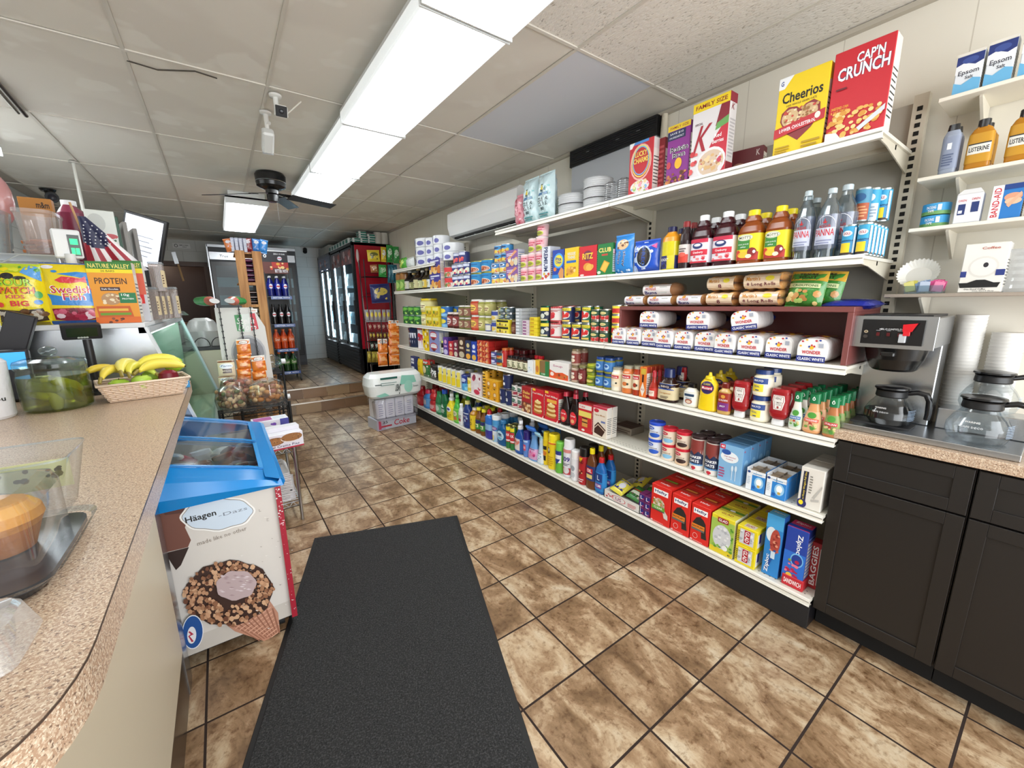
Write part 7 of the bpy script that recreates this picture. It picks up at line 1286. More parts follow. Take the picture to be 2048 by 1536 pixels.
TH('pole_display', 'small black customer display on a thick post behind the jar', 'display', (-.52, 2.7, ZC+.001), [('post', lambda m: (m.lathe([(0, .05, '1a1a1c', 'satin'), (.012, .05, '1a1a1c', 'satin'), (.016, .018, '1a1a1c', 'satin'), (.26, .016, '1a1a1c', 'satin')], 16))), ('display_head', lambda m: (setattr(m, 'M', Matrix.Translation((-.01, -.01, .3)) @ Matrix.Rotation(.25, 4, 'Z') @ Matrix.Rotation(.3, 4, 'X')), m.box(-.065, .065, -.02, .02, -.035, .035, '18181c', 'satin', .005), m.box(-.05, .05, -.0215, -.02, -.02, .022, '1a2a1c', 'gloss'), D(m, lambda u, v, d: (u-.02, -.0215-d, v-.03), .04, .012).t('8888', .5, .5, .7, 'c8d0c8', .9)))])
# clear sample boxes near the camera
def acr(w, d, h, fl=0, c='eef2f4', lid=True, mt='cloudy'):
    def f(m):
        s_ = [(0, w/2, d/2), (h*.8, w/2+fl, d/2+fl), (h*.95, w/2+fl-.006, d/2+fl-.006), (h, w/2+fl-.02, d/2+fl-.02)] if lid else [(0, w/2, d/2), (h, w/2+fl, d/2+fl)]
        m.loft([(z, a, b, c, mt if lid else 'clear') for z, a, b in s_], 28, 8, False, lid)
        if not lid: m.loft([(h-.004, w/2+fl+.001, d/2+fl+.001, 'dfe6ea', 'cloudy'), (h, w/2+fl+.001, d/2+fl+.001, 'dfe6ea', 'cloudy')], 28, 8, False, False)
    return f
TH('cake_dome', 'clear plastic domed box over muffins on a black tray, nearest left', 'food box', (-.45, .94, ZC+.002), [('tray', lambda m: (m.loft([(0, .19, .135, '2a2c30', 'gloss'), (.012, .2, .14, '34373c', 'gloss'), (.02, .2, .14, '34373c', 'gloss')], 28, 8), m.loft([(.018, .205, .15, 'd8e0e4', 'clear'), (.026, .213, .157, 'd8e0e4', 'clear')], 28, 8, False, False))), ('dome', lambda m: (setattr(m, 'M', Matrix.Translation((0, 0, .02))), acr(.37, .2, .115, c='f4f6f8', mt='clear')(m)))])
for i, (x, y, s_, lb) in enumerate(((-.335, .96, 1.5, 'golden muffin at the right inside the clear dome'), (-.445, .93, 1.6, 'golden muffin left of the first inside the clear dome'), (-.555, .95, 1.5, 'golden muffin farthest left inside the clear dome'))):
    TH('muffin', lb, 'muffin', (x, y, ZC+.024), [('muffin', lambda m: m.lathe([(0, .026, '9a5a24', 'knit'), (.026, .034, 'b8762e', 'knit'), (.034, .0375, 'cf8e3a', 'knit'), (.044, .036, 'd89c46', 'knit'), (.053, .028, 'd2943e', 'knit'), (.059, .012, 'cf8e3a', 'knit')], 22))], 'muffins under the clear dome', scale=(s_, s_, s_))
TH('clear_bin', 'open clear acrylic bin with a yellow sign inside, behind the muffin dome', 'food box', (-.42, 1.17, ZC+.002), [('bin', acr(.24, .13, .125, .025, lid=False)), ('price_sign', lambda m: (m.box(-.02, .125, .02, .022, .04, .1, 'cfcf9a', 'card'), D(m, lambda u, v, d: (u-.02, .02-d, .04+v), .145, .06).blobs(.1, .2, .9, .8, 12, .04, ['5a5a2a', '3a3a20']))), ('bag', lambda m: m.ell((-.03, -.0, .03), (.09, .05, .028), 'a89a8a', 'cloudy'))])
TH('sample_box', 'low clear plastic box at the very lower left of the counter', 'food box', (-.4, .70, ZC+.002), [('lid', acr(.32, .12, .05, -.01, 'f4f4f4'))])

# ================================================================ refrigerated deli case
YD = 2.9
def endp(m):
    P_ = [(-1.45, .0), (-.13, .0), (-.13, .58), (-.335, 1.33), (-1.45, 1.33)]; n = len(P_)
    m.add([(x, YD, z) for x, z in P_]+[(x, YD+.03, z) for x, z in P_], [tuple(range(n)), tuple(range(2*n-1, n-1, -1))]+[(i, n+i, n+(i+1) % n, (i+1) % n) for i in range(n)], 'ffffff', 'stainless')
def slant(m, x0, z0, x1, z1, y0, y1, t, col, mat):
    nx_, nz_ = (z0-z1), (x1-x0); L_ = math.hypot(nx_, nz_); nx_ *= t/L_; nz_ *= t/L_
    A = [(x0, z0), (x1, z1), (x1+nx_, z1+nz_), (x0+nx_, z0+nz_)]
    m.add([(x, y0, z) for x, z in A]+[(x, y1, z) for x, z in A], [(0, 1, 2, 3), (7, 6, 5, 4), (1, 0, 4, 5), (2, 1, 5, 6), (3, 2, 6, 7), (0, 3, 7, 4)], col, mat)
YE = 5.3; gx0, gz0, gx1, gz1 = -.13, .56, -.335, 1.33
TH('deli_case', 'stainless refrigerated deli case with sloping glass behind the counter', 'display case', (0, 0, 0), [
    ('end_panel', endp, 'brushed steel end panel'),
    ('top_ledge', lambda m: m.box(-1.46, -.33, YD-.015, YE, 1.331, 1.356, 'e0e2e4', 'satin', .002)),
    ('frame', lambda m: (slant(m, gx0, gz0, gx1, gz1, YD-.012, YD+.03, -.012, 'dfe3e6', 'satin'), slant(m, gx0, gz0, gx1, gz1, YE-.05, YE, -.02, 'd4e4ee', 'satin'), m.box(-.36, -.315, YD, YE, 1.3, 1.33, 'b4b8bc', 'satin'), m.box(-.14, -.1, YD, YE, .52, .57, 'd0d4d8', 'metal')), 'white metal frame'),
    ('glass_front', lambda m: slant(m, gx0, gz0, gx1, gz1, YD+.03, YE-.05, -.005, 'dff0e8', 'glass')),
    ('body', lambda m: (m.box(-1.4, -.14, YD+.03, YE, 0, .52, 'dcd8c8', 'satin'), m.box(-1.4, -1.36, YD+.03, YE, .52, 1.33, 'b8c8bc', 'satin'), m.box(-1.36, -.36, YD+.05, YE-.05, .9, .91, 'b0c4ba', 'satin'), m.box(-1.3, -.35, YE-.04, YE, .52, 1.33, 'a8b8ae', 'satin'), m.box(-.4, -.37, YD+.1, YE-.1, 1.27, 1.29, 'f4fff8', 'glow_strip')))])  # the glowing strip under the top is added to brighten the case inside
for i, (x, y, a, s_, lb) in enumerate(((-.36, 3.5, .3, .1, 'white paper-lined tray nearest in the deli case'), (-.38, 4.0, -.2, .12, 'white paper-lined tray in the middle of the deli case'), (-.36, 4.5, .2, .12, 'white paper-lined tray farthest in the deli case'))):
    TH('food_tray', lb, 'tray', (x-.1, y, .911), [('tray', lambda m: (m.box(-.13, .13, -.15, .15, 0, .05, 'e6ece8', 'satin', .01), m.ell((0, 0, .06), (.1, .12, .04), ['c8d8d0', 'b89a8a', 'd8c8b8'][i], 'film')))], 'trays inside the deli case', (0, 0, a))
# ---- candy bags and cartons on the case ledge, facing the camera
LZ = 1.357
def stand(x0, x1, yb, yt, Y, fn, name, lab, cat, d, group=None, rz=0, z=LZ):
    A, B = onY(x0, yb, Y), onY(x1, yb, Y); h = onY((x0+x1)/2, yt, Y).z-z
    return inst(fn(abs(B.x-A.x), h, d), name, ((A.x+B.x)/2, Y, z), (0, 0, rz), lab, cat, group)
sour = BAG('ecd816', PR(Rr(0, .86, 1, 1, 'b8cc2a'), BL(.0, .86, 1, .98, 9, .05, ['7aa82a', 'd8dc3a', '4a9a3a']), PG([(.62, .86), (.98, .72), (.98, .95), (.75, .98)], '5aa0e0'), E_(.38, .8, .12, .05, K_), E_(.18, .78, .1, .03, K_), E_(.6, .77, .12, .03, K_), T('SOUR', .49, .7, .12, K_, .64, bold=.06), T('SOUR', .49, .7, .11, 'a8dc2a', .6, bold=.03), T('PATCH', .51, .57, .11, K_, .66, bold=.06), T('PATCH', .51, .57, .1, 'e86a24', .62, bold=.03), T('KIDS', .45, .47, .06, 'd83a5a', .34, bold=.03), T('BIG', .5, .36, .09, 'd8262c', .34, bold=.06), E_(.88, .5, .07, .06, '4aa85a'), E_(.85, .38, .08, .04, '4a90d8'), E_(.15, .34, .06, .04, 'd8402c'), PG([(.05, .06), (.1, .27), (.45, .24), (.9, .28), (.96, .08), (.5, .03)], '3a2a1a'), BL(.1, .08, .9, .24, 12, .09, ['5a3a20', '2a1c14', '6a4a2c', '8a6a4a', 'c8c0b0'], 3), Rr(.04, .0, .96, .05, '8a7a1a')), crimp='c8c020', wr=.04, crimpw=.02)
stand(-6, 103, 648, 527, YD-.0, sour, 'candy_bag', 'bright yellow and green sour candy bag with dark window at the left edge', 'bag', .07)
swed = BAG('ecd21e', PR(PG([(.3, .82), (.7, .86), (1, .84), (1, .3), (.1, .32), (.1, .4), (.05, .5), (.6, .42), (.88, .55), (.85, .75), (.5, .8)], '2a84d0'), PG([(.25, .72), (.4, .78), (.6, .77), (.75, .75), (.85, .79), (.86, .68), (.75, .7), (.55, .67), (.35, .68)], 'd8283a'), T('Swedish', .54, .57, .13, W_, .84, bold=.06), T('Swedish', .54, .57, .12, 'c81e4a', .8, bold=.02), T('Fish', .56, .45, .12, W_, .46, bold=.06), T('Fish', .56, .45, .11, 'c81e4a', .42, bold=.02), E_(.27, .86, .06, .02, '2a84d0'), E_(.15, .93, .12, .03, 'e8e6ec'), PG([(.1, .08), (.08, .26), (.5, .27), (.92, .26), (.94, .08), (.5, .04)], '8a1a34'), BL(.12, .08, .9, .24, 14, .08, ['a82a48', '6a1228', 'c85a74', 'e0c8d0'], 3), Rr(.0, .0, 1, .06, '1c4f94')), crimp='1c4f94', wr=.04, crimpw=.02)
stand(100, 203, 642, 526, YD+.01, swed, 'candy_bag', 'yellow and blue candy bag with red fish', 'bag', .06)
nat = lambda q: PR(Rr(0, .88, 1, 1, '2f7a2c'), T('NATURE VALLEY', .5, .93, .07, 'f2e27a', .9, bold=.02), Rr(0, .82, 1, .88, 'f0dc1e'), T('26 BARS', .45, .85, .03, '6a5a14', .3), Rr(0, 0, 1, .82, 'e89a2a'), T('PROTEIN', .48, .69, .1, '4a2a14', .7, bold=.03), Rr(.22, .53, .65, .59, '3a1c2a'), T('Dark Chocolate', .43, .56, .03, W_, .36), E_(.42, .4, .22, .1, 'b89068'), BL(.25, .33, .6, .48, 14, .04, ['e0c8a0', '8a5a3a', 'd8b88a', 'f0e0c0']), Rr(.6, .33, .98, .5, '1f7a4a'), T('10g', .74, .46, .05, W_, .18), T('PROTEIN', .79, .4, .025, W_, .26), PG([(.08, .1), (.06, .28), (.8, .28), (.85, .1)], 'c85a1e'), Rr(.1, .2, .75, .24, 'e8b84a'), Rr(.12, .13, .8, .17, '6a9a2a'), Rr(0, .0, 1, .1, 'd8681e'), BL(.3, .01, .6, .09, 6, .04, ['8a4a2a', '5a2a18']))(q)
stand(193, 283, 640, 524, YD+.02, BOX('e89a2a', nat, dict(right='d8ccc0', top='e8b03a'), side=facts), 'snack_bar_box', 'orange protein bar box with green band', 'box', .11)
nat2 = PR(Rr(0, .88, 1, 1, '2f7a2c'), T('NATURE VALLEY', .5, .93, .07, 'f2e27a', .9, bold=.02), Rr(0, .8, 1, .88, 'f0dc1e'), Rr(0, .45, 1, .8, 'd8624a'), Rr(.5, .3, .9, .45, 'd82a2a'), E_(.6, .35, .2, .1, 'e8d8d0'))
stand(246, 302, 636, 522, YD+.2, BOX('c8ccd4', nat2, dict(right='dcd8d8', top='2f7a2c')), 'snack_bar_box', 'second bar box with red picture, behind the orange one', 'box', .09)
def sticks(w, h, d):
    m = MB(); m.box(-w/2, w/2, 0, d, 0, h*.94, 'e8dcd4', 'cloudy', .004); 
    for i in range(7): m.box(-w*.42+i*w*.12, -w*.42+i*w*.12+w*.07, .004, d-.004, .004, h*.86, '6a4434', 'satin')
    l = MB(); l.box(-w*.52, w*.52, -.002, d+.002, h*.93, h, 'dfe4e8', 'cloudy', .003)
    g = MB(); g.box(w*.3, w*.51, -.003, d, h*.15, h*.72, 'd8c49a', 'card'); q = D(g, lambda u, v, dd: (w*.31+u, -.003-dd, h*.15+v), w*.2, h*.57); q.lines(.2, .2, .8, .8, 4, '5a3a28')
    return [P('canister', m), P('lid', l), P('label', g)]
stand(303, 332, 574, 524, YD+.5, sticks, 'biscotti_canister', 'tall clear canister of chocolate sticks standing over the row of small ones', 'canister', .08, z=1.53)
for i, (a, b) in enumerate(((303, 322), (318, 333), (330, 344), (342, 362))):
    stand(a, b, 632, 574, YD+.42+.12*i, sticks, 'biscotti_canister', 'small clear canister of biscotti with cream label, '+ORD[i]+' of four', 'canister', .08, 'biscotti canisters')
# ---- things standing higher, on a wire rack over the case
WRZ = 1.70
def wrack(m):
    for y in (3.12, 3.5):
        for z in (WRZ, WRZ-.045): m.tube([(-1.45, y, z), (-.62, y, z)], .004, 'c8ccd0', 'metal', 6)
        x = -1.4
        while x < -.7: m.tube([(x, y, WRZ-.045), (x+.07, y, WRZ)], .003, 'c8ccd0', 'metal', 5); x += .14
    y = 3.14
    while y < 3.5: m.tube([(-1.45, y, WRZ), (-.62, y, WRZ)], .0022, 'b8bcc0', 'metal', 5); y += .03
TH('wire_shelf', 'chrome wire shelf over the deli case at the far left', 'shelf', (0, 0, 0), [('wire_deck', wrack), ('post', lambda m: m.tube([(-.64, 3.14, LZ), (-.64, 3.14, 1.78)], .012, 'b8bcc0', 'metal', 10)), ('post', lambda m: m.tube([(-.64, 3.48, LZ), (-.64, 3.48, 1.78)], .012, 'b8bcc0', 'metal', 10)), ('post', lambda m: m.tube([(-1.42, 3.48, LZ), (-1.42, 3.48, 1.78)], .012, 'b8bcc0', 'metal', 10))])
def on(Y, x0, y0, x1, y1): # rectangle of the picture on a plane Y -> centre x, base z, width, height
    A = onY((x0+x1)/2, y1, Y); B = onY((x0+x1)/2, y0, Y); L_ = onY(x0, y1, Y); R_ = onY(x1, y1, Y); return A.x, A.z, abs(R_.x-L_.x), B.z-A.z
x_, z_, w_, h_ = on(3.2, 38, 408, 122, 500)
TH('pretzel_tub', 'cloudy square plastic tub with pretzel sticks in the bottom', 'tub', (x_, 3.3, WRZ+.003), [('tub', lambda m: m.loft([(0, w_*.38, .1, 'e8e2e0', 'cloudy'), (h_*.9, w_*.47, .125, 'ece8e8', 'cloudy'), (h_*.93, w_*.5, .13, 'f0eef0', 'cloudy'), (h_, w_*.5, .13, 'f0eef0', 'cloudy')], 24, 5, True, False)), ('pretzels', lambda m: [m.tube([(RP.uniform(-.09, -.02), RP.uniform(-.05, .05), .02+.008*i), (RP.uniform(.02, .09), RP.uniform(-.05, .05), .03+.008*i)], .009, RP.choice(['b8683a', 'c87a44', '9a5230']), 'satin', 6) for i in range(9)])])
x_, z_, w_, h_ = on(3.45, 42, 398, 108, 425)
TH('candy_carton', 'brown candy carton behind the pretzel tub', 'box', (x_, 3.44, WRZ+.003), [('carton', lambda m: (m.box(-w_/2, w_/2, 0, .05, 0, z_+h_-WRZ, 'b5772e', 'card', .002), D(m, f_front(w_, 0, z_-WRZ), w_, h_).t('m&m', .72, .5, .45, '2a1810', .4, bold=.04)))])
x_, z_, w_, h_ = on(3.35, 0, 408, 38, 495)
TH('glass_bin', 'grey clear bin at the far left edge on the wire shelf', 'bin', (x_-.09, 3.3, WRZ+.003), [('bin', lambda m: m.loft([(0, .1, .08, 'd4dadc', 'cloudy'), (.22, .12, .1, 'd4dadc', 'cloudy')], 20, 6, True, False))])
x_, z_, w_, h_ = on(3.62, 118, 398, 188, 500)
TH('juice_jug', 'big purple-red jug with white screw cap behind the flag', 'jug', (x_, 3.75, LZ), [('jug_body', lambda m: m.loft([(0, w_*.48, .1, '7a2a44', 'gloss'), (.3, w_*.5, .1, '7a2a44', 'gloss'), (z_+h_*.75-LZ, w_*.48, .1, '8a3450', 'gloss'), (z_+h_*.92-LZ, w_*.2, .05, '8a3450', 'gloss', -w_*.1)], 20, 2.6)), ('cap', lambda m: (setattr(m, 'M', Matrix.Translation((-w_*.1, 0, z_+h_*.92-LZ))), m.lathe([(0, .035, 'eceef0', 'gloss'), (.03, .035, 'eceef0', 'gloss')], 18)), 'white cap')])
# till display with green digits
x_, z_, w_, h_ = on(3.1, 122, 462, 172, 518)
TH('price_display', 'white price display with lit green digits below the flag', 'display', (x_, 3.05, LZ), [('post', lambda m: m.lathe([(0, .05, 'dcdee0', 'satin'), (.01, .05, 'dcdee0', 'satin'), (.012, .02, 'dcdee0', 'satin'), (z_-LZ+.02, .02, 'dcdee0', 'satin')], 16)),
    ('display_head', lambda m: (setattr(m, 'M', Matrix.Translation((0, 0, z_-LZ)) @ Matrix.Rotation(.25, 4, 'Z')), m.box(-w_*.55, w_*.55, 0, .06, 0, h_, 'e6e8ea', 'satin', .006), m.box(w_*.02, w_*.48, -.002, 0, h_*.08, h_*.82, '2c3a34', 'gloss'), m.box(w_*.1, w_*.4, -.004, -.002, h_*.48, h_*.68, '2fe07a', 'glow'), m.box(w_*.1, w_*.24, -.004, -.002, h_*.14, h_*.36, '2fe07a', 'glow'), m.box(w_*.27, w_*.42, -.004, -.002, h_*.14, h_*.36, '2fe07a', 'glow')))])
# flag on a stick
def flag(m):
    A = Vector((-.02, 0, .02)); n, k = 26, 26; W2, H2 = .2, .27
    def pos(u, v): # u across stripes fan, v down
        sp = .12+.88*v
        x = (.02+(u-.3)*W2*sp*1.25+.12*v*.55); z = -H2*v*(1-.18*u*u)-.05*u*v; y = .012*math.sin(u*13+v*2)*v-.01
        return (x, y, z)
    for i in range(n):
        for j in range(k):
            u0, u1, v0, v1 = i/n, (i+1)/n, j/k, (j+1)/k
            if v0 < .56-(.25*(u0-.35)**2)*3: c = '23264a'
            else: c = 'a01f33' if int(u0*8) % 2 == 0 else 'ece8ea'
            m.add([pos(u0, v0), pos(u0, v1), pos(u1, v1), pos(u1, v0)], [(0, 1, 2, 3)], c, 'satin', True)
    for r in range(7):
        for q in range(1+r):
            u = (q+.5)/(r+1); v = .1+.065*r; p = pos(u, v); s_ = .0045
            m.add([(p[0]+s_*math.cos(a)*(1 if b % 2 == 0 else .45), p[1]-.004, p[2]+s_*math.sin(a)*(1 if b % 2 == 0 else .45)) for b, a in enumerate([PI/2+PI*t/5 for t in range(10)])], [tuple(range(10))], 'f0f0f4', 'satin')
ft = onY(150, 432, 3.24)
TH('small_flag', 'stars and stripes hand flag on a wooden stick', 'flag', ft, [('cloth', flag), ('stick', lambda m: (m.tube([(-.012, .012, .07), (.015, .012, -.1), (.03, .012, -(ft.z-LZ)+.001)], .005, 'c09462', 'satin', 8)))])
# menu boards and screen along the case
x_, z_, w_, h_ = on(3.5, 188, 422, 246, 522)
def menu(m):
    m.box(-w_/2, w_/2, 0, .012, 0, z_+h_-LZ, 'dfe4de', 'satin', .003); q = D(m, f_front(w_, 0, z_-LZ), w_, h_); q.e(.75, .5, .25, .05, 'c85a60'); q.blobs(.2, .2, .9, .5, 14, .05, ['6a8a5a', 'c87a4a', 'd8d0c0', '3a5a3a']); q.r(.4, .02, .95, .12, 'e8ece8'); q.r(.45, .16, .95, .3, '2f6a4a'); q.e(.35, .75, .3, .18, 'c8ccc8')
TH('menu_board', 'pale board with food picture standing on the deli case', 'board', (x_, 3.5, LZ), [('board', menu)], rot=(0, 0, .2))
for i, (a, b, t_, Y, c) in enumerate(((226, 250, 440, 3.75, '24503c'), (246, 262, 450, 3.95, '8c8884'), (262, 282, 462, 4.15, '8c8884'))):
    A = onY(a, 520, Y); B = onY(b, 520, Y); h2 = onY(a, t_, Y).z-LZ
    TH('menu_board', ['dark green edged board', 'grey board left of two', 'grey board right of two'][i]+' further back on the deli case', 'board', ((A.x+B.x)/2, Y, LZ), [('board', lambda m: (m.box(-.012, .012, -.16, .16, 0, h2, c, 'satin', .003), m.box(.012, .014, -.13, .13, .05, h2-.05, 'd8dcd8' if i == 0 else '9a9894', 'satin')))], rot=(0, 0, .25))
sc_ = onY(285, 490, 4.4)
TH('menu_screen', 'tilted dark-framed screen showing a white page', 'screen', (sc_.x, 4.35, LZ), [('frame', lambda m: (setattr(m, 'M', Matrix.Translation((0, 0, sc_.z-LZ)) @ Matrix.Rotation(-.5, 4, 'Z') @ Matrix.Rotation(.3, 4, 'Y')), m.box(-.15, .15, 0, .03, -.22, .22, '1a1a1e', 'satin', .004))), ('page', lambda m: (setattr(m, 'M', Matrix.Translation((0, 0, sc_.z-LZ)) @ Matrix.Rotation(-.5, 4, 'Z') @ Matrix.Rotation(.3, 4, 'Y')), m.box(-.13, .13, -.003, 0, -.16, .2, 'e4e8f4', 'glow_soft'), D(m, lambda u, v, d: (u-.13, -.003-d, v-.16), .26, .36).lines(.2, .2, .8, .7, 5, 'b8bcc8', .2))), ('stand', lambda m: m.box(-.03, .03, 0, .05, 0, sc_.z-LZ-.18, '1a1a1e', 'satin'))])
bgp = onY(308, 470, 4.7)
def crumple(m):
    R = random.Random(8)
    vs = [(R.uniform(-.015, .015)+.2*i/9-.06-.03*j, R.uniform(-.04, .04), .3*j/6*(1-.6*i/9)+R.uniform(-.01, .02)*(j > 0)) for j in range(7) for i in range(10)]
    m.add(vs, [(j*10+i, j*10+i+1, j*10+i+11, j*10+i+10) for j in range(6) for i in range(9)], 'dfe3e8', 'cloudy')
TH('plastic_bags', 'crumpled clear plastic bags on the deli case behind the screen', 'bags', (bgp.x, 4.75, LZ+.001), [('bags', crumple)])
TH('security_camera', 'black dome camera under the ceiling at the far left', 'camera', (onZ(95, 378, CEIL).x, onZ(95, 378, CEIL).y, CEIL-.004), [('housing', lambda m: (m.lathe([(-.02, .05, '141418', 'gloss'), (0, .06, '141418', 'gloss')], 16), m.tube([(0, 0, -.02), (.03, -.06, -.06), (.05, -.16, -.1)], [.03, .04, .05], '141418', 'gloss', 12), m.ell((.052, -.165, -.1), (.03, .02, .03), '3a3a44', 'gloss')))])
pk_ = onY(2, 400, 3.6)
TH('hanging_bag', 'pinkish hanging net at the left edge of the picture', 'bag', (pk_.x, 3.6, pk_.z), [('net', lambda m: (m.tube([(0, 0, .1), (0, 0, .6)], .004, 'c88a8a', 'matte', 5), m.ell((0, 0, .0), (.05, .05, .13), 'c89090', 'film')))])
# ================================================================ ice-cream chest freezer
FX0, FX1, FY0, FY1, FZ0, FZ1 = -.36, .118, 1.868, 2.86, .07, .695
def fuv(x, y):
    p = onY(x, y, FY0); return ((p.x-FX0)/(FX1-FX0), (p.z-FZ0)/(FZ1-FZ0))
def fpoly(pts): return [fuv(*p) for p in pts]
def fart(q):
    q.r(0, 0, 1, 1, 'd3cec8'); q.r(.0, .0, 1, .12, 'c4beb6')
    R = random.Random(2)
    # brown chocolate bar
    q.p(fpoly([(318, 1012), (345, 1006), (368, 1012), (378, 1024), (370, 1055), (382, 1080), (376, 1094), (330, 1105)]), '70463a'); q.p(fpoly([(318, 1012), (345, 1006), (368, 1012), (378, 1024), (330, 1030)]), '543029'); q.p(fpoly([(330, 1106), (378, 1094), (362, 1130), (352, 1140)]), '2c1a14')
    # plaque
    def el(cx, cy, a, b, rot, n=30, w=0, k=0): 
        return fpoly([(cx+(a+w*math.cos(k*t))*math.cos(t)*math.cos(rot)-(b+w*math.cos(k*t))*math.sin(t)*math.sin(rot), cy+(a+w)*math.cos(t)*math.sin(rot)+(b+w*math.cos(k*t))*math.sin(t)*math.cos(rot)) for t in [2*PI*i/n for i in range(n)]])
    q.p(el(435, 1028, 75, 34, -.1, 44, 1.6, 8), 'efeeec'); q.p(el(435, 1028, 71, 31, -.1, 44, 1.4, 8), '8f8a84'); q.p(el(435, 1028, 69.5, 29.5, -.1, 44, 1.4, 8), 'c9d8e8')
    a = fuv(402, 1034); q.t('Häagen', a[0], a[1], .05, '151515', .2, rot=.03, bold=.035)
    a = fuv(466, 1023); q.t('-Dazs', a[0], a[1], .022, '77808e', .2, rot=.03, bold=-.005)
    a = fuv(445, 1071); q.t('made like no other', a[0], a[1], .028, '8b7f74', .34, rot=.06, bold=-.004)
    # waffle cone, nutty coating and cream
    q.p(fpoly([(438, 1238), (470, 1262), (530, 1282), (560, 1262), (556, 1225), (536, 1196), (500, 1190)]), 'b98770')
    for i in range(9):
        q.p(fpoly([(448+i*12, 1240-3*i), (450+i*12, 1238-3*i), (520+i*5, 1280-2*i), (518+i*5, 1281-2*i)]), '96634e')
        q.p(fpoly([(470+i*9, 1262+2*i-4), (471+i*9, 1259+2*i-4), (540+i*2, 1205+7*i), (539+i*2, 1208+7*i)]), 'd8a68c')
    q.p(el(458, 1184, 88, 64, -.12, 30, 2.5, 9), '3b241c')
    for i in range(330):
        t = R.uniform(0, 2*PI); r = R.uniform(.42, 1.04); x = 458+88*r*math.cos(t); y = 1184+62*r*math.sin(t)
        s = R.uniform(3, 6.2); pts = [(x+s*math.cos(u+i)*R.uniform(.7, 1.1), y+s*math.sin(u+i)*R.uniform(.7, 1.1)) for u in [2*PI*k/6 for k in range(6)]]
        pts.sort(key=lambda p: math.atan2(p[1]-y, p[0]-x)); q.p(fpoly(pts), R.choice(['b98d6c', 'd0a784', '8d6146', 'a87a5a', '6a4230', 'c89a78'])); q.d -= .00019
    q.nx(); q.d += .0004
    q.p(el(472, 1166, 40, 29, -.15, 30, 1.5, 7), 'b8a4a6')
    for i in range(26):
        x = 472+R.uniform(-32, 32); y = 1166+R.uniform(-20, 20); q.p(fpoly([(x-5, y), (x, y-1.5), (x+6, y+.5), (x, y+1.5)]), R.choice(['cdbcc0', 'a58f92', 'd8ccd0'])); q.d -= .00019
    q.nx()
    q.p(el(386, 1258, 21, 34, .05, 26), 'e8ecf2'); q.p(el(386, 1258, 19.5, 32, .05, 26), '1c4f94'); q.p(el(384, 1264, 9, 17, .05, 20), 'e4e6ea'); q.p(fpoly([(380, 1256), (388, 1262), (380, 1266), (388, 1276), (384, 1278), (377, 1266), (382, 1262), (377, 1258)]), 'b03048')
    q.r(.955, 0, 1, 1, 'a01c30'); q.blobs(.957, .72, .997, .99, 26, .007, ['e4c0c8', 'd8d4d2', 'c86a7a'], 5); q.blobs(.957, .0, .997, .72, 16, .004, ['d8d4d2', 'c86a7a'], 6)
    for i in range(40): # scuffs
        x = R.uniform(470, 585); y = R.uniform(1000, 1250); q.p(fpoly([(x, y), (x+R.uniform(2, 7), y+R.uniform(-1, 1)), (x+2, y+1.4)]), R.choice(['8d8780', 'b5b0a8', 'e6e3de'])); q.d -= .0002
    q.nx()
def ftop(X): return .765-.27*X-.9*max(0, X-.02)**2*2
def lid_frame(m):
    c = '1684cf'
    n = 10; xs = [FX0-.01+(FX1+.012-FX0)*i/n for i in range(n+1)]
    def strip(y0, y1, x0=FX0-.01, x1=FX1+.002, dz=0, drop=None):
        X = [x0+(x1-x0)*i/n for i in range(n+1)]
        m.add([(x, y0, (ftop(x)+dz) if drop is None else drop(x)) for x in X]+[(x, y1, ftop(x)+dz) for x in X], [(i, i+1, n+2+i, n+1+i) for i in range(n)], c, 'gloss', True)
    strip(FY0-.012, FY0-.012+.001)
    # near end band, bulging slightly
    for k, (ya, yb, za, zb) in enumerate(((FY0-.014, FY0-.024, 0, .35), (FY0-.024, FY0-.006, .35, .8), (FY0-.006, FY0+.1, .8, 1))):
        f = lambda x, t: FZ1+(ftop(x)-FZ1)*t
        m.add([(x, ya, f(x, za)) for x in xs]+[(x, yb, f(x, zb)) for x in xs], [(i, i+1, n+2+i, n+1+i) for i in range(n)], c, 'gloss', True)
    strip(FY1-.1, FY1+.01); m.add([(x, FY1+.01, FZ1) for x in xs]+[(x, FY1+.01, ftop(x)) for x in xs], [(n+1+i, n+2+i, i+1, i) for i in range(n)], c, 'gloss', True)
    # customer side rail, rounded
    for xa, xb, za, zb in ((FX1+.012, FX1+.02, FZ1, FZ1+.02), (FX1+.02, FX1+.004, FZ1+.02, ftop(FX1)+.012), (FX1+.004, .07, ftop(FX1)+.012, ftop(.07)+.002)):
        m.add([(xa, FY0-.02, za), (xa, FY1+.01, za), (xb, FY1+.01, zb), (xb, FY0+.0, zb)], [(0, 1, 2, 3)], c, 'gloss', True)
    m.add([(FX1+.012, FY0-.014, FZ1), (FX1+.02, FY0-.02, FZ1+.02), (FX1+.004, FY0-.006, ftop(FX1)+.012), (FX1-.02, FY0-.014, FZ1)], [(0, 1, 2, 3)], c, 'gloss')
    m.box(FX0-.01, FX0+.05, FY0, FY1, FZ1, ftop(FX0), c, 'gloss', .003)
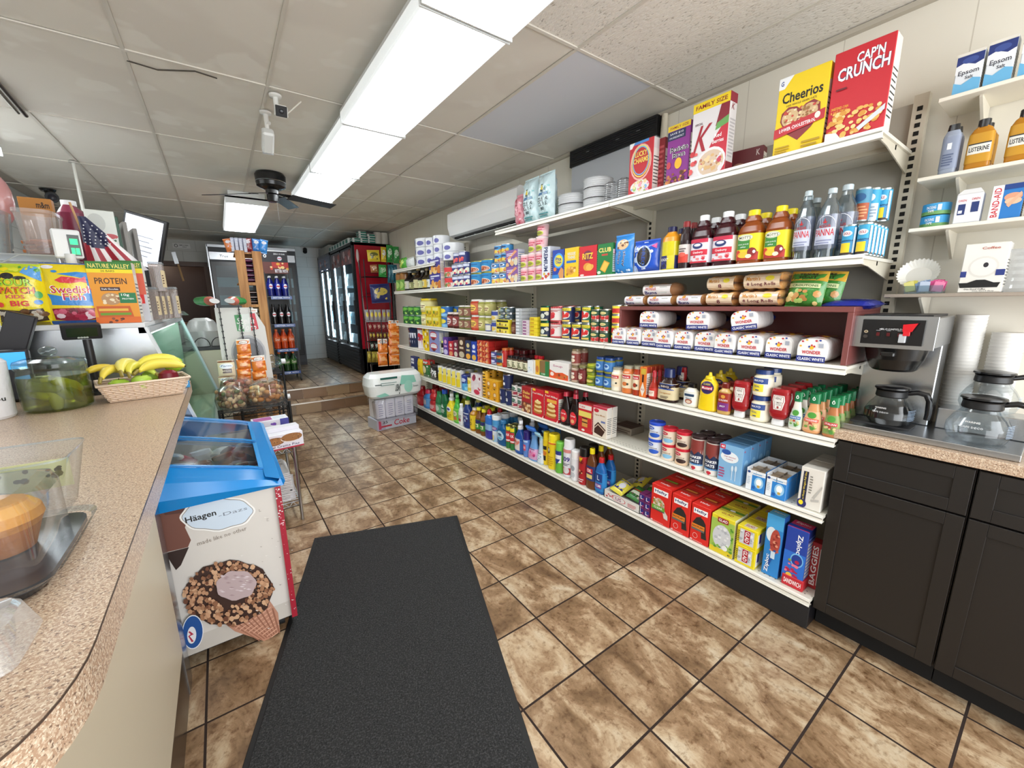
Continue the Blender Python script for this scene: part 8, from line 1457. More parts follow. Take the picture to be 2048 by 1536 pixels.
def glass_lid(y0, y1, dz, fr):
    def f(m):
        n = 8; X = [-.3+.36*i/n for i in range(n+1)]
        m.add([(x, y0, ftop(x)+dz) for x in X]+[(x, y1, ftop(x)+dz) for x in X], [(i, i+1, n+2+i, n+1+i) for i in range(n)], 'eaf2f2', 'glass', True)
    def g(m):
        for a, b in ((y0, y0+.016), (y1-.016, y1)):
            n = 8; X = [-.3+.37*i/n for i in range(n+1)]
            for z0, z1 in ((dz+.001, dz+.007),):
                m.add([(x, a, ftop(x)+z1) for x in X]+[(x, b, ftop(x)+z1) for x in X], [(i, i+1, n+2+i, n+1+i) for i in range(n)], '1f8ed6', 'gloss')
                m.add([(x, a, ftop(x)+z0) for x in X]+[(x, a, ftop(x)+z1) for x in X], [(i, i+1, n+2+i, n+1+i) for i in range(n)], '1a7cc0', 'gloss')
        m.add([(.055, y0, ftop(.055)+dz+.008), (.072, y0, ftop(.072)+dz+.008), (.072, y1, ftop(.072)+dz+.008), (.055, y1, ftop(.055)+dz+.008)], [(0, 1, 2, 3)], '1f8ed6', 'gloss')
    return ('glass_lid', f, None, [('lid_frame', g, 'blue plastic rim')])
def fbody(m):
    t = .03
    m.box(FX0, FX1, FY0, FY0+t, FZ0, FZ1, 'cfc9c2', 'satin'); m.box(FX0, FX1, FY1-t, FY1, FZ0, FZ1, 'cfc9c2', 'satin'); m.box(FX0, FX0+t, FY0+t, FY1-t, FZ0, FZ1, 'cfc9c2', 'satin'); m.box(FX1-t, FX1, FY0+t, FY1-t, FZ0, FZ1, 'a31f33', 'gloss')
    m.box(FX0+t, FX1-t, FY0+t, FY1-t, FZ0, .2, 'd8dcdc', 'satin')
    q = D(m, lambda u, v, d: (FX1+d, FY0+u, FZ0+v), FY1-FY0, FZ1-FZ0); q.blobs(.0, .1, .12, .98, 60, .006, ['e0c8cc', 'd8d0d0', '7a1424'], 3); q.r(0, .0, 1, .03, 'd8d4d0')
    fart(D(m, lambda u, v, d: (FX0+u, FY0-d, FZ0+v), FX1-FX0, FZ1-FZ0))
TH('ice_cream_freezer', 'chest freezer with blue rim, sliding glass lids and ice-cream cone picture', 'freezer', (0, 0, 0), [
    ('cabinet', fbody), ('rim', lid_frame, 'bright blue plastic rim'), glass_lid(FY0+.1, 2.38, .0, 0), glass_lid(2.36, FY1-.1, .012, 0),
    ('plinth', lambda m: m.box(FX0+.03, FX1-.03, FY0+.03, FY1-.03, .045, FZ0, '1a1a1c', 'satin'))] + [('castor', lambda m, y=y, x=x: (m.tube([(x-.012, y, .026), (x+.012, y, .026)], .026, '1a1a1c', 'rubber', 14), m.box(x-.016, x+.016, y-.02, y+.02, .04, .06, '8a8a8c', 'metal'))) for x, y in ((FX1-.06, FY0+.07), (FX0+.06, FY0+.07), (FX1-.06, FY1-.07), (FX0+.06, FY1-.07))])
RF = random.Random(12)
pal = ['e6e6ea', '8a6a50', 'd8c8b8', '3a3a44', 'b04a58', 'c8ccd2', '6a4a3a', 'e0dcd4', '7a9ab0']
for i in range(20):
    x = -.25+.085*(i % 4); y = FY0+.12+.155*(i//4)
    def pk2(m, c=RF.choice(pal), c2=RF.choice(pal)):
        m.loft([(-.05, .012, .004, c, 'film'), (-.04, .03, .01, c, 'film'), (.03, .03, .012, c2, 'film'), (.05, .03, .003, c2, 'film')], 10, 2.4)
    TH('ice_cream_pack', ['white-ended', 'brown', 'pale', 'dark', 'silver'][i//4]+' wrapped ice cream in the freezer, '+['nearest', 'second', 'middle', 'fourth', 'farthest'][i//4]+' row, '+['left', 'left of centre', 'right of centre', 'right'][i % 4], 'ice cream', (x, y, .665), [('wrapper', pk2)], 'wrapped ice creams in the freezer', (1.1+RF.uniform(-.3, .3), RF.uniform(-.3, .3), RF.uniform(-.8, .8)), (1.45, 1.45, 1.3))
TH('freezer_divider', 'white wire basket wall and card box inside the freezer', 'basket', (-.1, 2.3, .202), [('basket', lambda m: (m.box(-.2, .17, -.38, .4, .36, .365, 'd8dce0', 'satin'), m.box(-.01, .01, -.38, .4, .0, .32, 'c8ccd0', 'satin')))])
# ---- chrome rack behind the freezer with papers and cakes
def rackp(x0, x1, y0, y1, zs, col='b8bcc0', top=None, r=.011, wire=.035):
    P_ = []
    for x, y in ((x0, y0), (x1, y0), (x1, y1), (x0, y1)): P_.append(('post', lambda m, x=x, y=y: (m.tube([(x, y, .0), (x, y, top or max(zs)+.02)], r, col, 'metal' if col != '141416' else 'satin', 10), m.lathe([(0, .014, col, 'satin'), (.02, .014, col, 'satin')], 8) if 0 else None)))
    def sh(m, z):
        y = y0
        while y <= y1: m.tube([(x0, y, z), (x1, y, z)], .0025, col, 'metal' if col != '141416' else 'satin', 5); y += wire
        for zz in (z, z-.03):
            m.tube([(x0, y0, zz), (x1, y0, zz), (x1, y1, zz), (x0, y1, zz)], .004, col, 'metal' if col != '141416' else 'satin', 6, True)
        x = x0
        while x < x1-.02: m.tube([(x, y0, z-.03), (x+.025, y0, z), (x+.05, y0, z-.03)], .002, col, 'metal', 4); x += .05
    for z in zs: P_.append(('wire_shelf', lambda m, z=z: sh(m, z)))
    return P_
TH('chrome_rack', 'low chrome wire rack behind the freezer with newspapers below', 'rack', (0, 0, 0), rackp(-.08, .29, 2.9, 3.45, [.14, .52]))
for i in range(16):
    a = RF.uniform(-.05, .05)
    def news(m, i=i):
        m.box(-.13, .13, -.16, .16, 0, .011, 'd9d8d8', 'matte', .004); q = D(m, lambda u, v, d: (u-.13, v-.16, .011+d), .26, .32)
        if i in (13, 15): q.r(.1, .1, .55, .6, '6a6a6c'); q.t('100', .6, .3, .2, '2a2a2c', .5, bold=.03); q.lines(.6, .5, .95, .9, 5, '8a8a8c', .4)
        D(m, lambda u, v, d: (u-.13, -.16-d, v), .26, .011).lines(.0, .3, 1, .7, 1, '9a9a9c')
    L_ = 'folded newspaper in the pile on the lower wire shelf' + ('' if i < 15 else ', the top one with large print')
    TH('newspaper', L_, 'newspaper', (.12+RF.uniform(-.01, .01), 3.09, .144+i*.0122), [('paper', news)], 'newspapers on the lower wire shelf' if i < 15 else None, (0, 0, a))
TH('newspaper', 'newspaper leaning upright against the pile with column print', 'newspaper', (.17, 2.935, .145), [('paper', lambda m: (m.box(-.1, .1, 0, .006, 0, .17, 'd4d4d6', 'matte'), (lambda q: (q.r(.08, .1, .5, .5, '5a5a5e'), q.t('100', .6, .36, .2, '26262a', .66, bold=.03), q.lines(.1, .55, .9, .92, 6, '77777a', .4)))(D(m, f_front(.2), .2, .17))))], rot=(-.12, 0, .02))
def pies(m):
    w, d, h = .25, .15, .125
    m.box(-w/2, w/2, 0, d, 0, h*.8, 'e4e2ea', 'card', .002); m.box(-w/2, w/2, d*.5, d, h*.8, h, 'dcdae2', 'card', .002)
    q = D(m, f_front(w), w, h*.8); q.r(0, 0, 1, .1, 'b0203a'); q.t("Oatmeal Creme Pies", .42, .24, .17, '23264e', .95, bold=.02, sh=.1); q.e(.33, .6, .24, .26, '8a5a2e'); q.e(.33, .6, .2, .2, 'a8723c'); q.e(.72, .68, .25, .26, 'efe6da'); q.e(.73, .72, .25, .26, '9a6836'); q.blobs(.12, .42, .52, .8, 20, .012, ['7a4a24', 'c08a50', '5e3a1c'], 2); q.blobs(.52, .52, .94, .92, 20, .012, ['7a4a24', 'c08a50', '5e3a1c'], 3)
TH('snack_cake_box', 'white oatmeal creme pie box with two biscuits on the chrome rack', 'box', (.225, 2.86, .529), [('carton', pies)], rot=(0, 0, .12))
def cr(label, x, y, z, w, d, h, c, pr, rz=0, name='snack_cake_box', top=None):
    TH(name, label, 'box', (x, y, z), [('carton', lambda m: (m.box(-w/2, w/2, 0, d, 0, h, c, 'card', .002), pr(D(m, f_front(w), w, h)), top(D(m, f_top(w, h), w, d)) if top else None))], rot=(0, 0, rz))
cr('blue and white box with orange roll picture behind the creme pies', .13, 3.04, .529, .25, .1, .09, 'e8e6ea', PR(Rr(0, .5, 1, .75, '2a2f9a'), E_(.5, .25, .42, .25, 'd8683a'), BL(.1, .05, .9, .4, 9, .06, ['e8946a', 'c04a2a', 'e0b090'])), .1, top=PR(Rr(.2, .1, .8, .9, 'a8845c')))
cr('white box with purple print further back on the chrome rack', .2, 3.2, .529, .22, .12, .12, 'e6e4ee', PR(Rr(.75, 0, 1, 1, '4a4aa0'), BL(.05, .3, .6, .9, 8, .06, ['b03a8a', '7a4ab0', 'd8d0e8'])), .05, top=PR(Rr(.05, .1, .55, .9, 'b05a9a'), Rr(.6, .2, .9, .8, 'd8dce8')))
cr('plain brown box between the cake packs on the chrome rack', .0, 3.06, .529, .14, .1, .07, '6a4a34', PR(Rr(.0, .9, 1, 1, '8a6a4c')))
def wrapc(lab, x, y, z, w, d, h, c, rz, cols, tilt=0, n=110):
    def f(m):
        R = random.Random(int(abs(x*91+y*57)))
        for i in range(n): m.ell((R.uniform(-w*.36, w*.36), R.uniform(-d*.33, d*.33), h*R.uniform(.12, .78)), (w*.11, d*.045, h*.1), R.choice(cols), 'satin', 8, 5, Matrix.Rotation(R.uniform(-.7, .7), 3, 'Z').to_4x4())
    TH('wrapped_pastry', lab, 'pastry', (x, y, z), [('pastry', f), ('wrapper', lambda m: (m.loft([(0, w*.46, d*.42, 'f6f4f0', 'clear'), (h*.4, w*.5, d*.48, 'f6f4f0', 'clear'), (h*.85, w*.42, d*.38, 'fbf8f4', 'clear'), (h, w*.2, d*.2, 'fbf8f4', 'clear')], 16, 3)))], 'wrapped pastries on the racks', (tilt, 0, rz))
wrapc('clear-wrapped yellow sponge cakes at the front of the racks', .03, 3.34, .53, .2, .17, .1, 'e8c83a', .1, ['e8cf3a', 'e0c02c', 'ecd85a', 'd8b02a'])
# black wire rack with bread and the tall display behind
TH('black_bread_rack', 'black wire rack of wrapped breads in front of the tall white display', 'rack', (0, 0, 0), rackp(-.09, .36, 3.52, 4.42, [.36, .675], '141416', .7, .009))
BRC = ['b8783c', '8a5a30', 'd8a868', 'c88a4a', 'a86a5a', 'e0c090']
wrapc('clear-wrapped pastries at the left of the black rack', -.01, 3.62, .682, .18, .22, .17, '', .4, ['7a5a3a', '5a6a3a', 'a8845a', '8a4a3a', 'c8b08a'])
wrapc('clear-wrapped dark pastries in the middle of the black rack', .05, 3.93, .682, .24, .3, .19, '', .3, ['6a3a34', 'a85a4a', 'c89070', '8a5a44', 'd8b898'])
wrapc('clear-wrapped orange pastries at the right of the black rack', .23, 3.72, .682, .24, .34, .18, '', -.3, BRC)
def stella(m):
    P_ = [(-.03, -.12), (.33, -.12), (.315, .45), (.24, .62), (-.03, .62)]; n = len(P_)
    m.add([(x, 0, z) for x, z in P_]+[(x, .012, z) for x, z in P_], [tuple(range(n)), tuple(range(2*n-1, n-1, -1))]+[(i, n+i, n+(i+1) % n, (i+1) % n) for i in range(n)], 'd8d6d2', 'card')
    q = D(m, lambda u, v, d: (-.03+u, -d, v), .36, .62); q.e(.55, .36, .36, .26, 'b4b6ba'); q.e(.55, .36, .32, .225, '8a8c92'); q.e(.55, .36, .24, .16, '74767c')
    q.p([(.38, .68), (.36, .9), (.78, .92), (.82, .7), (.6, .66)], 'e4e8e4'); q.p([(.38, .68), (.36, .9), (.5, .905), (.52, .67)], '4f9a62'); q.p([(.66, .675), (.68, .915), (.78, .92), (.82, .7)], 'd0404e')
    q.t('Stella', .58, .82, .09, 'f4f4f2', .36, sh=.2, bold=.03); q.t("D'oro", .6, .73, .09, 'f4f4f2', .36, sh=.2, bold=.03); q.r(.68, .93, .84, .98, 'f4f2ee'); q.t('NEW', .76, .955, .02, 'c86a3a', .1)
TH('biscuit_display', 'tall white card display with red, white and green emblem', 'display', (-.0, 4.2, .802), [('header_card', stella), ('support', lambda m: m.box(.0, .3, .012, .15, -.12, .45, '2a2a2c', 'satin', .004))], rot=(-.04, 0, 0))
for i, (x0, y0, x1, y1) in enumerate(((437, 610, 455, 722), (476, 608, 487, 680), (500, 612, 517, 712))):
    a, b = onY(x0, y0, 4.19), onY(x1, y1, 4.15)
    def strip_(m): 
        m.tube([(0, 0, 0), (b.x-a.x, 0, b.z-a.z)], .004, '101012', 'satin', 5)
        for k in range(9): m.box((b.x-a.x)*k/9-.008, (b.x-a.x)*k/9+.008, -.006, .004, (b.z-a.z)*k/9-.006, (b.z-a.z)*k/9+.006, '101012', 'satin')
    TH('clip_strip', 'black clip strip over the white display, '+['left', 'middle', 'right'][i]+' one', 'strip', (a.x, 4.19, a.z-.012), [('strip', strip_)])
gold = lambda t='e8822c': BAG(t, PR(Rr(0, .68, 1, 1, 'ecE6dc'.lower()), E_(.5, .8, .34, .13, '8a3a2a'), E_(.5, .8, .3, .1, 'f0ece4'), T('Gold', .48, .8, .1, '6a2a20', .42, sh=.3), BL(.1, .08, .9, .6, 9, .09, ['f09a44', 'd86a1c', 'f4b468'])), crimp='f0d8bc', crimpw=.05)
gold2 = BAG('e07a28', PR(BL(.1, .1, .9, .85, 9, .1, ['f09a44', 'c85c18', 'f4b468']), E_(.5, .5, .3, .14, 'f0b070')), crimp='f0d8bc', crimpw=.06)
farm = BAG('e8d8b8', PR(Rr(0, .88, 1, .97, '7a4a30'), E_(.5, .66, .4, .16, 'e8ecf4'), T('Farm', .5, .68, .12, '3a5a8a', .6, sh=.3), Rr(.25, .25, .8, .5, '4a2f28'), T('Milano', .5, .38, .09, 'e8d8c0', .5)), crimpw=.04)
def hang(x0, x1, ys, Y, fns, name, labs, cat='bag', grp=None, d=.035, rx=-.08):
    for k, (ya, yb) in enumerate(ys):
        A, B, Cc = onY(x0, yb, Y), onY(x1, yb, Y), onY((x0+x1)/2, ya, Y)
        fn = fns[min(k, len(fns)-1)]; inst(fn(abs(B.x-A.x), abs(Cc.z-A.z)*1.04, d), name, ((A.x+B.x)/2, Y-.03-.004*k, min(A.z, B.z)), (rx, RJ.uniform(-.05, .05), .0), labs[k] if isinstance(labs, list) else labs+', '+['topmost', 'second down', 'third down', 'fourth down', 'fifth down', 'lowest'][k if k < len(ys)-1 or len(ys) > 5 and k == 5 else 5], cat, grp)
hang(475, 503, ((677, 708), (705, 718), (715, 738), (733, 752), (748, 762)), 4.08, [gold(), gold2], 'cracker_pouch', 'orange cracker pouch on the middle clip strip of the white display', grp='orange cracker pouches')
hang(506, 534, ((709, 742), (738, 758)), 4.06, [gold(), gold2], 'cracker_pouch', 'orange cracker pouch on the right clip strip of the white display', grp='orange cracker pouches')
hang(438, 472, ((718, 752), (748, 768)), 4.06, [farm], 'cookie_pouch', 'cream cookie pouch on the left clip strip of the white display', grp='cream cookie pouches')
hang(520, 537, ((752, 768),), 4.05, [farm], 'cookie_pouch', ['cream cookie pouch below the right orange pouches'])
for i, (x, rz_) in enumerate(((-.06, .5), (.1, -.4))):
    TH('garlic_bread_bag', 'green and red foil bread bag on top of the white display, '+['left', 'right'][i], 'bag', (.0+x*1.3, 4.28, 1.478), [('bag', lambda m: (m.loft([(-.12, .03, .02, 'd8dcd8', 'film'), (-.09, .05, .035, '2f9a4a', 'film'), (.0, .05, .04, '3aa055', 'film'), (.06, .05, .038, 'c86a5a', 'film'), (.12, .04, .02, 'e4e4e4', 'film')], 12)))], 'green bread bags', (PI/2, .15, rz_))
# large water jugs lying in a black rack
TH('black_wire_rack', 'black wire rack holding big water jugs on their sides', 'rack', (0, 0, 0), rackp(.06, .44, 4.5, 4.95, [.42, .78], '141416', .86, .01))
for i, (z, y, lb) in enumerate(((.795, 4.66, 'large clear water jug lying on the upper deck of the black wire rack'), (.435, 4.62, 'large clear water jug lying on the lower deck of the black wire rack'), (.435, 4.86, 'clear water jug at the back of the lower deck, white cap to the right'))):
    TH('water_jug', lb, 'bottle', (.235, y, z+.085), [('jug_body', lambda m: m.loft([(0, .07, .07, 'dce8f0', 'cloudy'), (.01, .083, .083, 'dce8f0', 'clear'), (.06, .078, .078, 'cfe0ec', 'cloudy'), (.08, .083, .083, 'dce8f0', 'clear'), (.14, .083, .083, 'dce8f0', 'clear'), (.19, .05, .05, 'dce8f0', 'clear'), (.215, .024, .024, 'dce8f0', 'clear')], 20)), ('cap', lambda m: m.lathe([(.213, .026, 'eceef2', 'gloss'), (.25, .026, 'eceef2', 'gloss')], 14), 'white cap')], None, (0, PI/2, 0))
# ---- wooden rack
WX0, WX1, WY = .205, .44, 5.2
def plank(a, b): return lambda m: m.box(a, b, WY, WY+.02, .0, 2.0, 'b07840', 'wood', .002)
m, nt, b = nmat('wood'); N = nt.nodes.new; L = nt.links.new
tc = N('ShaderNodeTexCoord'); mp = N('ShaderNodeMapping'); mp.inputs['Scale'].default_value = (30, 30, 1.6); n_ = N('ShaderNodeTexNoise'); n_.inputs['Scale'].default_value = 1.5; n_.inputs['Detail'].default_value = 4; cr_ = N('ShaderNodeValToRGB')
cr_.color_ramp.elements[0].color = lin('99632f'); cr_.color_ramp.elements[1].color = lin('c9935a'); cr_.color_ramp.elements[0].position = .35; cr_.color_ramp.elements[1].position = .65
L(tc.outputs['Object'], mp.inputs[0]); L(mp.outputs[0], n_.inputs['Vector']); L(n_.outputs[0], cr_.inputs[0]); L(cr_.outputs[0], b.inputs['Base Color']); b.inputs['Roughness'].default_value = .55
WZ = [.62, .95, 1.22, 1.45, 1.68, 1.985]
TH('wooden_rack', 'tall plank-sided wooden rack of snack bags in the middle of the shop', 'rack', (0, 0, 0), [('side_plank', plank(WX0, WX0+.085)), ('side_plank', plank(WX1-.085, WX1))]+[('shelf_board', lambda m, z=z: m.box(WX0, WX1, WY+.021, WY+.5, z-.015, z, 'b07840', 'wood')) for z in WZ]+[('cross_bar', lambda m, z=z: m.box(WX0+.086, WX1-.086, WY+.003, WY+.02, z-.03, z-.002, 'b07840', 'wood')) for z in (1.68, 1.45)])
SB = [('5a1d44', '8a3a6a'), ('c8b8a0', '7a5a4a'), ('d8b04a', 'e8e0c8'), ('c89a4a', 'e0c070'), ('3a2a2a', '8a6a5a')]
for s_, (z, n, ci) in enumerate(((1.68, 5, 0), (1.45, 3, 4), (1.22, 4, 1), (.95, 4, 2), (.62, 4, 3))):
    for k in range(n):
        c, c2 = SB[ci]
        def sb(m): m.loft([(-.11, .06, .004, c2, 'film'), (-.09, .065, .018, c, 'film'), (.0, .07, .024, c, 'film'), (.09, .065, .018, c, 'film'), (.11, .06, .004, c2, 'film')], 12, 2.5)
        TH('snack_bag', ['maroon', 'brown', 'white', 'gold', 'tan'][[0, 4, 1, 2, 3].index(ci)]+' snack bag lying in the wooden rack, '+['top', 'second', 'third', 'fourth', 'fifth'][s_]+' deck, '+['lowest', 'second up', 'third up', 'fourth up', 'uppermost'][k if k < n-1 else 4], 'bag', (.32, WY+.16, z+.026+k*.05), [('bag', sb)], 'snack bags in the wooden rack', (PI/2, 0, RF.uniform(-.15, .15)))
for i in range(4):
    TH('card_carton', 'upright grey-blue carton on top of the wooden rack, '+['leftmost', 'second from left', 'third from left', 'rightmost'][i], 'box', (WX0-.008+i*.037, WY+.03, 1.987), [('carton', lambda m: (m.box(-.014, .014, 0, .09, 0, .14, 'b9bdd0', 'card', .001), D(m, f_front(.028), .028, .14).lines(.1, .05, .9, .95, 8, 'dfe2ee', .6)))], 'cartons on the wooden rack', (0, 0, -.15))
for i, (x, c, lb) in enumerate(((.345, '8a2430', 'red and white chip bag on top of the wooden rack'), (.4, '2f7ac8', 'blue chip bag on top of the wooden rack, left'), (.46, '3a90dc', 'blue chip bag on top of the wooden rack, right'), (.42, 'd8602c', 'orange chip bag behind the blue ones on the wooden rack'), (.18, 'd87a3a', 'orange bag hanging at the left edge of the wooden rack top'))):
    inst(BAG(c, PR(E_(.5, .75, .3, .12, 'e6e4ea'), BL(.2, .1, .8, .5, 5, .1, ['e0e4f0', c])), wr=.12)(.075, .145 if i != 4 else .13, .05), 'snack_bag', (x, WY+(.03 if i != 3 else .12), 1.987), (0, (-.1, .1, .2, .1, -.2)[i], 0), lb, 'bag')
# ---- cola rack on the raised floor
PX0, PX1, PY = .58, .9, 6.85
PZ = [1.565, 1.165, .8, .46]
def sign(m):
    m.box(PX0, PX1+.0, PY-.01, PY, 1.88, 2.2, '1c1c24', 'card'); q = D(m, lambda u, v, d: (PX0+u, PY-.01-d, 1.88+v), PX1-PX0, .32); q.r(0, 0, 1, .5, '5a2a24'); q.r(.35, .25, 1, .5, 'a82a24'); q.blobs(.3, .2, 1, .45, 8, .07, ['d8a03a', 'c8402a', 'e8c88a'], 2); q.r(0, .96, 1, 1, 'e8e8ec')
    q.e(.12, .75, .06, .07, 'e8e8ec'); q.e(.12, .75, .03, .035, '1c1c24'); q.t('ZERO SUGAR', .68, .85, .06, 'e8e8ec', .45); q.t('BETTER WITH', .7, .12, .14, 'e8e8ee', .5, bold=.03); q.e(.68, .66, .09, .09, 'c8ccd8'); q.r(.6, .65, .76, .68, 'c8303c')
CB = [('141a6a', '0d0d14', '1c2a9a', 'dark cola bottle with blue label'), ('120d10', '0d0a0c', '17171c', 'dark cola bottle with black label'), ('b8401a', 'c24a1c', 'd8602a', 'orange soda bottle'), ('1c3a1a', '22401e', '3a6a2a', 'dark green soda bottle')]
TH('soda_rack', 'black wheeled soda rack with sign on the raised floor', 'rack', (0, 0, 0), [('frame', lambda m: ([m.box(x-.012, x+.012, y-.012, y+.012, FL2+.05, 1.9, '121214', 'satin') for x in (PX0, PX1) for y in (PY, PY+.4)], m.box(PX0-.01, PX1+.01, PY+.4, PY+.41, FL2+.05, 2.15, '121214', 'satin'))), ('sign_board', sign)] + [('deck', lambda m, z=z: (m.box(PX0, PX1, PY, PY+.4, z-.012, z, '18181a', 'satin'), m.box(PX0+.05, PX1, PY-.02, PY-.012, z-.045, z, '2f4f8f', 'gloss'), D(m, lambda u, v, d: (PX0+.05+u, PY-.02-d, z-.045+v), .27, .045).t('BETTER WITH', .5, .5, .45, 'dfe6f4', .8))) for z in PZ] + [('castor', lambda m, x=x, y=y: m.tube([(x-.01, y, FL2+.03), (x+.01, y, FL2+.03)], .03, '1c1c1e', 'rubber', 12)) for x in (PX0, PX1) for y in (PY, PY+.4)])
for r_, z in enumerate(PZ):
    c1_, c2_, c3_, ds = CB[r_]
    fn = BOT([(0, .85, c1_), (.02, .98), (.3, .96), (.62, 1), (.78, .6), (.88, .34), (.92, .32)], [(.915, .38, 'e8e8ee' if r_ < 1 else ('141416' if r_ == 1 else 'e06a2a')), (1, .36)], (.35, .62, c3_, PR(E_(.5, .5, .26, .44, 'e8e8f0'), Rr(.26, .4, .74, .6, 'c8303c')) if r_ < 2 else PR(T('Crush', .5, .5, .5, 'f4e8dc', .7))), mat='gloss', col=c1_)(.088, .285, .088)
    for i in range(3):
        for k in range(2): inst(fn, 'soda_bottle', (PX0+.07+i*.092, PY+.01+k*.1, z+.001), (0, 0, 0), ds+', '+['left', 'middle', 'right'][i]+(', front row' if k == 0 else ', second row'), 'bottle', 'soda bottles on the rack')
# ---- fridge, slicer counter, kitchen things
fr_ = -.04
def fridge(m):
    m.box(fr_, 1.27, 8.62, 9.3, .36, 2.44, '2b2c30', 'satin'); m.box(fr_-.006, fr_+.012, 8.6, 8.66, .36, 2.44, 'c8cacc', 'stainless'); m.box(fr_, 1.27, 8.6, 8.62, 2.4, 2.44, 'c8cacc', 'stainless')
TH('upright_fridge', 'tall stainless fridge with dark glass doors behind the soda rack', 'fridge', (0, 0, 0), [('cabinet', fridge), ('header', lambda m: (m.box(fr_+.02, 1.25, 8.6, 8.62, 2.2, 2.32, 'c8cacc', 'stainless'), D(m, lambda u, v, d: (fr_+.02+u, 8.6-d, 2.2+v), .5, .12).t('True', .4, .5, .35, '26282c', .25, sh=.2)))] + [('glass_door', lambda m, x=x: (m.box(x, x+.62, 8.59, 8.615, .5, 2.17, '17191c', 'gloss', .004), m.box(x+.06, x+.56, 8.585, 8.59, .6, 2.1, '3a474a', 'gloss'), [m.box(x+.06, x+.56, 8.583, 8.585, z, z+.16, '7f9398', 'satin') for z in (1.15, 1.45, 1.75)])) for x in (fr_+.02, fr_+.66)] + [('base_grille', lambda m: m.box(fr_, 1.27, 8.62, 9.3, FL2+.0, .36, '1a1a1c', 'satin'))])
TH('side_counter', 'beige counter cabinet beyond the deli case', 'counter', (0, 0, 0), [('cabinet', lambda m: m.box(-.5, -.02, 5.32, 5.85, 0, .98, 'cfc9b4', 'satin', .004)), ('top', lambda m: m.box(-.52, -.0, 5.315, 5.86, .981, 1.01, '3a3a3c', 'satin', .003))])
TH('meat_slicer', 'machine under a grey plastic cover on the beige counter', 'slicer', (-.17, 5.58, 1.011), [('plastic_cover', lambda m: m.loft([(0, .17, .14, 'a7aaa8', 'film'), (.16, .17, .13, 'b4b7b5', 'film'), (.27, .11, .1, 'c0c3c1', 'film'), (.3, .06, .06, 'c0c3c1', 'film')], 12, 2.6))])
for i in range(3):
    TH('cable', 'loop of black cable on the beige counter, '+['left', 'middle', 'right'][i], 'cable', (-.34+.15*i, 5.38, 1.012), [('cord', lambda m: m.tube([(.07*math.cos(t), .04*math.sin(t), .004+.09*max(0, math.sin(t))) for t in [2*PI*k/16 for k in range(16)]], .004, '121214', 'rubber', 6, True))], 'cable loops')
kn = onY(353, 525, YB-.05)
TH('kitchen_knife', 'long knife with pale wooden handle hanging in the kitchen opening', 'knife', (kn.x, YB-.03, kn.z), [('blade', lambda m: m.prism([(-.03, -.003), (.03, -.003), (.02, .003), (-.03, .003)], -.02, .18, 'c8ccd0', 'metal')), ('handle', lambda m: m.box(.0, .03, -.008, .008, -.32, -.03, 'c89a5a', 'satin', .004))], rot=(0, -.12, 0))
x_, z_, w_, h_ = on(YB, 346, 487, 381, 497)
TH('notice_sign', 'small white notice sign with black print over the kitchen opening', 'sign', (x_, YB-.012, z_), [('plate', lambda m: (m.box(-w_/2, w_/2, 0, .01, 0, h_, 'e8e8e6', 'satin', .002), (lambda q: (q.ring(.2, .5, .1, .32, .03, '26262a'), q.t('EMPLOYEES', .65, .64, .2, '26262a', .5, bold=.02), q.t('ONLY', .68, .3, .18, '26262a', .25, bold=.02)))(D(m, f_front(w_), w_, h_))))])
TH('kitchen_table', 'cluttered brown table in the dark kitchen', 'table', (-.45, 10.3, FL2), [('top', lambda m: m.box(-.5, .45, -.3, .3, .78, .82, '8a5a38', 'satin', .004))]+[('leg', lambda m, x=x, y=y: m.box(x-.02, x+.02, y-.02, y+.02, 0, .78, '4a3424', 'satin')) for x in (-.45, .4) for y in (-.25, .25)])
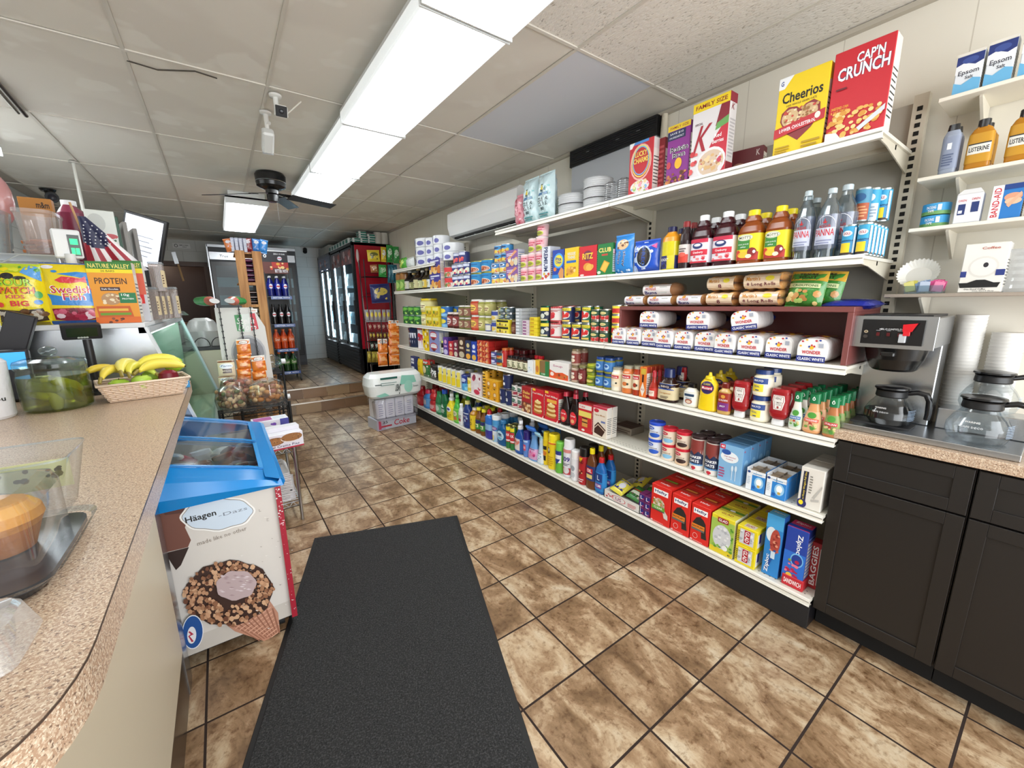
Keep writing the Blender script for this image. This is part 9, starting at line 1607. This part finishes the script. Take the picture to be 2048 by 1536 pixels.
# ---- reach-in drink coolers
def cooler(y0, y1, side, hdr, label, lit):
    x0, x1, z0, z1 = 1.79, 2.4, FL2+.001, 2.385
    n = 2; w = (y1-y0)/n
    def case(m):
        m.box(x0+.04, x1, y0, y0+.03, z0, z1, side, 'gloss', .003); m.box(x0+.04, x1, y1-.03, y1, z0, z1, '1a1a1c', 'satin'); m.box(x1-.03, x1, y0, y1, z0, z1, 'b8bcbe', 'satin'); m.box(x0+.04, x1, y0, y1, z1-.04, z1, '1a1a1c', 'satin'); m.box(x0+.04, x1, y0, y1, z0, z0+.42, '18181a', 'satin')
        m.box(x0, x0+.04, y0, y0+.05, z0, z1, '141416', 'gloss', .003); m.box(x0, x0+.04, y1-.05, y1, z0, z1, '141416', 'gloss', .003); m.box(x0, x0+.04, y0, y1, z1-.05, z1, '141416', 'gloss')
        m.box(x1-.034, x1-.031, y0+.04, y1-.04, z0+.45, z1-.3, 'd8ecf6', 'glow'); [m.box(x0+.045, x0+.06, y-.012, y+.012, z0+.46, z1-.3, 'e8f6ff', 'glow_strip') for y in (y0+.075, (y0+y1)/2, y1-.075)]  # back panel is made to glow, standing in for light inside the cooler
    def hd(m):
        m.box(x0-.0, x0+.035, y0+.05, y1-.05, z1-(.28 if hdr else .05)-.0, z1-.051 if hdr else z1-.045, '3a4a86' if hdr else '5a2a28', 'gloss')
        if hdr:
            q = D(m, lambda u, v, d: (x0-d, y1-.05-u, z1-.28+v), y1-y0-.1, .22)
            for k in (.3, .72): q.e(k-.1, .5, .06, .3, 'e8a08c'); q.e(k-.1, .5, .035, .15, 'e8e8f4'); q.t('pepsi', k+.05, .52, .25, 'e6e6f2', .2, sh=.2)
    def door(k):
        a, b2 = y0+.05+k*(w-.05), y0+.05+(k+1)*(w-.05)
        zt_ = z1-(.3 if hdr else .06)
        def f(m):
            for q in ((a, a+.035), (b2-.035, b2)): m.box(x0+.0, x0+.03, q[0], q[1], z0+.45, zt_, '17181b', 'gloss', .002)
            m.box(x0, x0+.03, a, b2, z0+.45, z0+.5, '3a3c40', 'gloss', .002); m.box(x0, x0+.03, a, b2, zt_-.03, zt_, '17181b', 'gloss', .002)
            if not hdr: m.box(x0+.002, x0+.02, a+.035, b2-.035, zt_-.25, zt_-.03, '7a4a48', 'gloss'); D(m, lambda u, v, d: (x0+.002-d, b2-.035-u, zt_-.25+v), w-.12, .22).blobs(.1, .1, .9, .9, 6, .1, ['c8b8b8', '9a5a54', 'd8c8c4'])
        return ('door', f, None, [('glass_pane', lambda m: m.box(x0+.012, x0+.016, a+.035, b2-.035, z0+.5, zt_-.03, 'e8f4f8', 'glass')), ('handle', lambda m: m.box(x0-.02, x0, a+.01, a+.03, 1.1, 1.5, '101012', 'satin', .004))])
    def gr(m):
        m.box(x0+.0, x0+.04, y0+.01, y1-.01, z0+.02, z0+.42, '202024', 'satin')
        for i in range(7): m.box(x0-.012, x0, y0+.03, y1-.03, z0+.05+i*.052, z0+.08+i*.052, '2c2d32', 'satin', .003)
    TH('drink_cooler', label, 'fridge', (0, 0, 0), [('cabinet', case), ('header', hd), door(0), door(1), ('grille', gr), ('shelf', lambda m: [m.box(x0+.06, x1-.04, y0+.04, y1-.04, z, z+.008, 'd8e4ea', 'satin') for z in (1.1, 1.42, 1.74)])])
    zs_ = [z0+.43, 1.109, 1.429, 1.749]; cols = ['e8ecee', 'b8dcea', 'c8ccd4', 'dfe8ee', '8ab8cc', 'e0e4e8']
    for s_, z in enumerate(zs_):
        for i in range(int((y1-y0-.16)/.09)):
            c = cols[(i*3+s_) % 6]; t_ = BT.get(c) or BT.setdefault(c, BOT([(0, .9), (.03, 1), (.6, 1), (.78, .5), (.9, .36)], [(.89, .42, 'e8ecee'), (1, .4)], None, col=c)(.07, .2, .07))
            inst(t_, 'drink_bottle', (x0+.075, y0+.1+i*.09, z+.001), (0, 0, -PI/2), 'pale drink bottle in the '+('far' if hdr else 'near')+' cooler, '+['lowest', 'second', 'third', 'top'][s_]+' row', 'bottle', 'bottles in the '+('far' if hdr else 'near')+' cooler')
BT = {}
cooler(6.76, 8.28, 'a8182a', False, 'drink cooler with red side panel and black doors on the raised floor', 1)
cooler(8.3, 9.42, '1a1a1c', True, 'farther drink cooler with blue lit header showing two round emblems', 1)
# on the coolers
gpk = lambda w, h, d: [P('pack', (lambda m: (m.box(-w/2, w/2, 0, d, 0, h, 'dfe8e4', 'film', .008), D(m, f_front(w), w, h, None, 'film').r(.25, .2, 1, .8, '1f7a68'), D(m, f_left(w, d), d, h, None, 'film').r(.1, .2, .9, .8, '3a9484'), m)[-1])(MB()))]
CT = 2.387
def pile(x, y, n, h, lab, w=.12):
    t_ = gpk(w, h, .16)
    for k in range(n): inst(t_, 'napkin_pack', (x+RJ.uniform(-.006, .006), y, CT+k*(h+.001)), (0, 0, RJ.uniform(-.04, .04)), lab+', '+levw(k, n), 'packet', 'green and white napkin packs')
pile(1.88, 6.8, 2, .034, 'green and white napkin pack low at the front corner of the cooler top'); pile(2.0, 6.8, 2, .034, 'green and white napkin pack in the second pile'); 
t4 = gpk(.12, .034, .16)
for k in range(3): inst(t4, 'napkin_pack', (1.99, 6.81, CT+.072+k*.035), (0, 0, 0), 'napkin pack higher in the second pile, '+levw(k, 3), 'packet', 'green and white napkin packs')
pile(2.12, 6.8, 4, .035, 'green and white napkin pack in the third pile')
rl = ROLL(None, 'cfcabf')(.12, .185, .12)
for x in (2.235, 2.345): inst(rl, 'paper_towel_roll', (x, 6.8, CT), (0, 0, 0), 'tall bare paper towel roll on the cooler, '+('left of two' if x < 2.3 else 'right of two, by the wall'), 'paper roll')
for k in range(7): inst(gpk(.13, .09, .17), 'napkin_pack', (1.87, 7.0+.2*k, CT), (0, 0, 0), 'pale green pack in the line along the cooler front edge, '+['first', 'second', 'third', 'fourth', 'fifth', 'sixth', 'last'][k]+' from the corner', 'packet', 'packs along the cooler edge')
rl2 = ROLL(PR(BL(.1, .3, .9, .7, 3, .08, ['8a8a84'])), 'b9b7b0')(.12, .15, .12)
for k in range(6): inst(rl2, 'toilet_roll', (1.87, 8.42+.15*k, CT), (0, 0, 0), 'grey wrapped roll on the far cooler, '+['first', 'second', 'third', 'fourth', 'fifth', 'last'][k]+' in the line', 'toilet roll', 'rolls on the far cooler')
TH('duster', 'long thin duster with white head leaning on the red cooler side', 'duster', (1.87, 6.72, FL2), [('pole', lambda m: m.tube([(.06, 0, 0), (.0, .02, 1.8)], .007, 'b8a8a8', 'satin', 6)), ('head', lambda m: m.ell((-.005, .02, 1.88), (.022, .022, .1), 'd8c8c4', 'knit', 10, 8))])
# ---- snack rack in front of the red cooler side
RX0, RX1, RY = 1.86, 2.3, 6.42
TH('snack_rack', 'black wire rack crowded with chip and nut bags before the red cooler', 'rack', (0, 0, 0), [('post', lambda m, x=x, y=y: m.tube([(x, y, FL2), (x, y, 2.1)], .008, '141416', 'satin', 6)) for x in (RX0, RX1) for y in (RY, RY+.25)]+[('wire_shelf', lambda m, z=z: ([m.tube([(RX0, RY+.04*k, z), (RX1, RY+.04*k, z)], .003, '141416', 'satin', 5) for k in range(7)], m.tube([(RX0, RY, z+.05), (RX1, RY, z+.05)], .003, '141416', 'satin', 5))) for z in (.5, .85, 1.2, 1.55, 1.85)])
def pb_(x0, y0, x1, y1, c, c2, lab, name='snack_bag', Y=6.4, d=.07, cat='bag'):
    A, B = onY(x0, y1, Y), onY(x1, y1, Y); h = onY((x0+x1)/2, y0, Y).z-A.z
    inst(BAG(c, PR(E_(.5, .6, .34, .2, c2), BL(.15, .1, .85, .4, 5, .1, [c2, c])), wr=.08)(abs(B.x-A.x), h, d), name, ((A.x+B.x)/2, Y-.08, A.z), (0, RJ.uniform(-.08, .08), RJ.uniform(-.1, .1)), lab, cat)
for a in ((734, 501, 758, 523, 'ecd23a', '6a6a2a', 'yellow chip bag at the upper left of the black snack rack'), (760, 495, 770, 524, 'e6c832', 'e8e6e0', 'yellow and white bag at the top middle of the snack rack'), (771, 491, 783, 525, '2f9a44', 'd8ecd8', 'green chip bag at the top of the snack rack, left of two'), (785, 494, 798, 527, '35a04a', 'd0e8d0', 'green chip bag at the top of the snack rack, right of two'), (740, 530, 754, 545, 'b87a4a', 'e0c0a0', 'orange-brown bag on the second row of the snack rack'), (756, 530, 772, 554, '3aa84a', 'c8e8c0', 'bright green bag on the second row of the snack rack'), (773, 530, 780, 566, '1f6a80', '5aa0b4', 'teal bag, left of three on the snack rack'), (780, 530, 787, 566, '24758c', '5aa0b4', 'teal bag, middle of three on the snack rack'), (787, 530, 794, 566, '1f6a80', '5aa0b4', 'teal bag, right of three on the snack rack'), (742, 568, 780, 606, '28306e', 'd8c05a', 'large navy nut bag with yellow rounds in the middle of the snack rack')): pb_(*a)
for r_, (ya, yb, xa, xb, n, c, c2, nm_) in enumerate(((619, 644, 730, 778, 6, 'a8a4a8', 'e8d040', 'grey and yellow nut pouch'), (646, 662, 735, 778, 5, '9a3038', 'd0a090', 'dark red pouch'), (663, 680, 736, 778, 6, '6a4034', 'e0c040', 'brown and yellow pouch'), (684, 700, 738, 756, 2, '2a3a30', 'd8e0d8', 'dark green pouch'), (702, 724, 733, 757, 3, 'b09a3a', 'e8d85a', 'yellow pouch in the lowest row'))):
    for i in range(n): w_ = (xb-xa)/n; pb_(xa+i*w_, ya, xa+(i+1)*w_-.6, yb, c, c2, nm_+' on the black snack rack, '+colw(i, n), 'nut_pouch', 6.455, .04)
hang(777, 798, ((640, 660), (657, 676), (673, 692), (689, 709), (706, 729)), 5.46, [gold(), gold2], 'cracker_pouch', 'orange cracker pouch on the strip at the far end of the long shelving', grp='orange cracker pouches')
hang(756, 775, ((677, 706), (702, 731)), 5.5, [gold(), gold2], 'cracker_pouch', 'orange cracker pouch on the short strip left of the long shelving', grp='orange cracker pouches')
TH('clip_strip', 'black clip strips hanging at the far end of the long shelving', 'strip', (0, 0, 0), [('strip', lambda m: [m.tube([tuple(onY(x, y0, 5.428)), tuple(onY(x+3, y1, 5.428))], .006, '101012', 'satin', 5) for x, y0, y1 in ((785, 560, 645), (762, 640, 690), (779, 575, 640))])])
# ---- floor stack: drink carton, napkins, wrapped paper towels
cy0 = 4.55
TH('soda_carton', 'grey 35-can soda carton at the bottom of the floor stack', 'box', (1.56, cy0, .001), [('carton', lambda m: (m.box(-.25, .25, 0, .26, 0, .125, 'b9bcc6', 'card', .004), (lambda q: (q.r(0, 0, .2, 1, 'a8a0b0'), q.r(.04, .1, .1, .9, 'b8405a'), q.t('35', .2, .72, .3, '2a2a30', .12, bold=.03), q.r(.1, .25, .36, .4, 'b0283c'), q.t('Coke', .62, .52, .55, 'c0283c', .4, sh=.15, bold=.02)))(D(m, f_front(.5), .5, .125))))], rot=(0, 0, .12))
def nap(m):
    for i in range(4): m.box(-.235+i*.118, -.122+i*.118, 0, .22, 0, .23, 'e4e4ec', 'film', .012); D(m, lambda u, v, d, i=i: (-.225+i*.118+u, -.001-d, v+.02), .09, .19, None, 'film').lines(.2, .1, .8, .9, 6, '9a9ab8', .3)
TH('napkin_bundle', 'clear-wrapped bundle of white packs in the middle of the floor stack', 'packet', (1.555, cy0+.01, .128), [('packs', nap), ('wrapper', lambda m: m.loft([(0, .24, .12, 'f4f4f8', 'clear'), (.2, .25, .125, 'f4f4f8', 'clear'), (.24, .22, .11, 'f4f4f8', 'clear')], 20, 6) or None)], rot=(0, 0, .08))
def swan(m):
    m.M = Matrix.Translation((0, .15, 0)); m.loft([(0, .29, .12, 'e2e6e4', 'film'), (.03, .315, .15, 'e6eae8', 'film'), (.15, .335, .155, 'eaeeec', 'film'), (.24, .32, .15, 'eef0f0', 'film'), (.285, .28, .11, 'f2f4f4', 'film')], 28, 5)
    m.M = Matrix(); q = D(m, lambda u, v, d: (u-.26, -.008-d+.012*abs((u-.26)/.26)**4, v+.02), .52, .24, .06, 'film')
    q.r(.12, .84, .5, .94, '1f5a50'); q.p([(.55, .5), (.95, .55), (.9, .9), (.6, .96)], '8ccab8'); q.p([(.0, .1), (.2, .2), (.3, .05), (.1, 0)], '8ccab8'); q.e(.75, .38, .1, .3, '9ad0c0'); q.t('Swan', .5, .3, .24, '26302e', .26, rot=PI*.999, sh=.2, bold=.02); q.lines(.12, .55, .48, .75, 2, '6a8a84', .3); q.r(.0, .58, .14, .63, '4a5a58'); q.t('Swan', .93, .36, .1, '4a5a58', .13)
TH('paper_towel_bundle', 'big plastic-wrapped paper towel bundle lying upside down on the floor stack', 'packet', (1.585, cy0-.02, .37), [('bundle', swan)], rot=(0, 0, .03))
